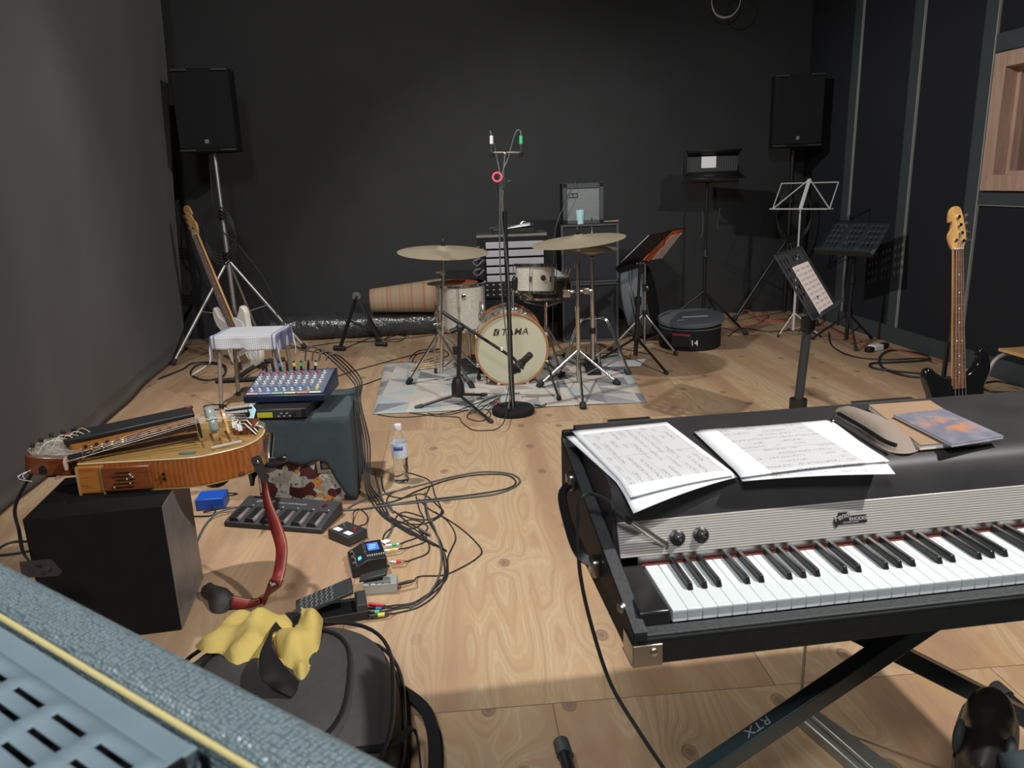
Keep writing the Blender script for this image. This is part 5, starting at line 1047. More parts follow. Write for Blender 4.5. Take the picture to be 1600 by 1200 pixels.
# low boom stand with a big microphone
lc = at(717, 634); y2 = lc.y
lm = thing('microphone_stand', 'short black boom microphone stand with a tripod base before the bass drum', 'microphone stand', TR((lc.x, lc.y, 0)))
j0 = aty(719, 512, y2)
ob('hub', M(TR((lc.x, y2, .06))).lathe([(.026, 0), (.042, .02), (.04, .08), (.026, .12), (.016, .125)], 20), mt['black'], lm, world=True)
ob('tube', M().cyl((lc.x, y2, .1), j0, .0135), mt['blackmetal'], lm, world=True); ob('height_clutch', M().cyl((lc.x, y2, .33), (lc.x, y2, .38), .019), mt['black'], lm, world=True)
ob('swivel', M().ball(j0, .028, 14).cyl(j0, j0 + Vector((-.06, -.02, -.02)), .016), mt['black'], lm, world=True)
b0, b1_ = aty(690, 487, y2 + .02), aty(803, 560, y2 + .06)
ob('boom', M().cyl(b0, b1_, .0095), mt['blackmetal'], lm, world=True); ob('boom_weight', M().cyl(b0, b0.lerp(b1_, .22), .0125), mt['pedalgrey'], lm, world=True); ob('boom_clip', M().box(b0.lerp(b1_, .83) + Vector((0, -.004, .012)), (.016, .02, .022)), mt['white'], lm, world=True, bev=.003)
for (px, py) in ((653, 636), (757, 617), (766, 657)):
    f = at(px, py, .014); l = ob('leg', M().cyl((lc.x, y2, .075), f, .009), mt['blackmetal'], lm, world=True); d = (f - Vector((lc.x, y2, .075))).normalized(); ob('rubber_foot', M().lathe([(.011, 0), (.014, .004), (.014, .045), (.009, .05)], 12, along(f - d * .03, f + d * .02)), mt['pedalgrey'], l, world=True)
m0, m1 = aty(806, 576, y2 + .06), aty(832, 551, y2 + .03)
sm = thing('studio_microphone', 'big dark grey microphone in a ring mount before the bass drum head', 'microphone', TR(m0)); ax = (m1 - m0)
ob('head_grille', M().lathe([(.025, 0), (.027, .003), (.027, .07), (.022, .075), (.0001, .076)], 20, along(m0 + ax * .42, m1) @ Matrix.Diagonal((1, .8, 1, 1))), mat('bronze_grey_mesh', (.045, .036, .034), .5, .3, .3, 400), sm, world=True)
ob('body', M().lathe([(.0001, -.035), (.02, -.034), (.026, -.02), (.027, .06), (.025, .062)], 20, along(m0, m1)), mt['pedalgrey'], sm, world=True)
for z in (.0, .03): ob('mount_ring', M().lathe([(.028, z), (.037, z), (.037, z + .008), (.028, z + .008)], 24, along(m0, m1), closed=True), mt['steel' if z else 'black'], sm, world=True)
ob('mount_arm', M().cyl(b1_, m0 + ax * .2, .009).ball(m0 + ax * .2, .014, 10), mt['black'], sm, world=True); e_ = m0 - ax.normalized() * .035
ob('connector', M().cyl(e_, e_ - ax.normalized() * .03, .0085), mt['paper'], sm, world=True)
cable('cable of the big microphone falling to the foot of the round base', [e_ - ax.normalized() * .03, aty(798, 588, y2 + .04), aty(795, 605, y2), at(788, 632, .06), at(772, 628, .03), at(760, 640)], .003, 'cable')
cable('black cable looping over the floor in front of the rug', [(640, 645), (680, 650), (715, 652), (722, 660), (740, 672), (770, 672), (786, 662, .045), (792, 640, .058), (797, 625, .055)], .0032)
cable('black cable curling between the short stand and the round base', [(668, 646), (700, 648), (735, 640), (760, 640), (766, 650), (750, 658), (730, 652), (740, 640), (766, 630, .02), (782, 620, .02)], .0032)
cable('black cable heaped at the left of the round base', [(730, 648), (750, 640, .02), (765, 630, .02), (780, 622, .02), (768, 636, .03), (758, 648), (745, 638, .02), (758, 626, .02), (776, 620, .02)], .0032)
cable('grey cable lying along the front edge of the rug', [(590, 648), (630, 652), (700, 645), (740, 632, .018), (775, 619, .018), (812, 614, .018)], .003)
one('cable_tie', 'short red cable tie on the heaped cables beside the round base', 'tie', M().tube([at(772, 634, .04), at(781, 627, .05), at(785, 631, .045)], .004, 6), mt['red'], TR(at(778, 632)), world=True)
# ---------------------------------------------------------------- behind the kit
ya = 6.42; AT0 = TR((.445, ya, 0), 2)
def cab(label, z, h, T):
    c = thing('speaker_cabinet', label, 'speaker', T @ TR((0, 0, z)))
    ob('body', M().box((.24, .2, h / 2 + .004), (.48, .4, h - .008)), mt['tolex'], c, bev=.012, seg=3)
    m = M(); w = .48
    for (x0, x1, z0, z1) in ((0, .022, .0, h), (w - .022, w, 0, h), (.022, w - .022, 0, .022), (.022, w - .022, h - .022, h)): m.box(((x0 + x1) / 2, -.006, (z0 + z1) / 2), (x1 - x0, .016, z1 - z0 - .004))
    ob('front_edge', m, mt['tolexrim'], c, bev=.003); ob('grille', M().box((.24, -.001, h / 2), (.44, .004, h - .05)), mat('navy_black_grille', (.012, .014, .019), .8, 0, .2, 300), c)
    return c
cab('lower black bass speaker cabinet behind the hi-hat', 0, .5, AT0); cab('upper black bass speaker cabinet under the silver fronted amplifier', .5, .485, AT0)
p = aty(880, 346, ya); CB = TR((p.x, ya + .01, .985), 2)
ca = thing('combo_amplifier', 'small amplifier with silver mesh front on top of the black cabinets', 'amplifier', CB); cwd = .335
ob('body', M().box((cwd / 2, .12, .163), (cwd, .22, .325)), mt['tolex'], ca, bev=.008)
m = M()
for (x0, x1, z0, z1) in ((0, .035, 0, .326), (cwd - .035, cwd, 0, .326), (.035, cwd - .035, 0, .03), (.035, cwd - .035, .285, .326)): m.box(((x0 + x1) / 2, .004, (z0 + z1) / 2), (x1 - x0, .02, z1 - z0))
ob('front_edge', m, mt['tolexrim'], ca, bev=.003); ob('grille', M().box((cwd / 2, .008, .16), (cwd - .06, .006, .26)), mt['silvergrille'], ca)
for x in (.018, cwd - .018):
    for z in (.018, .308): ob('corner', M().box((x, .0, z), (.034, .016, .034)), mt['blackmat'], ca, bev=.006)
bgm = M(); 
for b in (((.085, -.0, .245), (.07, .006, .004)), ((.085, 0, .215), (.07, .006, .004)), ((.05, 0, .23), (.004, .006, .03)), ((.12, 0, .23), (.004, .006, .03)), ((.085, 0, .23), (.004, .006, .03))): bgm.box(*b)
ob('front_badge', bgm, mt['black'], ca)
cable('grey lead looping from the small amplifier down behind the drums', [CB @ Vector((.14, .1, .335)), CB @ Vector((.1, -.03, .33)), CB @ Vector((.03, -.06, .2)), CB @ Vector((-.06, -.04, .0)), CB @ Vector((-.08, .05, -.25)), CB @ Vector((-.09, .1, -.7)), CB @ Vector((-.1, .1, -.979))], .004, 'cablegrey')
cpz = aty(906, 349, ya + .06); cp = thing('plastic_cup', 'pale blue plastic cup standing on the black cabinet', 'cup', TR((cpz.x, ya - .035 + .06, .985)))
ob('wall', M().lathe([(.028, 0), (.0365, .115), (.035, .115), (.027, .003)], 28, closed=True), mat('translucent_pale_blue', (.45, .7, .78), .3, 0, .35, 30), cp); ob('base', M().cyl((0, 0, .0), (0, 0, .003), .028, n=28), mat('blue_cup_base', (.25, .5, .65), .3), cp)
a, b = AT0 @ Vector((.3, .06, .993)), AT0 @ Vector((.4, .1, .993)); dk = thing('drum_stick', 'short wooden drumstick lying on the black cabinet beside the cup', 'drumstick', along(a, b)); ob('shaft', M().cyl((0, 0, -.05), (0, 0, .2), .0075, .006, 10), mt['hickory'], dk); ob('tip', M().ball((0, 0, .21), .008, 8, (.8, .8, 1.5)), mt['hickory'], dk)
# stack of drawers
RKT = TR((-.24, 6.18, 0), 2); rw_ = .56
rc_ = thing('drawer_rack', 'lilac grey rack of flat drawers standing behind the floor tom', 'rack', RKT)
ob('body', M().box((rw_ / 2, .2, .46), (rw_, .38, .92)), mt['blackmat'], rc_, bev=.006)
for k in range(5): ob('drawer', M().box((rw_ / 2 + .02, -.0, .90 - .066 * (k + .5) - .01), (rw_ - .1, .03, .05)), mt['silverrack'], rc_, bev=.003)
pnl_ = ob('button_panel', M().box((rw_ / 2, .002, .505), (rw_ - .06, .02, .13)), mt['black'], rc_)
for i in range(8):
    for j in range(3): ob('button', M().box((.07 + i * .05, -.012, .465 + j * .04), (.014, .006, .008)), mt['silverprint'], pnl_)
ob('red_light', M().box((.43, -.012, .475), (.035, .006, .02)), mat('dark_red_light', (.35, .03, .03), .4), pnl_)
ob('top_plate', M().box((rw_ / 2, .2, .93), (rw_ + .0, .38, .02)), mt['steel'], rc_)
for z in (.68, .76, .85): ob('cable_bundle', M().tube(spline([(.02, -.01, z), (-.035, -.04, z - .02), (.0, -.05, z - .05), (.05, -.02, z - .01)], 5), .009, 6), mt['steel'], rc_)
lt = thing('folded_stand', 'black folded stand lying with white paper on top of the drawer rack', 'stand', RKT @ TR((.1, .1, .94)))
ob('plate', M().box((.2, .05, .022), (.34, .24, .04)), mt['black'], lt, bev=.006); ob('lever', M().bar((.0, -.02, .05), (.36, .02, .065), .03, .02), mt['pedalgrey'], lt); ob('white_sheet', M().add([(.12, -.1, .04), (.33, -.06, .06), (.34, .04, .085), (.2, .02, .05)], [(0, 1, 2, 3)]), mt['paper'], lt, solid=.002); ob('hook', M().tube([(.26, 0, .07), (.28, 0, .09), (.3, 0, .085)], .006, 6), mt['nickel'], lt)
# small black folding stand at the left
tc_ = aty(557, 463, 6.6); sst = thing('round_topped_stand', 'short black folding stand with a round top before the vinyl roll', 'stand', TR((tc_.x, 6.6, 0)))
ob('round_top', M().lathe([(.0001, -.012), (.035, -.012), (.04, 0), (.035, .014), (.018, .016), (.016, .011), (.0001, .011)], 24, frame(tc_, (1, 0, 0), (0, 0, 1))), mat('mid_grey_plastic', (.1, .1, .1), .5), sst, world=True)
for (x, y) in ((531, 545), (596, 538)):
    f = at(x, y, .015); l = ob('leg', M().bar(tc_, f, .026, .02), mt['blackmetal'], sst, world=True); ob('foot', M().cyl(f + Vector((-.05, .0, .01)), f + Vector((.05, -.02, 0)), .022), mt['black'], l, world=True)
f = Vector((tc_.x + .15, 6.8, .03)); ob('leg', M().bar(tc_, f, .02, .014), mt['blackmetal'], sst, world=True); ob('strut', M().bar(tc_.lerp(at(531, 545), .45), tc_.lerp(at(596, 538), .75), .014, .01), mt['blackmetal'], sst, world=True)
# ---------------------------------------------------------------- loudspeakers on tripods
def speaker(label, T, w=.38, h=.6, d=.36):
    s = thing('loudspeaker', label, 'loudspeaker', T)
    ob('cabinet', M().prism([(-w / 2, 0), (w / 2, 0), (w / 2, d * .55), (w * .28, d), (-w * .28, d), (-w / 2, d * .55)], 0, h), mt['blackmat'], s, bev=.008)
    ob('grille', M().box((0, -.006, h / 2), (w - .012, .014, h - .05)), mt['speakergrille'], s, bev=.005)
    for z in (.012, h - .012):
        for sx in (-1, 1): ob('edge_trim', M().box((sx * w * .35, -.008, z), (w * .28, .02, .016)), mt['pedalgrey'], s, bev=.003)
    b = ob('badge', M().box((.0, -.0145, .075), (.034, .004, .034)), mt['pedalgrey'], s)
    for k in range(3): ob('badge_line', M().box((0, -.017, .066 + k * .009), (.026, .002, .004)), mt['silverprint'], b)
    ob('pole_socket', M().cyl((0, d * .45, -.012), (0, d * .45, 0), .03), mt['black'], s); return s
ys_ = 6.42; p0 = aty(283, 238, ys_ - .15); p1 = aty(371, 236, ys_ - .13); a_ = math.degrees(math.atan2(.06, 1))
c = (p0 + p1) / 2; SPT = TR((c.x, ys_ - .15, c.z), 6); W1 = (p1 - p0).length
speaker('black loudspeaker high on the left by the charcoal curtain', SPT, W1, aty(318, 106, ys_ - .15).z - c.z)
px_ = SPT @ Vector((0, .36 * .45, 0)); sst_ = thing('speaker_stand', 'silver tripod stand under the left loudspeaker', 'stand', TR((px_.x, px_.y, 0)))
hub = Vector((px_.x, px_.y, .83))
ob('upper_pole', M().cyl((px_.x, px_.y, 1.15), (px_.x, px_.y, c.z - .012), .0175), mt['alu'], sst_, world=True); ob('lower_pole', M().cyl((px_.x, px_.y, .3), (px_.x, px_.y, 1.16), .0215), mt['alu'], sst_, world=True)
ob('collar', M().cyl((px_.x, px_.y, 1.12), (px_.x, px_.y, 1.2), .028), mt['black'], sst_, world=True); ob('leg_hub', M().cyl((px_.x, px_.y, .8), (px_.x, px_.y, .86), .036), mt['black'], sst_, world=True)
hub = Vector((px_.x, px_.y, .8))
tripod(sst_, hub, [at(266, 572) + Vector((.02, 0, 0)), at(478, 546), Vector((px_.x + .05, px_.y + .45, 0))], .014, mt['alu'], mt['rubber'], strut_z=.33, fr=.02)
cable('black cable hung in coils on the left speaker stand', [Vector((px_.x - .02 + .13 * math.cos(t), px_.y - .06, .95 + .2 * math.sin(t) + .004 * t)) for t in [i * .55 for i in range(46)]], .0055)
cable('black cable hanging straight behind the left speaker pole', [Vector((px_.x - .07, px_.y + .06, c.z)), Vector((px_.x - .075, px_.y + .05, 1.4)), Vector((px_.x - .05, px_.y - .02, 1.1)), Vector((px_.x + .12, px_.y - .03, .9)), Vector((px_.x + .3, px_.y - .02, .6)), Vector((px_.x + .42, px_.y, .2)), Vector((px_.x + .5, px_.y + .05, .006)), Vector((px_.x + .7, px_.y - .1, .006))], .0045)
yq = 7.08; q0, q1 = aty(1208, 229, yq), aty(1282, 230, yq); cq = (q0 + q1) / 2; SQ = TR((cq.x, yq, cq.z), -8)
speaker('black loudspeaker in the dark right corner of the room', SQ, (q1 - q0).length, aty(1245, 115, yq).z - cq.z, .3)
px2 = SQ @ Vector((0, .3 * .45, 0)); s2_ = thing('speaker_stand', 'dark tripod stand under the loudspeaker in the right corner', 'stand', TR((px2.x, px2.y, 0)))
ob('upper_pole', M().cyl((px2.x, px2.y, 1.1), (px2.x, px2.y, cq.z - .012), .0175), mt['blackmetal'], s2_, world=True); ob('lower_pole', M().cyl((px2.x, px2.y, .06), (px2.x, px2.y, 1.1), .0215), mt['blackmetal'], s2_, world=True); ob('collar', M().cyl((px2.x, px2.y, 1.07), (px2.x, px2.y, 1.13), .03), mt['pedalgrey'], s2_, world=True)
tripod(s2_, (px2.x, px2.y, .75), [at(1147, 502), Vector((px2.x + .16, px2.y + .2, 0)), Vector((px2.x + .12, px2.y - .5, 0))], .014, mt['blackmetal'], mt['rubber'], strut_z=.25, fr=.02)
cable('black cable hung in a loop on the right speaker stand', [Vector((px2.x + .02 + .16 * math.cos(t), px2.y - .07, .93 + .22 * math.sin(t) + .003 * t)) for t in [i * .55 for i in range(36)]], .006)
# ---------------------------------------------------------------- stage light
yo = 6.95; lc_ = aty(1105, 285, yo)
ls = thing('light_stand', 'thin black tripod stand under the stage light', 'stand', TR((lc_.x, yo, 0)))
ob('lower_pole', M().cyl((lc_.x, yo, .08), (lc_.x, yo, .72), .016), mt['blackmetal'], ls, world=True); ob('upper_pole', M().cyl((lc_.x, yo, .7), (lc_.x, yo, lc_.z), .011), mt['blackmetal'], ls, world=True); kz = aty(1100, 395, yo); ob('clamp_knob', M().cyl((lc_.x, yo, kz.z - .03), (lc_.x, yo, kz.z + .03), .02).ball((lc_.x - .0, yo - .03, kz.z - .03), .012, 8), mt['pedalgrey'], ls, world=True)
tripod(ls, (lc_.x, yo, .32), [Vector((lc_.x - .45, yo - .1, 0)), Vector((lc_.x + .25, yo - .5, 0)), Vector((lc_.x + .25, yo + .35, 0))], .011, mt['blackmetal'], mt['rubber'], strut_z=.1)
lg = thing('stage_light', 'wide black stage light with a white label on a thin stand', 'stage light', TR((lc_.x, yo, lc_.z), -6))
ob('housing', M().box((.03, .06, .14), (.44, .16, .17)), mt['black'], lg, bev=.008); ob('flap', M().add([(-.17, -.02, .09), (.25, -.02, .09), (-.22, -.14, .03), (.3, -.14, .03)], [(0, 1, 3, 2)]), mt['blackmetal'], lg, solid=.004); ob('flap', M().add([(-.17, -.02, .22), (.25, -.02, .22), (-.2, -.06, .27), (.28, -.06, .27)], [(0, 2, 3, 1)]), mt['blackmetal'], lg, solid=.004)
ob('side_flap', M().box((-.2, -.03, .15), (.006, .1, .17)), mt['blackmetal'], lg); ob('yoke', M().tube([(-.21, .06, .14), (-.215, .03, .0), (.27, .03, .0), (.27, .06, .14)], .008, 6), mt['blackmetal'], lg)
lb2 = ob('paper_label', M().box((.005, -.024, .17), (.125, .003, .095)), mt['paper'], lg); ob('front_slats', M().holes([-.18 + .01 * i for i in range(44)], [.06, .21], lambda i, j: i % 2 == 1, Matrix(((1, 0, 0, 0), (0, 0, 1, -.0215), (0, 1, 0, 0), (0, 0, 0, 1)))), mt['pedalgrey'], lg)
for k, (x, y) in enumerate(((1098, 350), (1125, 340))): cable('thin loose wire hanging %s the stage light stand' % ('left of' if k == 0 else 'right of'), [aty(x, y - 15 if k else y - 20, yo), aty(x - 4 if k else x, y + 10, yo), aty(x - 3, y + 20, yo)], .0025, 'cablegrey')
# ---------------------------------------------------------------- music stands
def desk(root, cs, mtl, lip=True, rows=5, cols=11):
    TL, TR_, BR_, BL = cs; X = ((TR_ - TL) + (BR_ - BL)) / 2; Y = ((TL - BL) + (TR_ - BR_)) / 2; T = frame((BL + BR_) / 2, X, Y); w, h = X.length, Y.length
    T = W[root.name].inverted() @ T
    xs = [-w / 2 + .0]; ys = [0]
    for i in range(cols): a = -w / 2 + .03 + (w - .06) * i / cols; xs += [a + .004, a + (w - .06) / cols * .55]
    xs.append(w / 2); 
    for j in range(rows): a = h * .3 + (h * .66) * j / rows; ys += [a, a + .024]
    ys.append(h)
    d = ob('desk', M(T).holes(xs, ys, lambda i, j: i % 2 == 1 and j % 2 == 1 and (i // 2) % 4 != 3), mtl, root, solid=.0022)
    if lip: ob('ledge', M(T).box((0, .0, .025), (w, .003, .05)).box((0, .008, .049), (w, .016, .003)), mtl, root)
    ob('edge_fold', M(T).box((-w / 2, h / 2, .003), (.003, h, .006)).box((w / 2, h / 2, .003), (.003, h, .006)).box((0, h, .003), (w, .003, .006)), mtl, root)
    return T, w, h
def mstand(label, base, hub_z, top, feet, mtl=None, r0=.0155, r1=.011, strut=.08, split=None):
    mtl = mtl or mt['blackmetal']; s = thing('music_stand', label, 'music stand', TR((base.x, base.y, 0)))
    m = split or (hub_z + top.z) / 2; b = Vector((base.x, base.y, .05)); k = b.lerp(top, (m - .05) / (top.z - .05))
    ob('lower_tube', M().cyl(b, k, r0), mtl, s, world=True); ob('upper_tube', M().cyl(k, top, r1), mtl, s, world=True); ob('clutch', M().cyl(k - Vector((0, 0, .03)), k + Vector((0, 0, .03)), r0 * 1.5), mt['black'], s, world=True)
    h = b.lerp(top, (hub_z - .05) / (top.z - .05)); ob('leg_hub', M().cyl(h - Vector((0, 0, .025)), h + Vector((0, 0, .025)), r0 * 1.9), mt['black'], s, world=True)
    tripod(s, h, feet, .0095, mtl, mt['rubber'], strut_z=strut, fr=.014); ob('tilt_joint', M().ball(top, .022, 10).cyl(top + Vector((-.03, 0, 0)), top + Vector((.03, 0, 0)), .014), mt['black'], s, world=True)
    return s
def dpose(cx, cy, cz, psi, tau, w, h):
    psi, tau = R(psi), R(tau); X = Vector((math.cos(psi), math.sin(psi), 0)); N = Vector((-math.sin(psi), math.cos(psi), 0)); Y = Vector((0, 0, math.cos(tau))) + N * math.sin(tau); c = Vector((cx, cy, cz))
    return (c - X * w / 2 + Y * h / 2, c + X * w / 2 + Y * h / 2, c + X * w / 2 - Y * h / 2, c - X * w / 2 - Y * h / 2)
# front one with a page on it
yf = 3.62
b = aty(1243, 640, yf); b.z = 0; tp_ = Vector((1.43, 3.605, .76))
s = mstand('black music stand with a pale page standing behind the piano', b, .24, tp_, feet_round((b.x, b.y), .3, 200), mtl=mt['standgrey'], r0=.022, r1=.014, split=.64)
T, w, h = desk(s, dpose(1.407, 3.622, .841, 55.5, 33, .468, .338), mt['standgrey'], rows=5, cols=8)
sh_ = one('music_sheet', 'pale pink page standing on the music stand behind the piano', 'paper', M().box((0, 0, 0), (w * .62, h * .74, .001)), mt['pinkpaper'], W[s.name] @ T @ TR((w * .1, h * .385, .004)))
for j in range(9):
    for i in range(3): ob('print_block', M().box((-w * .19 + i * w * .19, -h * .3 + j * h * .075, .0007), (w * .15, h * .03, .0003)), mat('grey_print', (.4, .34, .33), .8), sh_)
# dark perforated one by the right wall
yg = 5.92; hb = aty(1325, 490, yg); tp_ = Vector((2.66, 5.91, .79)); bz = aty(1322, 531, yg)
s = mstand('dark perforated music stand beside the right wall', Vector((bz.x, yg, 0)), hb.z, tp_, [at(1338, 549), at(1362, 530), at(1268, 531)])
desk(s, dpose(2.64, 5.914, .836, -55.5, 45, .468, .337), mat('dark_teal_steel', (.02, .028, .03), .5, 0, .1), rows=4, cols=11)
# silver folding one
yv = 6.35; s = thing('music_stand', 'silver folding wire music stand in front of the right corner speaker', 'music stand', TR((aty(1245, 490, yv).x, yv, 0)))
A = dpose(2.398, 6.307, 1.151, -45.4, 34, .469, .238); cm, bm = (A[0] + A[1]) / 2 + Vector((.0, 0, .03)), (A[2] + A[3]) / 2
for i, j in ((0, 1), (1, 2), (3, 2), (0, 3)): ob('frame_wire', M().bar(A[i], A[j], .007, .007), mt['silverpaint'], s, world=True)
for i in (2, 3): ob('cross_wire', M().bar(A[i], cm, .007, .007), mt['silverpaint'], s, world=True)
ob('centre_strip', M().bar(bm, cm, .03, .006), mt['silverpaint'], s, world=True); ob('ledge_wire', M().tube([A[3] + Vector((-.02, .02, .0)), A[3] + Vector((-.035, -.035, 0)), A[2] + Vector((-.035, -.035, 0)), A[2] + Vector((.02, -.02, 0))], .005, 6), mt['silverpaint'], s, world=True)
bb_ = aty(1240, 505, yv); ob('upper_tube', M().cyl((bb_.x, yv, .55), bm, .008), mt['silverpaint'], s, world=True); ob('lower_tube', M().cyl((bb_.x, yv, .05), (bb_.x, yv, .56), .011), mt['silverpaint'], s, world=True)
tripod(s, (bb_.x, yv, .2), [at(1215, 527), Vector((bb_.x + .2, yv - .1, 0)), Vector((bb_.x + .05, yv + .25, 0))], .005, mt['silverpaint'], mt['rubber'], strut_z=.06)
# pair near the kit: perforated black one and a wire one with the orange folder
yp = 5.62; hb = aty(993, 527, yp); tp_ = aty(1000, 412, yp); bz = aty(993, 560, yp)
s = mstand('black perforated music stand turned to the drummer beside the hi-hat', Vector((bz.x, yp, 0)), hb.z, tp_, [at(1043, 586), at(940, 562), at(1000, 548) + Vector((.05, .25, 0))])
T, w, h = desk(s, dpose(.986, 5.584, .842, 59.4, -47.3, .471, .345), mt['blackmetal'], rows=5, cols=12)
sd_ = 1 if (W[s.name] @ T).to_3x3().col[2].dot(O - (W[s.name] @ T).translation) > 0 else -1
one('music_sheet', 'white pages on the far side of the perforated music stand beside the hi-hat', 'paper', M().box((-w * .1, h * .56, -sd_ * .006), (w * .72, h * .8, .002)), mt['paper'], W[s.name] @ T)
yw = 6.0; tp_ = aty(1008, 408, yw); bz = aty(1007, 548, yw)
s = mstand('grey folding music stand holding the orange folder', Vector((bz.x, yw, 0)), .3, tp_, [at(1058, 556), Vector((bz.x - .28, yw + .02, 0)), Vector((bz.x + .05, yw + .28, 0))], mt['steel'], .011, .008)
fo = dpose(1.204, 5.992, .831, 51.1, -40.7, .302, .311)
for i, j in ((0, 2), (1, 3), (0, 1), (2, 3)): ob('cross_wire', M().bar(fo[i] + Vector((0, -.012, 0)), fo[j] + Vector((0, -.012, 0)), .006, .006), mt['black'], s, world=True)
X = ((fo[1] - fo[0]) + (fo[2] - fo[3])) / 2; Y = ((fo[0] - fo[3]) + (fo[1] - fo[2])) / 2; FT = frame(sum(fo, Vector()) / 4, X, Y); I = FT.inverted(); L = [I @ p for p in fo]
fld = thing('folder', 'orange card folder with a pale page on the grey folding stand', 'folder', FT)
ob('card', M().prism([(l.x, l.y) for l in L][::-1], .0, .006), mt['orange'], fld); 
def mixp(u, v): return L[3].lerp(L[2], u).lerp(L[0].lerp(L[1], u), v)
ob('page', M().prism([(mixp(u, v).x, mixp(u, v).y) for u, v in ((.5, .02), (1.05, .0), (1.02, .86), (.48, .8))], .006, .009) if FT.to_3x3()[1][2] < 0 else M().prism([(mixp(u, v).x, mixp(u, v).y) for u, v in ((.5, .02), (1.05, .0), (1.02, .86), (.48, .8))], -.003, .0), mt['pinkpaper'], fld)
# ---------------------------------------------------------------- drum cases
c0 = at(1086, 551); cc = Vector((1.46, 6.13, 0)); dcs = thing('drum_case', 'round dark drum case marked 14 with its lid on the floor', 'drum case', TR(cc, 10)); cr_ = .245
ob('body', M().lathe([(.0001, 0), (cr_ - .01, 0), (cr_, .012), (cr_, .2), (cr_ - .01, .205)], 40), mt['blackmat'], dcs)
LDm = TR((0, -.015, .21), 0, 4, -3)
ld = ob('lid', M(LDm).lathe([(.0001, .0), (cr_ + .015, .0), (cr_ + .02, .012), (cr_ + .015, .035), (cr_ * .9, .045), (.0001, .05)], 40), mt['greycase'], dcs)
ob('zip', M().lathe([(cr_ + .001, .165), (cr_ + .005, .165), (cr_ + .005, .175), (cr_ + .001, .175)], 40, closed=True), mt['greycase'], dcs)
st_ = ob('white_strip', M(LDm).box((.02, -.07, .048), (.2, .03, .004), TR((0, 0, 0), -14)), mat('pale_label', (.4, .45, .46), .6), ld)
for k in range(3): ob('lid_print', M(LDm).box((-.16 + .02 * k, -.12, .0465), (.014, .012, .003)), mt['silverprint'], ld)
A_ = -104; text('14', .062, mt['white'], dcs, TR((0, 0, 0), A_) @ frame((cr_ + .0015, -.035, .05), (0, 1, 0), (0, 0, 1)), .0008, 0, name='number', font_w=1.3)
ob('front_pocket', M(TR((0, 0, 0), -128)).box((cr_ + .008, 0, .085), (.02, .16, .1)), mt['black'], dcs, bev=.008); ob('red_lining', M(TR((0, 0, 0), -128)).box((cr_ + .008, 0, .137), (.026, .14, .008)), mt['red'], dcs)
bc = aty(1000, 480, 6.5); axd = Vector((.93, -.32, .2)).normalized()
db = thing('drum_bag', 'round grey drum bag standing on its edge beside the black cabinets', 'drum bag', TR((bc.x, 6.5, 0)))
DB = along(Vector((bc.x + .0, 6.5, .335)), Vector((bc.x + .0, 6.5, .335)) + axd)
ob('body', M(DB).lathe([(.0001, -.1), (.27, -.1), (.305, -.085), (.315, .0), (.305, .085), (.27, .1), (.0001, .1)], 44), mt['greycase'], db, world=True); ob('side_disc', M(DB).lathe([(.275, .098), (.27, .104), (.0001, .106)], 44), mt['blackmat'], db, world=True)
for z in (-.012, .012): ob('zip', M(DB).lathe([(.313, z - .003), (.318, z - .003), (.318, z + .003), (.313, z + .003)], 44, closed=True), mt['black'], db, world=True)
pz = aty(982, 494, 6.0); ob('zip_pull', M(DB).box((.16, -.275, .0), (.02, .02, .03)), mt['nickel'], db, world=True, bev=.004); ob('carry_ring', M(DB).lathe([(.022, .104), (.03, .104), (.03, .115), (.022, .115)], 18, TR((-.17, .1, 0)), closed=True), mt['nickel'], db, world=True)
pp = [at(965, 566), at(1010, 562), at(1000, 574), at(948, 575)]; 
one('music_sheet', 'white sheet of music lying on the floor beside the hi-hat', 'paper', M().prism([(p.x, p.y) for p in pp][::-1], .008, .009), mt['paper'], TR(pp[0]), world=True)
# ---------------------------------------------------------------- cables and plugs at the back
G2 = 'cables on the floor at the back'
cable('black cable running along the floor from the stool towards the kit', [(470, 607), (520, 590), (580, 572), (640, 556), (690, 545)], .004, 'cable', G2)
cable('black cable crossing the floor before the vinyl roll', [(415, 545), (470, 543), (530, 535), (580, 533), (640, 528), (700, 520)], .004, 'cable', G2)
cable('thin black cable crossing to the left corner of the rug', [(530, 612), (560, 604), (600, 590), (640, 578), (665, 572)], .004, 'cable', G2)
cable('black cable coiled on the floor under the left cymbal', [(640, 560), (655, 548), (690, 546), (700, 556), (670, 562), (645, 566), (655, 552), (690, 550)], .004, 'cable', G2)
cable('black cable ringed at the foot of the vinyl roll', [(600, 530), (620, 524), (634, 527), (620, 534), (602, 531), (615, 522), (640, 526)], .004, 'cable', G2)
cable('thick black cable coiled beside the stool', [(248, 592), (285, 577), (300, 568), (330, 566), (352, 572), (348, 588), (320, 594), (298, 584), (310, 570), (345, 570), (352, 580)], .007)
cx0, cx1 = at(300, 586, .03), at(322, 572, .05); plug('big black and white cable connector beside the stool', cx0, cx1, 'white', None)
one('cable_loop', 'small black cable loop on the floor behind the hurdy-gurdy', 'cable', M().tube([at(336 + 18 * math.cos(t), 636 + 4 * math.sin(t), .004) for t in [i * .35 for i in range(18)]], .004, 6), mt['cable'], TR(at(336, 636)), world=True)
G3 = 'red cables in the right corner'
cable('red cable arched on the floor by the right speaker stand', [(1140, 505), (1155, 490), (1165, 485, .05), (1178, 490, .04), (1190, 500), (1225, 501), (1240, 496)], .006, 'redcable', G3)
cable('red cable lying in front of the arched one', [(1150, 505), (1170, 509), (1190, 503), (1192, 489, .05), (1198, 488, .04), (1200, 500), (1230, 498)], .006, 'redcable', G3)
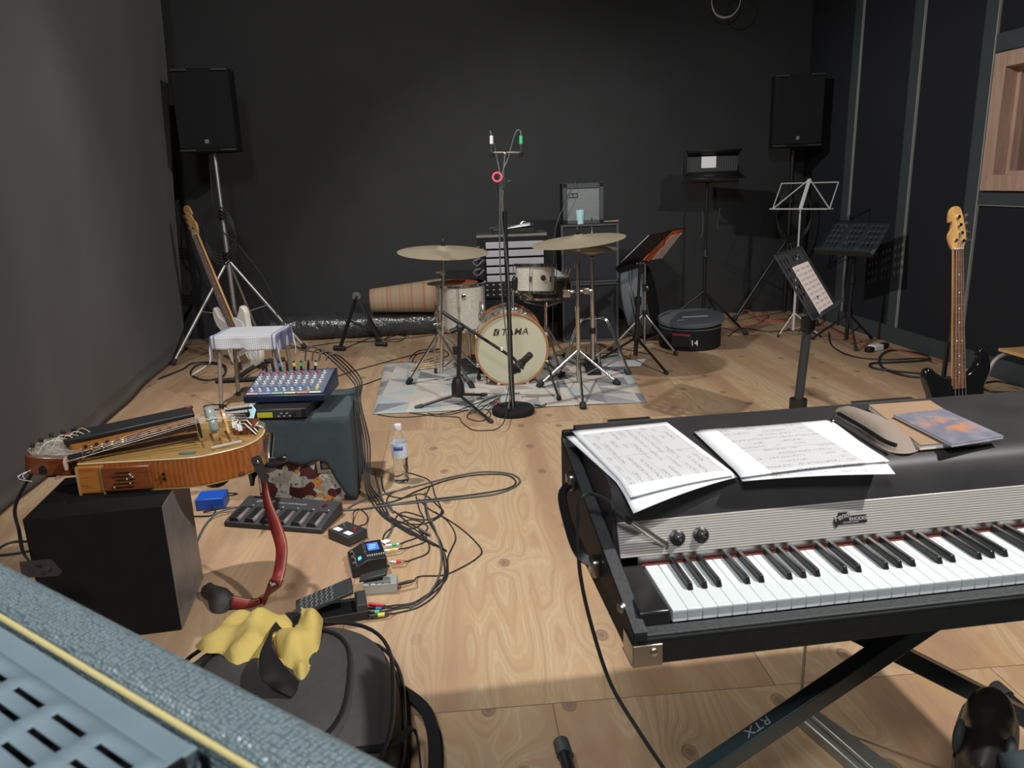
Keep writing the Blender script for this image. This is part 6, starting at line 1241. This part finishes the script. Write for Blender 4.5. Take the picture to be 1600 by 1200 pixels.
cable('red cable along the right baseboard', [(1278, 505), (1330, 528), (1390, 545), (1440, 556), (1500, 575)], .005, 'redcable', G3)
cable('pink red cable behind the drum case', [(1055, 490), (1065, 479, .04), (1080, 474, .05), (1090, 478, .02), (1100, 482)], .006, 'redcable', G3)
cable('thick black cable looping beside the power block', [(1295, 520), (1300, 540), (1330, 556), (1380, 562), (1440, 560), (1455, 565)], .006)
cable('thick black cable ringed in front of the right baseboard', [(1455, 585), (1400, 580), (1365, 575), (1362, 568), (1400, 566), (1450, 562), (1440, 553), (1400, 547), (1380, 552), (1374, 565), (1385, 578), (1420, 588), (1450, 590)], .008)
cable('black cable crossing the floor before the right corner', [(1138, 525), (1160, 513), (1200, 518), (1245, 516), (1275, 522)], .005)
cable('black cable rings on the floor beneath the school chair', [(1530, 600), (1560, 596), (1600, 604), (1630, 606), (1600, 612), (1550, 612), (1535, 606)], .006)
pb_ = at(1368, 547); pw = thing('power_block', 'white power block lying among cables by the right wall', 'power strip', TR((pb_.x, pb_.y, 0), 25)); ob('body', M().box((0, 0, .022), (.1, .07, .044)), mt['white'], pw, bev=.008); ob('plug', M().box((-.09, -.02, .02), (.06, .05, .04)), mt['black'], pw, bev=.008); ob('plug', M().box((.09, .0, .024), (.06, .05, .04)), mt['black'], pw, bev=.008)
wl = BT; 
cc_ = aty(1133, 4, 7.35); one('hanging_cable', 'white cable coil hanging high on the back wall', 'cable', M().tube([cc_ + Vector((.125 * math.cos(t) * (1 + .03 * math.sin(3.1 * t)), -.03 + .001 * t, .125 * math.sin(t) * (1 + .04 * math.sin(2.3 * t)))) for t in [i * .25 for i in range(76)]], .004, 6), mat('white_cable', (.5, .5, .48), .5), TR(cc_), world=True, ang=180)
# ---------------------------------------------------------------- guitars
def bass(label, T, body_mt, flip=1, pickguard=None, natural=True):
    g = thing('bass_guitar', label, 'bass guitar', T)
    bp = [(0, 0), (.1, .012), (.155, .075), (.165, .16), (.14, .235), (.135, .29), (.165, .36), (.16, .43), (.125, .47), (.105, .45), (.1, .4), (.065, .36), (.03, .345), (-.03, .345), (-.06, .345), (-.1, .37), (-.13, .395), (-.155, .385), (-.165, .35), (-.15, .3), (-.135, .24), (-.16, .16), (-.15, .07), (-.095, .01)]
    bp = [(x * flip, y) for x, y in bp]
    if flip < 0: bp = bp[::-1]
    Z = Matrix(((1, 0, 0, 0), (0, 0, -1, 0), (0, 1, 0, 0), (0, 0, 0, 1)))      # local: x right, z up the neck, -y the front
    sp = [tuple(p[:2]) for p in spline([(x, y, 0) for x, y in bp], 4, True)]
    b = ob('body', M(Z).prism(sp, -.02, .02), body_mt, g, bev=.01, seg=3)
    nk = ob('neck', M(Z).prism([(-.03, .3), (.03, .3), (.021, .93), (-.021, .93)], .008, .026), mt['maple'], g, bev=.006)
    fb = ob('fingerboard', M(Z).prism([(-.031, .29), (.031, .29), (.0215, .93), (-.0215, .93)], .026, .031), mt['rosewood'], g)
    for k in range(1, 21):
        y = .93 - .86 * (1 - 2 ** (-k / 12)); hw = .0215 + (.93 - y) / .64 * .0095
        if y > .29: ob('fret', M(Z).box((0, y, .0316), (hw * 2, .0022, .0016)), mat('fret_wire', (.24, .19, .16), .5, .2, 0) if 'fret_wire' not in bpy.data.materials else bpy.data.materials['fret_wire'], fb)
    for k in (3, 5, 7, 9, 12, 15, 17, 19):
        y = .93 - .86 * (1 - 2 ** (-(k - .5) / 12))
        for x in ((-.012, .012) if k == 12 else (0,)):
            if y > .29: ob('dot', M(Z).cyl((x, y, .031), (x, y, .0318), .0035, n=12), mt['white'], fb)
    hp = [(-.021, .925), (-.045, .985), (-.03, 1.02), (-.028, 1.055), (-.042, 1.05), (-.04, 1.09), (-.025, 1.115), (.0, 1.12), (.02, 1.1), (.038, 1.02), (.04, .97), (.021, .925)]
    hp = [(x * flip, y) for x, y in hp]
    if flip < 0: hp = hp[::-1]
    hdk = ob('headstock', M(Z).prism([tuple(p[:2]) for p in spline([(x, y, 0) for x, y in hp], 4, True)], .008, .022), mt['maple'], g, bev=.002)
    for k in range(4):
        x, y = (.022 - .007 * k) * flip, .965 + .036 * k
        tp = ob('tuner_post', M(Z).cyl((x, y, .022), (x, y, .034), .0075, n=14), mt['chrome'], hdk); ob('tuner_key', M(Z).cyl((x + .012 * flip, y, .012), (x + .05 * flip, y, .012), .004).lathe([(.002, 0), (.013, .002), (.013, .006), (.002, .008)], 12, TR(((.052) * flip, y, .008))), mt['nickel'], hdk)
    ob('string_tree', M(Z).cyl((-.008 * flip, .97, .022), (-.008 * flip, .97, .028), .0075, n=12), mt['nickel'], hdk)
    ob('nut', M(Z).box((0, .931, .03), (.043, .004, .008)), mt['paper'], fb)
    for k in range(4):
        x0, x1 = (-.0285 + .019 * k), (-.015 + .01 * k); ob('string', M(Z).tube([(x0, .1, .04), (x1, .932, .036), ((.022 - .007 * (3 - k if flip < 0 else k)) * flip, .965 + .036 * k, .03)], .0012, 5), bpy.data.materials['fret_wire'], g)
    ob('bridge', M(Z).box((0, .085, .03), (.085, .05, .02)), mt['nickel'], b, bev=.003)
    for y in (.16, .235): ob('pickup', M(Z).box((0, y, .028), (.1, .03, .02)), mt['black'], b, bev=.004)
    if pickguard: ob('pickguard', M(Z).prism([(-.08, .33), (-.05, .3), (-.05, .14), (.05, .12), (.09, .04), (.12, .08), (.1, .3), (.05, .35)], .02, .0225), pickguard, b)
    for k in range(3): ob('control_knob', M(Z).cyl((.08 * flip, .04 + .03 * k, .02), (.08 * flip, .04 + .03 * k, .034), .009, n=14), mt['nickel'], b)
    return g
# black bass on a stand behind the piano
yb_ = 3.55; hp0 = aty(1491, 323, yb_); bz0 = aty(1488, 640, yb_ - .12)
axn = (hp0 - aty(1492, 590, yb_ - .1)); axn.normalize()
org = hp0 - axn * 1.12
GTm = frame(org, Vector((1, .12, 0)) - axn * Vector((1, .12, 0)).dot(axn), axn); GTm = GTm @ Matrix(((1, 0, 0, 0), (0, 0, 1, 0), (0, 1, 0, 0), (0, 0, 0, 1))) if False else frame(org, Vector((1, .1, 0)) - axn * Vector((1, .1, 0)).dot(axn), axn.cross(Vector((1, .1, 0)).normalized()))
bass('gloss black bass guitar with a golden headstock behind the piano', GTm, mt['blackbody'], 1)
def gstand(label, org, T):
    s = thing('guitar_stand', label, 'stand', TR((org.x, org.y, 0)))
    y = .09
    ob('back_post', M(T).cyl((0, .14, -.0), (0, .05, .5), .011), mt['blackmetal'], s, world=True)
    for sx in (-1, 1):
        p = T @ Vector((sx * .17, -.06, 0)); p.z = .012; q = T @ Vector((sx * .05, .06, .1)); l = ob('leg', M().tube([q, p, p + (T.to_3x3() @ Vector((0, -.07, 0)))], .011, 8), mt['blackmetal'], s, world=True)
        ob('cradle_arm', M(T).tube(spline([(sx * .04, .05, .03), (sx * .09, .03, -.01), (sx * .1, -.03, -.016), (sx * .1, -.055, .03)], 5), .008, 8), mt['rubber'], s, world=True)
    p = T @ Vector((0, .3, 0)); p.z = .012; ob('leg', M().cyl(T @ Vector((0, .06, .3)), p, .011), mt['blackmetal'], s, world=True)
    return s
gstand('black guitar stand holding the black bass guitar behind the piano', org, GTm)
# white bass leaning on its stand at the left
yw_ = 6.02; h0 = aty(292, 322, yw_ + .12); t0 = aty(396, 577, yw_ - .12); axn = (h0 - t0); ln_ = axn.length; axn.normalize()
xd = Vector((.85, -.55, 0)); xd = (xd - axn * xd.dot(axn)).normalized(); WT = frame(t0, xd, axn.cross(xd))
k_ = ln_ / 1.12
bass('cream white bass guitar leaning beside the left speaker stand', WT @ Matrix.Diagonal((k_, k_, k_, 1)), mt['whitebody'], -1, mt['white'])
gs = thing('guitar_stand', 'low black tube stand holding the cream white bass guitar', 'stand', TR((t0.x, t0.y, 0)))
a, b = at(337, 595, .02), at(402, 592, .02); c_, d_2 = at(380, 573, .02), at(420, 566, .02)
ob('front_tube', M().cyl(a, b, .017), mt['rubber'], gs, world=True); ob('rear_tube', M().cyl(c_ + Vector((0, .1, 0)), d_2 + Vector((.1, .1, 0)), .017), mt['rubber'], gs, world=True); ob('side_bar', M().cyl(a.lerp(b, .4), (c_.lerp(d_2, .5)) + Vector((0, .1, 0)), .013), mt['blackmetal'], gs, world=True)
for p in (t0 + Vector((-.1, -.02, 0)), t0 + Vector((.08, -.05, 0))): ob('cradle_arm', M().tube(spline([a.lerp(b, .5), Vector((p.x, p.y, .03)), Vector((p.x + .03, p.y - .05, t0.z - .01)), Vector((p.x + .03, p.y - .06, t0.z + .08))], 5), .009, 8), mt['rubber'], gs, world=True)
ob('back_post', M().cyl((t0.x - .05, t0.y + .1, .03), (t0 + axn * .5 + Vector((0, .07, 0))), .011), mt['blackmetal'], gs, world=True)
# ---------------------------------------------------------------- stool with tea towel
sl_, sr_ = at(325, 650), at(364, 647); zt = .475
q = [at(333, 527, zt), at(432, 524, zt), at(452, 506, zt), at(352, 508, zt)]; cst = sum(q, Vector()) / 4; X = (q[1] - q[0]).normalized(); SA = math.degrees(math.atan2(X.y, X.x)); SM = TR((cst.x, cst.y, 0), SA); hw_ = (q[1] - q[0]).length / 2; hd2 = .15
sto = thing('stool', 'grey tube stool under the checked tea towel', 'stool', SM)
ob('seat', M().box((0, 0, zt - .018), (hw_ * 2 - .02, hd2 * 2 - .02, .022)), mt['plyseat'], sto, bev=.008)
for sx in (-1, 1):
    for sy in (-1, 1): l = ob('leg', M().cyl((sx * (hw_ - .03), sy * (hd2 - .03), zt - .03), (sx * (hw_ - .0), sy * (hd2 + .0), .01), .0125), mt['greytube'], sto); ob('rubber_foot', M().cyl((sx * (hw_ - .001), sy * hd2, .0), (sx * (hw_ - .001), sy * hd2, .03), .015), mt['rubber'], l)
ob('seat_rail', M().tube([(sx * (hw_ - .03), sy * (hd2 - .03), zt - .04) for sx, sy in ((-1, -1), (1, -1), (1, 1), (-1, 1))], .009, 8, closed=True), mt['greytube'], sto)
def tow(u, v):
    x = (u - .5) * (hw_ * 2 + .22); y = (v - .5) * (hd2 * 2 + .2); ex = max(0, abs(x) - hw_ - .005); ey = max(0, abs(y) - hd2 - .005)
    z = zt - .0035; X_ = max(-hw_ - .005, min(hw_ + .005, x)); Y_ = max(-hd2 - .005, min(hd2 + .005, y)); dr = (ex + ey) * (1.05 if x > 0 else .9)
    if ex or ey: z -= dr; X_ += math.copysign(.006 + .012 * math.sin(y * 40) * min(1, ex * 12) + .15 * ey * (ex > 0), x) if ex else 0; Y_ += math.copysign(.006 + .010 * math.sin(x * 34) * min(1, ey * 12), y) if ey else 0
    return (X_, Y_, z + .002 * math.sin(x * 19) * math.sin(y * 23))
one('tea_towel', 'white and blue checked tea towel spread over the stool', 'towel', M().grid(tow, 48, 40), mt['towel'], SM, solid=.0022, ang=180)
# school chair at the right edge
yc = 4.05; sc0 = aty(1567, 559, yc); ch = thing('school_chair', 'school chair with wooden seat and grey tube legs at the right edge', 'chair', TR((sc0.x + .12, yc + .2, 0), -82)); zs = sc0.z
ob('seat', M().prism([tuple(p[:2]) for p in spline([(0, .02, 0), (.02, -.01, 0), (.36, -.01, 0), (.38, .02, 0), (.37, .32, 0), (.34, .34, 0), (.04, .34, 0), (.01, .32, 0)], 3, True)], zs - .012, zs + .006), mt['plyseat'], ch, bev=.004)
for x in (.02, .36): ob('leg', M().tube(spline([(x, .35, .01), (x, .33, zs * .6), (x, .32, zs - .03), (x, .22, zs - .022), (x, .06, zs - .022), (x, .0, zs - .028), (x, -.055, zs - .06), (x, -.1, zs - .16), (x, -.16, .01)], 6), .0125, 10), mt['greytube'], ch)
for x in (.02, .36): ob('back_post', M().tube(spline([(x, .33, zs * .55), (x, .345, zs + .1), (x, .36, zs + .38)], 5), .0115, 10), mt['greytube'], ch)
ob('backrest', M().box((.19, .35, zs + .32), (.36, .012, .13)), mt['plyseat'], ch, bev=.004)
# ---------------------------------------------------------------- backpack with the yellow cloth
BPc = Vector((-.63, 1.6, 0)); BPT = TR(BPc, 8)
bpk = thing('backpack', 'charcoal backpack lying open on the floor with a yellow cloth on it', 'backpack', BPT)
def dome(a, b, h, e, zb=0, T=None, n=36, k=10):
    m = M(T); v = []; f = []
    for j in range(k + 1):
        t = j / k * math.pi / 2; s_ = max(.001, math.cos(t)) ** .55; z = zb + h * math.sin(t) ** .8
        for i in range(n):
            an = 2 * math.pi * i / n; c, s = math.cos(an), math.sin(an)
            v.append((a * s_ * math.copysign(abs(c) ** e, c), b * s_ * math.copysign(abs(s) ** e, s), z))
    for j in range(k):
        for i in range(n): f.append((j * n + i, j * n + (i + 1) % n, (j + 1) * n + (i + 1) % n, (j + 1) * n + i))
    f.append(tuple(range(n - 1, -1, -1))); return m.add(v, f)
ob('back_panel', dome(.345, .41, .1, .66, .0), mt['blackmat'], bpk, ang=60)
ob('main_pocket', dome(.3, .36, .2, .68, .03, TR((.03, -.03, 0))), mt['pack'], bpk, ang=60)
ob('front_pocket', dome(.2, .25, .06, .7, .19, TR((.03, -.05, 0))), mt['pack'], bpk, ang=60)
for (a, b, z, x0, y0) in ((.285, .345, .165, .03, -.03), (.335, .4, .065, 0, 0), (.185, .235, .228, .03, -.05)):
    ob('zip', M().tube([(x0 + a * math.copysign(abs(math.cos(t)) ** .66, math.cos(t)), y0 + b * math.copysign(abs(math.sin(t)) ** .66, math.sin(t)), z) for t in [2 * math.pi * i / 48 for i in range(48)]], .0055, 6, closed=True), mt['black'], bpk)
ob('side_strap', M().tube(spline([(.24, -.25, .19), (.31, -.2, .15), (.36, -.1, .1), (.37, -.22, .02)], 6), .003, 4, flat=.013), mt['blackmat'], bpk)
ob('shoulder_strap', M().tube(spline([(.3, .2, .02), (.39, .05, .03), (.4, -.15, .03), (.36, -.3, .02)], 6), .006, 4, flat=.022), mt['blackmat'], bpk)
def on_pack(px, py):
    # point where the sight line meets the lying pack
    r = ray(px, py); 
    for i in range(400):
        p = O + r * (.8 + i * .004) * (1 / r.length) * 1.0 if False else O + r.normalized() * (.9 + i * .004)
        l = BPT.inverted() @ p; q = (abs((l.x - .03) / .33) ** 3 + abs((l.y + .03) / .4) ** 3)
        if q < 1 and l.z < .03 + .2 * (1 - q) ** .4 + .02: return p
    return at(px, py, .2)
LPp = [((890, 85), (830, 180), .0), ((750, 80), (715, 190), .03), ((670, 140), (655, 215), .08), ((610, 250), (645, 250), .11), ((555, 390), (650, 330), .12), ((580, 540), (740, 460), .09), ((690, 620), (800, 525), .03), ((780, 665), (850, 580), .0)]
lo, li = [], []
for (a, b, lift) in LPp:
    for (q, L_) in ((a, lo), (b, li)):
        p = on_pack(280 + q[0] / 4.444, 940 + q[1] / 4.444); d_ = (O - p).normalized(); L_.append(p + d_ * (lift + .012) - d_ * (.02 if L_ is li else 0))
lo, li = spline(lo, 5), spline(li, 5); v = []
for p, q in zip(lo, li): v += [p, q]
ob('carry_loop', M().add(v, [(2 * i, 2 * i + 1, 2 * i + 3, 2 * i + 2) for i in range(len(lo) - 1)]), mat('black_webbing', (.007, .006, .006), .8), bpk, world=True, solid=.003, ang=180)
def clothpatch(label, poly, bulge, seed): 
    P = [on_pack(*p) for p in poly]; return P
P1 = clothpatch('', [(305, 1008), (340, 990), (375, 978), (405, 968), (409, 957), (422, 964), (440, 962), (458, 975), (452, 1010), (440, 1050), (405, 1050), (362, 1036), (345, 1022), (322, 1020)], .05, 1)
P2 = clothpatch('', [(428, 1000), (445, 985), (470, 972), (476, 960), (490, 960), (504, 966), (503, 985), (498, 1015), (488, 1040), (472, 1063), (455, 1050), (438, 1030)], .05, 2)
yc_ = thing('yellow_cloth', 'yellow cotton cloth stuffed under the carry loop of the backpack', 'cloth', TR(sum(P1, Vector()) / len(P1)))
ob('left_fold', M().pillow(spline(P1, 4, True), .05, .055, 1, 8), mt['yellowcloth'], yc_, world=True, ang=180); ob('right_fold', M().pillow(spline(P2, 4, True), .05, .05, 6, 8), mt['yellowcloth'], yc_, world=True, ang=180)
# ---------------------------------------------------------------- the player's foot and leg at the lower right corner
toe = aty(1550, 1106, 1.33); heel = toe + (aty(1514, 1300, 1.08) - toe).normalized() * .27; fd = (toe - heel); fl_ = fd.length; FM = frame(heel, fd, Vector((-fd.y, fd.x, 0)))
per = thing('person', 'seated person with crossed leg, black shoe and slate trousers under the piano', 'person', FM)
def shoe_prof(x):
    u = x / fl_; w = .031 + .013 * math.sin(min(1, u * 1.15) * math.pi * .8) + (.004 if u > .5 else 0); 
    if u > .8: w *= math.sqrt(max(0, 1 - ((u - .8) / .2) ** 2)) * .98 + .02
    if u < .12: w *= .55 + .45 * math.sqrt(u / .12)
    hgt = .085 if u < .35 else .085 - (.085 - .052) * min(1, (u - .35) / .35)
    if u > .82: hgt *= .6 + .4 * math.sqrt(max(0, 1 - ((u - .82) / .18) ** 2))
    return w, hgt
ms_ = M(); nx, na = 22, 16; v = []
for i in range(nx + 1):
    x = fl_ * i / nx; w, hg = shoe_prof(x)
    for j in range(na): a = math.pi * j / (na - 1); v.append((x, w * math.cos(a) * 1.0, .022 + hg * math.sin(a) ** .7))
ms_.add(v, [(i * na + j, i * na + j + 1, (i + 1) * na + j + 1, (i + 1) * na + j) for i in range(nx) for j in range(na - 1)] + [tuple(range(na)), tuple(nx * na + j for j in range(na - 1, -1, -1))])
sho = ob('shoe', ms_, mt['shoe'], per, sub=1, ang=180)
outl = [(fl_ * i / nx, shoe_prof(fl_ * i / nx)[0] * 1.1) for i in range(nx + 1)]; outl = [(-.004, .02)] + outl + [(fl_ + .006, 0)]; outl = outl + [(x, -y) for x, y in outl[::-1] if y > 0]
ob('sole', M().prism(outl[::-1], 0, .026), mt['brownleather'], sho, bev=.004)
for sy in (-1, 1): ob('elastic_side', M().ball((fl_ * .34, sy * .04, .07), .03, 12, (1.1, .35, 1.1)), mat('dark_elastic', (.035, .045, .042), .8), sho)
# trouser leg and thigh as one surface
ank = FM @ Vector((fl_ * .1, -.04, .07)); knee = Vector((1.45, 1.02, .48)); hip = Vector((1.3, .45, .52))
lp = spline([ank, ank.lerp(knee, .3) + Vector((.03, .0, -.02)), knee, knee.lerp(hip, .5) + Vector((0, 0, .02)), hip], 6); n_ = len(lp)
rad = [.043 + .037 * min(1, i / (n_ * .45)) + (.02 * max(0, (i / n_ - .5) * 2)) for i in range(n_)]
ob('trouser_leg', M().tube(lp, rad, 18), mt['trouser'], per, world=True, ang=180)
